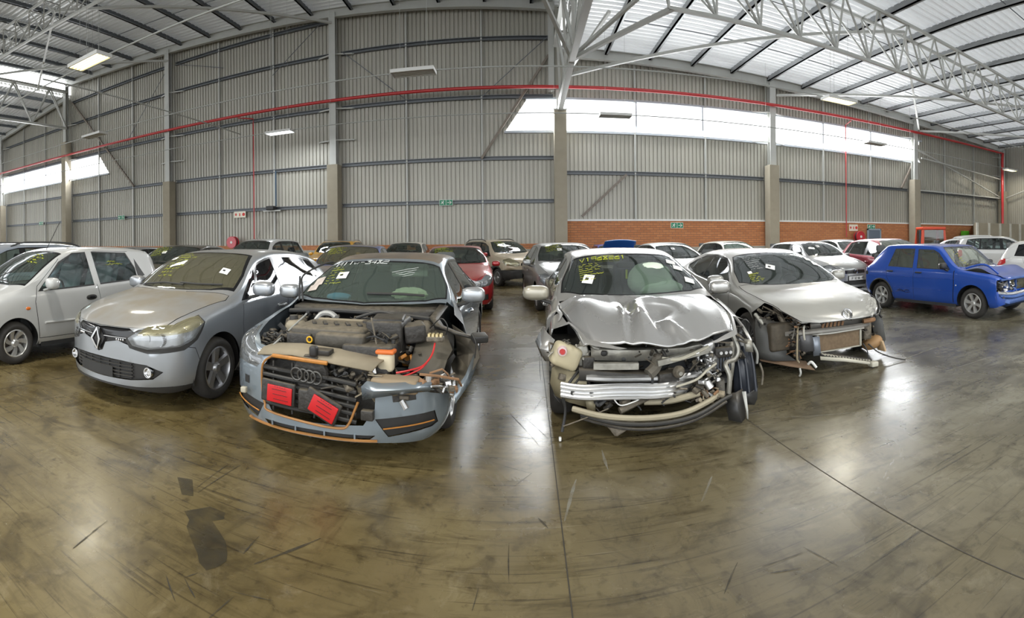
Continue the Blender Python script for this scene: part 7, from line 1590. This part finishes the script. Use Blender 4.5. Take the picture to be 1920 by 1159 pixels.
    c.ink('t',scribble_t(1.42,-.60,.20,5,.035,rnd),yel,r=.0045); c.ink('t',scribble_t(1.86,-.52,.28,8,.05,rnd),whi,r=.0025); c.ink('t',scribble_t(1.84,.15,.30,2,.04,rnd),whi,r=.004)
    return c
def build_blue_old():
    L,W,H=3.815,.805,1.41
    sh=Shell(L,W,
     top=[(0,.78),(.04,.82),(.5,.885),(.98,.935),(1.08,.955),(1.16,.985),(1.52,1.27),(1.66,1.365),(1.85,1.40),(2.6,1.41),(3.08,1.395),(3.20,1.345),(3.6,.98),(3.72,.90),(3.79,.82),(3.815,.55)],
     edge=[(0,.76),(.04,.80),(.5,.86),(1.0,.91),(1.12,.93),(1.22,.97),(1.56,1.245),(1.70,1.345),(1.88,1.38),(2.6,1.392),(3.08,1.375),(3.20,1.315),(3.6,.94),(3.72,.87),(3.815,.5)],
     belt=[(0,.72),(.04,.76),(.5,.82),(1.1,.875),(2,.895),(3,.905),(3.6,.90),(3.74,.82),(3.815,.46)],
     bot=[(0,.30),(.3,.24),(.6,.22),(1.5,.22),(3,.22),(3.5,.28),(3.815,.34)],
     ye=[(0,.86),(.5,.88),(1.1,.92),(1.22,.92),(1.7,.83),(2.5,.815),(3.08,.815),(3.20,.82),(3.6,.90),(3.815,.90)],dn=.22,nn=3.4,dt=.25,nt=3.2)
    def dmg(v,key):
        v=v.copy(); k=np.clip((.43-v[:,0])/.38,0,1)
        if key in('front_wing','body','front_bumper','front_valance'):
            v[:,0]+=.16*k*(v[:,1]<.5); v[:,1]+=np.where(v[:,1]<0,-.03,.01)*k*np.sin(v[:,0]*16); v[:,2]+=.03*k*np.sin(v[:,0]*11+1)
        if key=='bonnet':
            t=np.clip((1.0-v[:,0])/1.0,0,1); v[:,2]+=.10*np.sin(PI*np.clip(t*1.1,0,1))*np.exp(-((t-.38)/.3)**2)-.03*t; v[:,0]+=.13*t*t; v[:,2]+=.03*np.abs(v[:,1])*np.sin(t*9)
        return v
    c=Car('blue_hatchback',sh,'bright blue boxy old hatchback with crumpled front end standing alone on the right','car',*PL['blue_old'],fo=.80,wb=2.40,hi=True,damage=dmg,wheel_r=.29)
    pm=P_blue; c.arch(.80,.29,.355); c.arch(3.20,.29,.345)
    bon=[('f',0,.775),('f',.5,.77),('t',.15,.66),('t',.5,.70),('t',1.02,.735),('t',1.03,.4),('t',1.01,0)]
    c.region('front_face',[('f',0,.77),('f',.60,.765),('s',.16,.76),('s',.14,.40),('d',.75,0.2),('d',0,.2)],drop='LR')
    c.region('front_wing',[('s',.15,.75),('s',.13,.40),('s',.45,.30),('s',1.15,.26),('s',1.2,.86),('t',1.1,.77),('t',.5,.74),('t',.15,.70)],pm)
    c.region('bonnet',cl_top(sh,bon),paint('paint_blue_bonnet',(.012,.06,.33),.1,.25,.35,dustcol=(.34,.32,.36)))
    def ws(d): return [('t',1.09-d,0),('t',1.11-d,.45),('t',1.20-d*.5,.665+d*.6),('t',1.4,.63+d*.6),('t',1.64+d,.545+d*.5),('t',1.61+d,0)]
    gpale=glass('pale_glass',(.94,.98,.92),.15,(.46,.50,.42),.8)
    c.region('windscreen_seal',cl_top(sh,ws(.02)),black,off=-.001); c.region('windscreen',cl_top(sh,ws(0)),gpale,off=-.003)
    fw=[('s',1.33,.925),('s',2.16,.93),('s',2.18,1.295),('s',1.80,1.285),('s',1.66,1.22)]; rw=[('s',2.30,.93),('s',2.98,.945),('s',2.83,1.295),('s',2.30,1.305)]
    def grow(p,d):
        cx_=sum(q[1] for q in p)/len(p);cz=sum(q[2] for q in p)/len(p); return [(q[0],q[1]+math.copysign(d,q[1]-cx_),q[2]+math.copysign(d,q[2]-cz)) for q in p]
    for p,n in ((fw,'front_window'),(rw,'rear_window')): c.region('window_surround',grow(p,.015),black,off=-.001); c.region(n,p,gpale,off=-.004)
    c.strip([('s',1.62,.925),('s',1.64,1.205)],.009,mat=black,key='window_bar'); c.strip([('s',2.74,.94),('s',2.71,1.30)],.009,mat=black,key='window_bar')
    c.region('roof',cl_top(sh,[('t',1.70,0),('t',1.74,.53),('t',2.2,.57),('t',3.0,.56),('t',3.12,0)]),paint('paint_blue_dusty',(.012,.075,.42),.1,.3,.85,dustcol=(.34,.33,.36)))
    c.region('rear_screen',cl_top(sh,[('t',3.22,0),('t',3.23,.55),('t',3.50,.60),('t',3.54,0)]),gpale,off=-.004)
    c.region('front_door',[('s',1.22,.88),('s',1.22,.6),('s',1.25,.28),('s',2.24,.28),('s',2.24,.9)]); c.region('rear_door',[('s',2.26,.9),('s',2.26,.28),('s',2.80,.28),('s',2.84,.5),('s',3.0,.68),('s',3.04,.9)])
    c.strip([('s',1.22,.90),('s',1.22,.6),('s',1.25,.28)],.009); c.strip([('s',2.25,.92),('s',2.25,.28)],.0035); c.strip([('s',3.04,.92),('s',3.0,.68),('s',2.84,.5),('s',2.80,.28)],.003)
    c.region('tail_lamp',[('r',.48,.78),('r',.48,.62),('s',3.77,.62),('s',3.76,.78)],redl,off=.004)
    c.build_body(pm); c.liners(); c.under(); c.interior(ac=1.16,steer=-1,zs=.5)
    c.wheels('star6',mat=plain('alloy_star',(.58,.58,.57),.35,.6),rim_r=.195)
    for sg in (1,-1):
        for z in (.73,.50): MB().tube([c.surf('s',a,z,.0,sg)[0] for a in np.linspace(1.2,3.6 if z>.6 else 2.8,16)],.006,6,flat=.6).build('body_crease',pm,c.root)
        mb=MB(); th=np.linspace(.1,PI-.1,20); mb.tube([c.surf('s',3.20-.36*math.cos(t),.29+.36*math.sin(t),.004,sg)[0] for t in th if .29+.36*math.sin(t)>.34],.017,6); mb.build('arch_moulding',black,c.root)
        q,_=c.surf('s',3.62,.77,.004,sg); MB().blob(q,(.06,.012,.09),2.6,8).build('fuel_cap' if sg<0 else 'side_vent',black,c.root)
        q,_=c.surf('s',1.16,.62,.004,sg); MB().blob(q,(.03,.015,.03),2,6).build('side_repeater',white,c.root)
        for a in (2.10,2.90):
            q,n=c.surf('s',a,.83,.0,sg); MB().rbox(q+n*.018,(.17,.035,.028),.012).build('door_handle',black,c.root)
    c.mirror(1.42,.99,black,b=.87,size=(.12,.17,.13))
    hose(c,'door_decal',[(2.68,-.812,.44),(2.60,-.814,.46),(2.52,-.816,.43),(2.44,-.816,.455),(2.36,-.816,.45)],.008,plain('decal_dark',(.01,.02,.10),.4)); MB().tube([c.surf('s',a,.415+.01*math.sin(a*20),.004,-1)[0] for a in np.linspace(2.34,2.74,12)],.006,5).build('door_decal',plain('decal_dark',(.01,.02,.10)),c.root)
    # smashed nose
    silv=plain('bent_metal',(.50,.50,.50),.3,.8,noise=.3,nscale=10); scr=plain('scraped_blue',(.06,.12,.33),.4,.3,noise=.5,nscale=16)
    rb(c,'radiator',(.34,.12,.58),(.06,.62,.34),plain('radiator_olive',(.16,.15,.09),.6,.3,noise=.3,nscale=25),.01); rb(c,'radiator_tank',(.33,-.22,.58),(.08,.06,.36),silv,.01); bar(c,'grille_post',(.24,-.36,.74),(.26,-.36,.44),.04,.04,scr); bar(c,'grille_post',(.24,-.08,.74),(.26,-.08,.44),.04,.04,scr)
    rb(c,'engine_block',(.65,0,.52),(.4,.8,.36),grimed,.05)
    for b in (-.54,.54): MB().lathe([(0,-.03),(.07,-.02),(.088,.015),(.095,.02),(.095,-.06),(.05,-.1)],22,'x',tuple(c.P(.22,b,.61))).build('headlamp',silv,c.root,40)
    hose(c,'top_rail',[(.22,-.70,.75),(.16,-.4,.765),(.12,0,.77),(.14,.4,.77),(.16,.68,.76)],.026,scr); hose(c,'bumper_bar',[(.26,-.74,.52),(.12,-.5,.49),(.06,-.1,.50),(.03,.4,.52),(.10,.70,.52)],.030,silv,8); hose(c,'bumper_bar',[(.24,-.70,.46),(.10,-.45,.43),(.05,-.1,.45),(.04,.4,.46),(.11,.68,.46)],.035,scr,8)
    sheetpart(c,'front_valance',[[(.30,-.74,.44),(.13,-.5,.40),(.08,-.1,.40),(.06,.4,.41),(.14,.70,.42)],[(.26,-.72,.36),(.15,-.5,.30),(.12,-.1,.31),(.08,.4,.32),(.16,.70,.33)],[(.34,-.70,.28),(.24,-.5,.24),(.2,-.1,.25),(.18,.4,.25),(.24,.68,.27)]],scr,.01,25)
    hose(c,'bonnet_fold',[(.98,-.72,.95),(.60,-.66,1.03),(.32,-.60,.86)],.02,pm); sheetpart(c,'inner_wing',[[(1.0,-.70,.90),(.6,-.68,.84),(.3,-.66,.76)],[(1.0,-.62,.70),(.6,-.60,.60),(.3,-.60,.5)]],trimd,.01)
    clutter(c,'nose_tangle',(.12,-.72,.40),(.34,-.30,.72),60,[silv,alum,scr,grimed,grime],41,(.02,.06)); clutter(c,'nose_tangle',(.10,-.3,.42),(.32,.6,.74),50,[silv,scr,grimed],42,(.02,.06))
    c.ink('t',scribble_t(1.55,-.42,.14,8,.05,rnd),plain('ink_dark_yellow',(.40,.40,.08),.7),r=.006); c.wiper([('t',1.14,-.5),('t',1.17,-.2),('t',1.15,.05)])
    return c
build_white_hatch(); build_silver_hatch(); build_bare_bay(); build_crumpled(); build_coupe(); build_blue_old(); build_background()
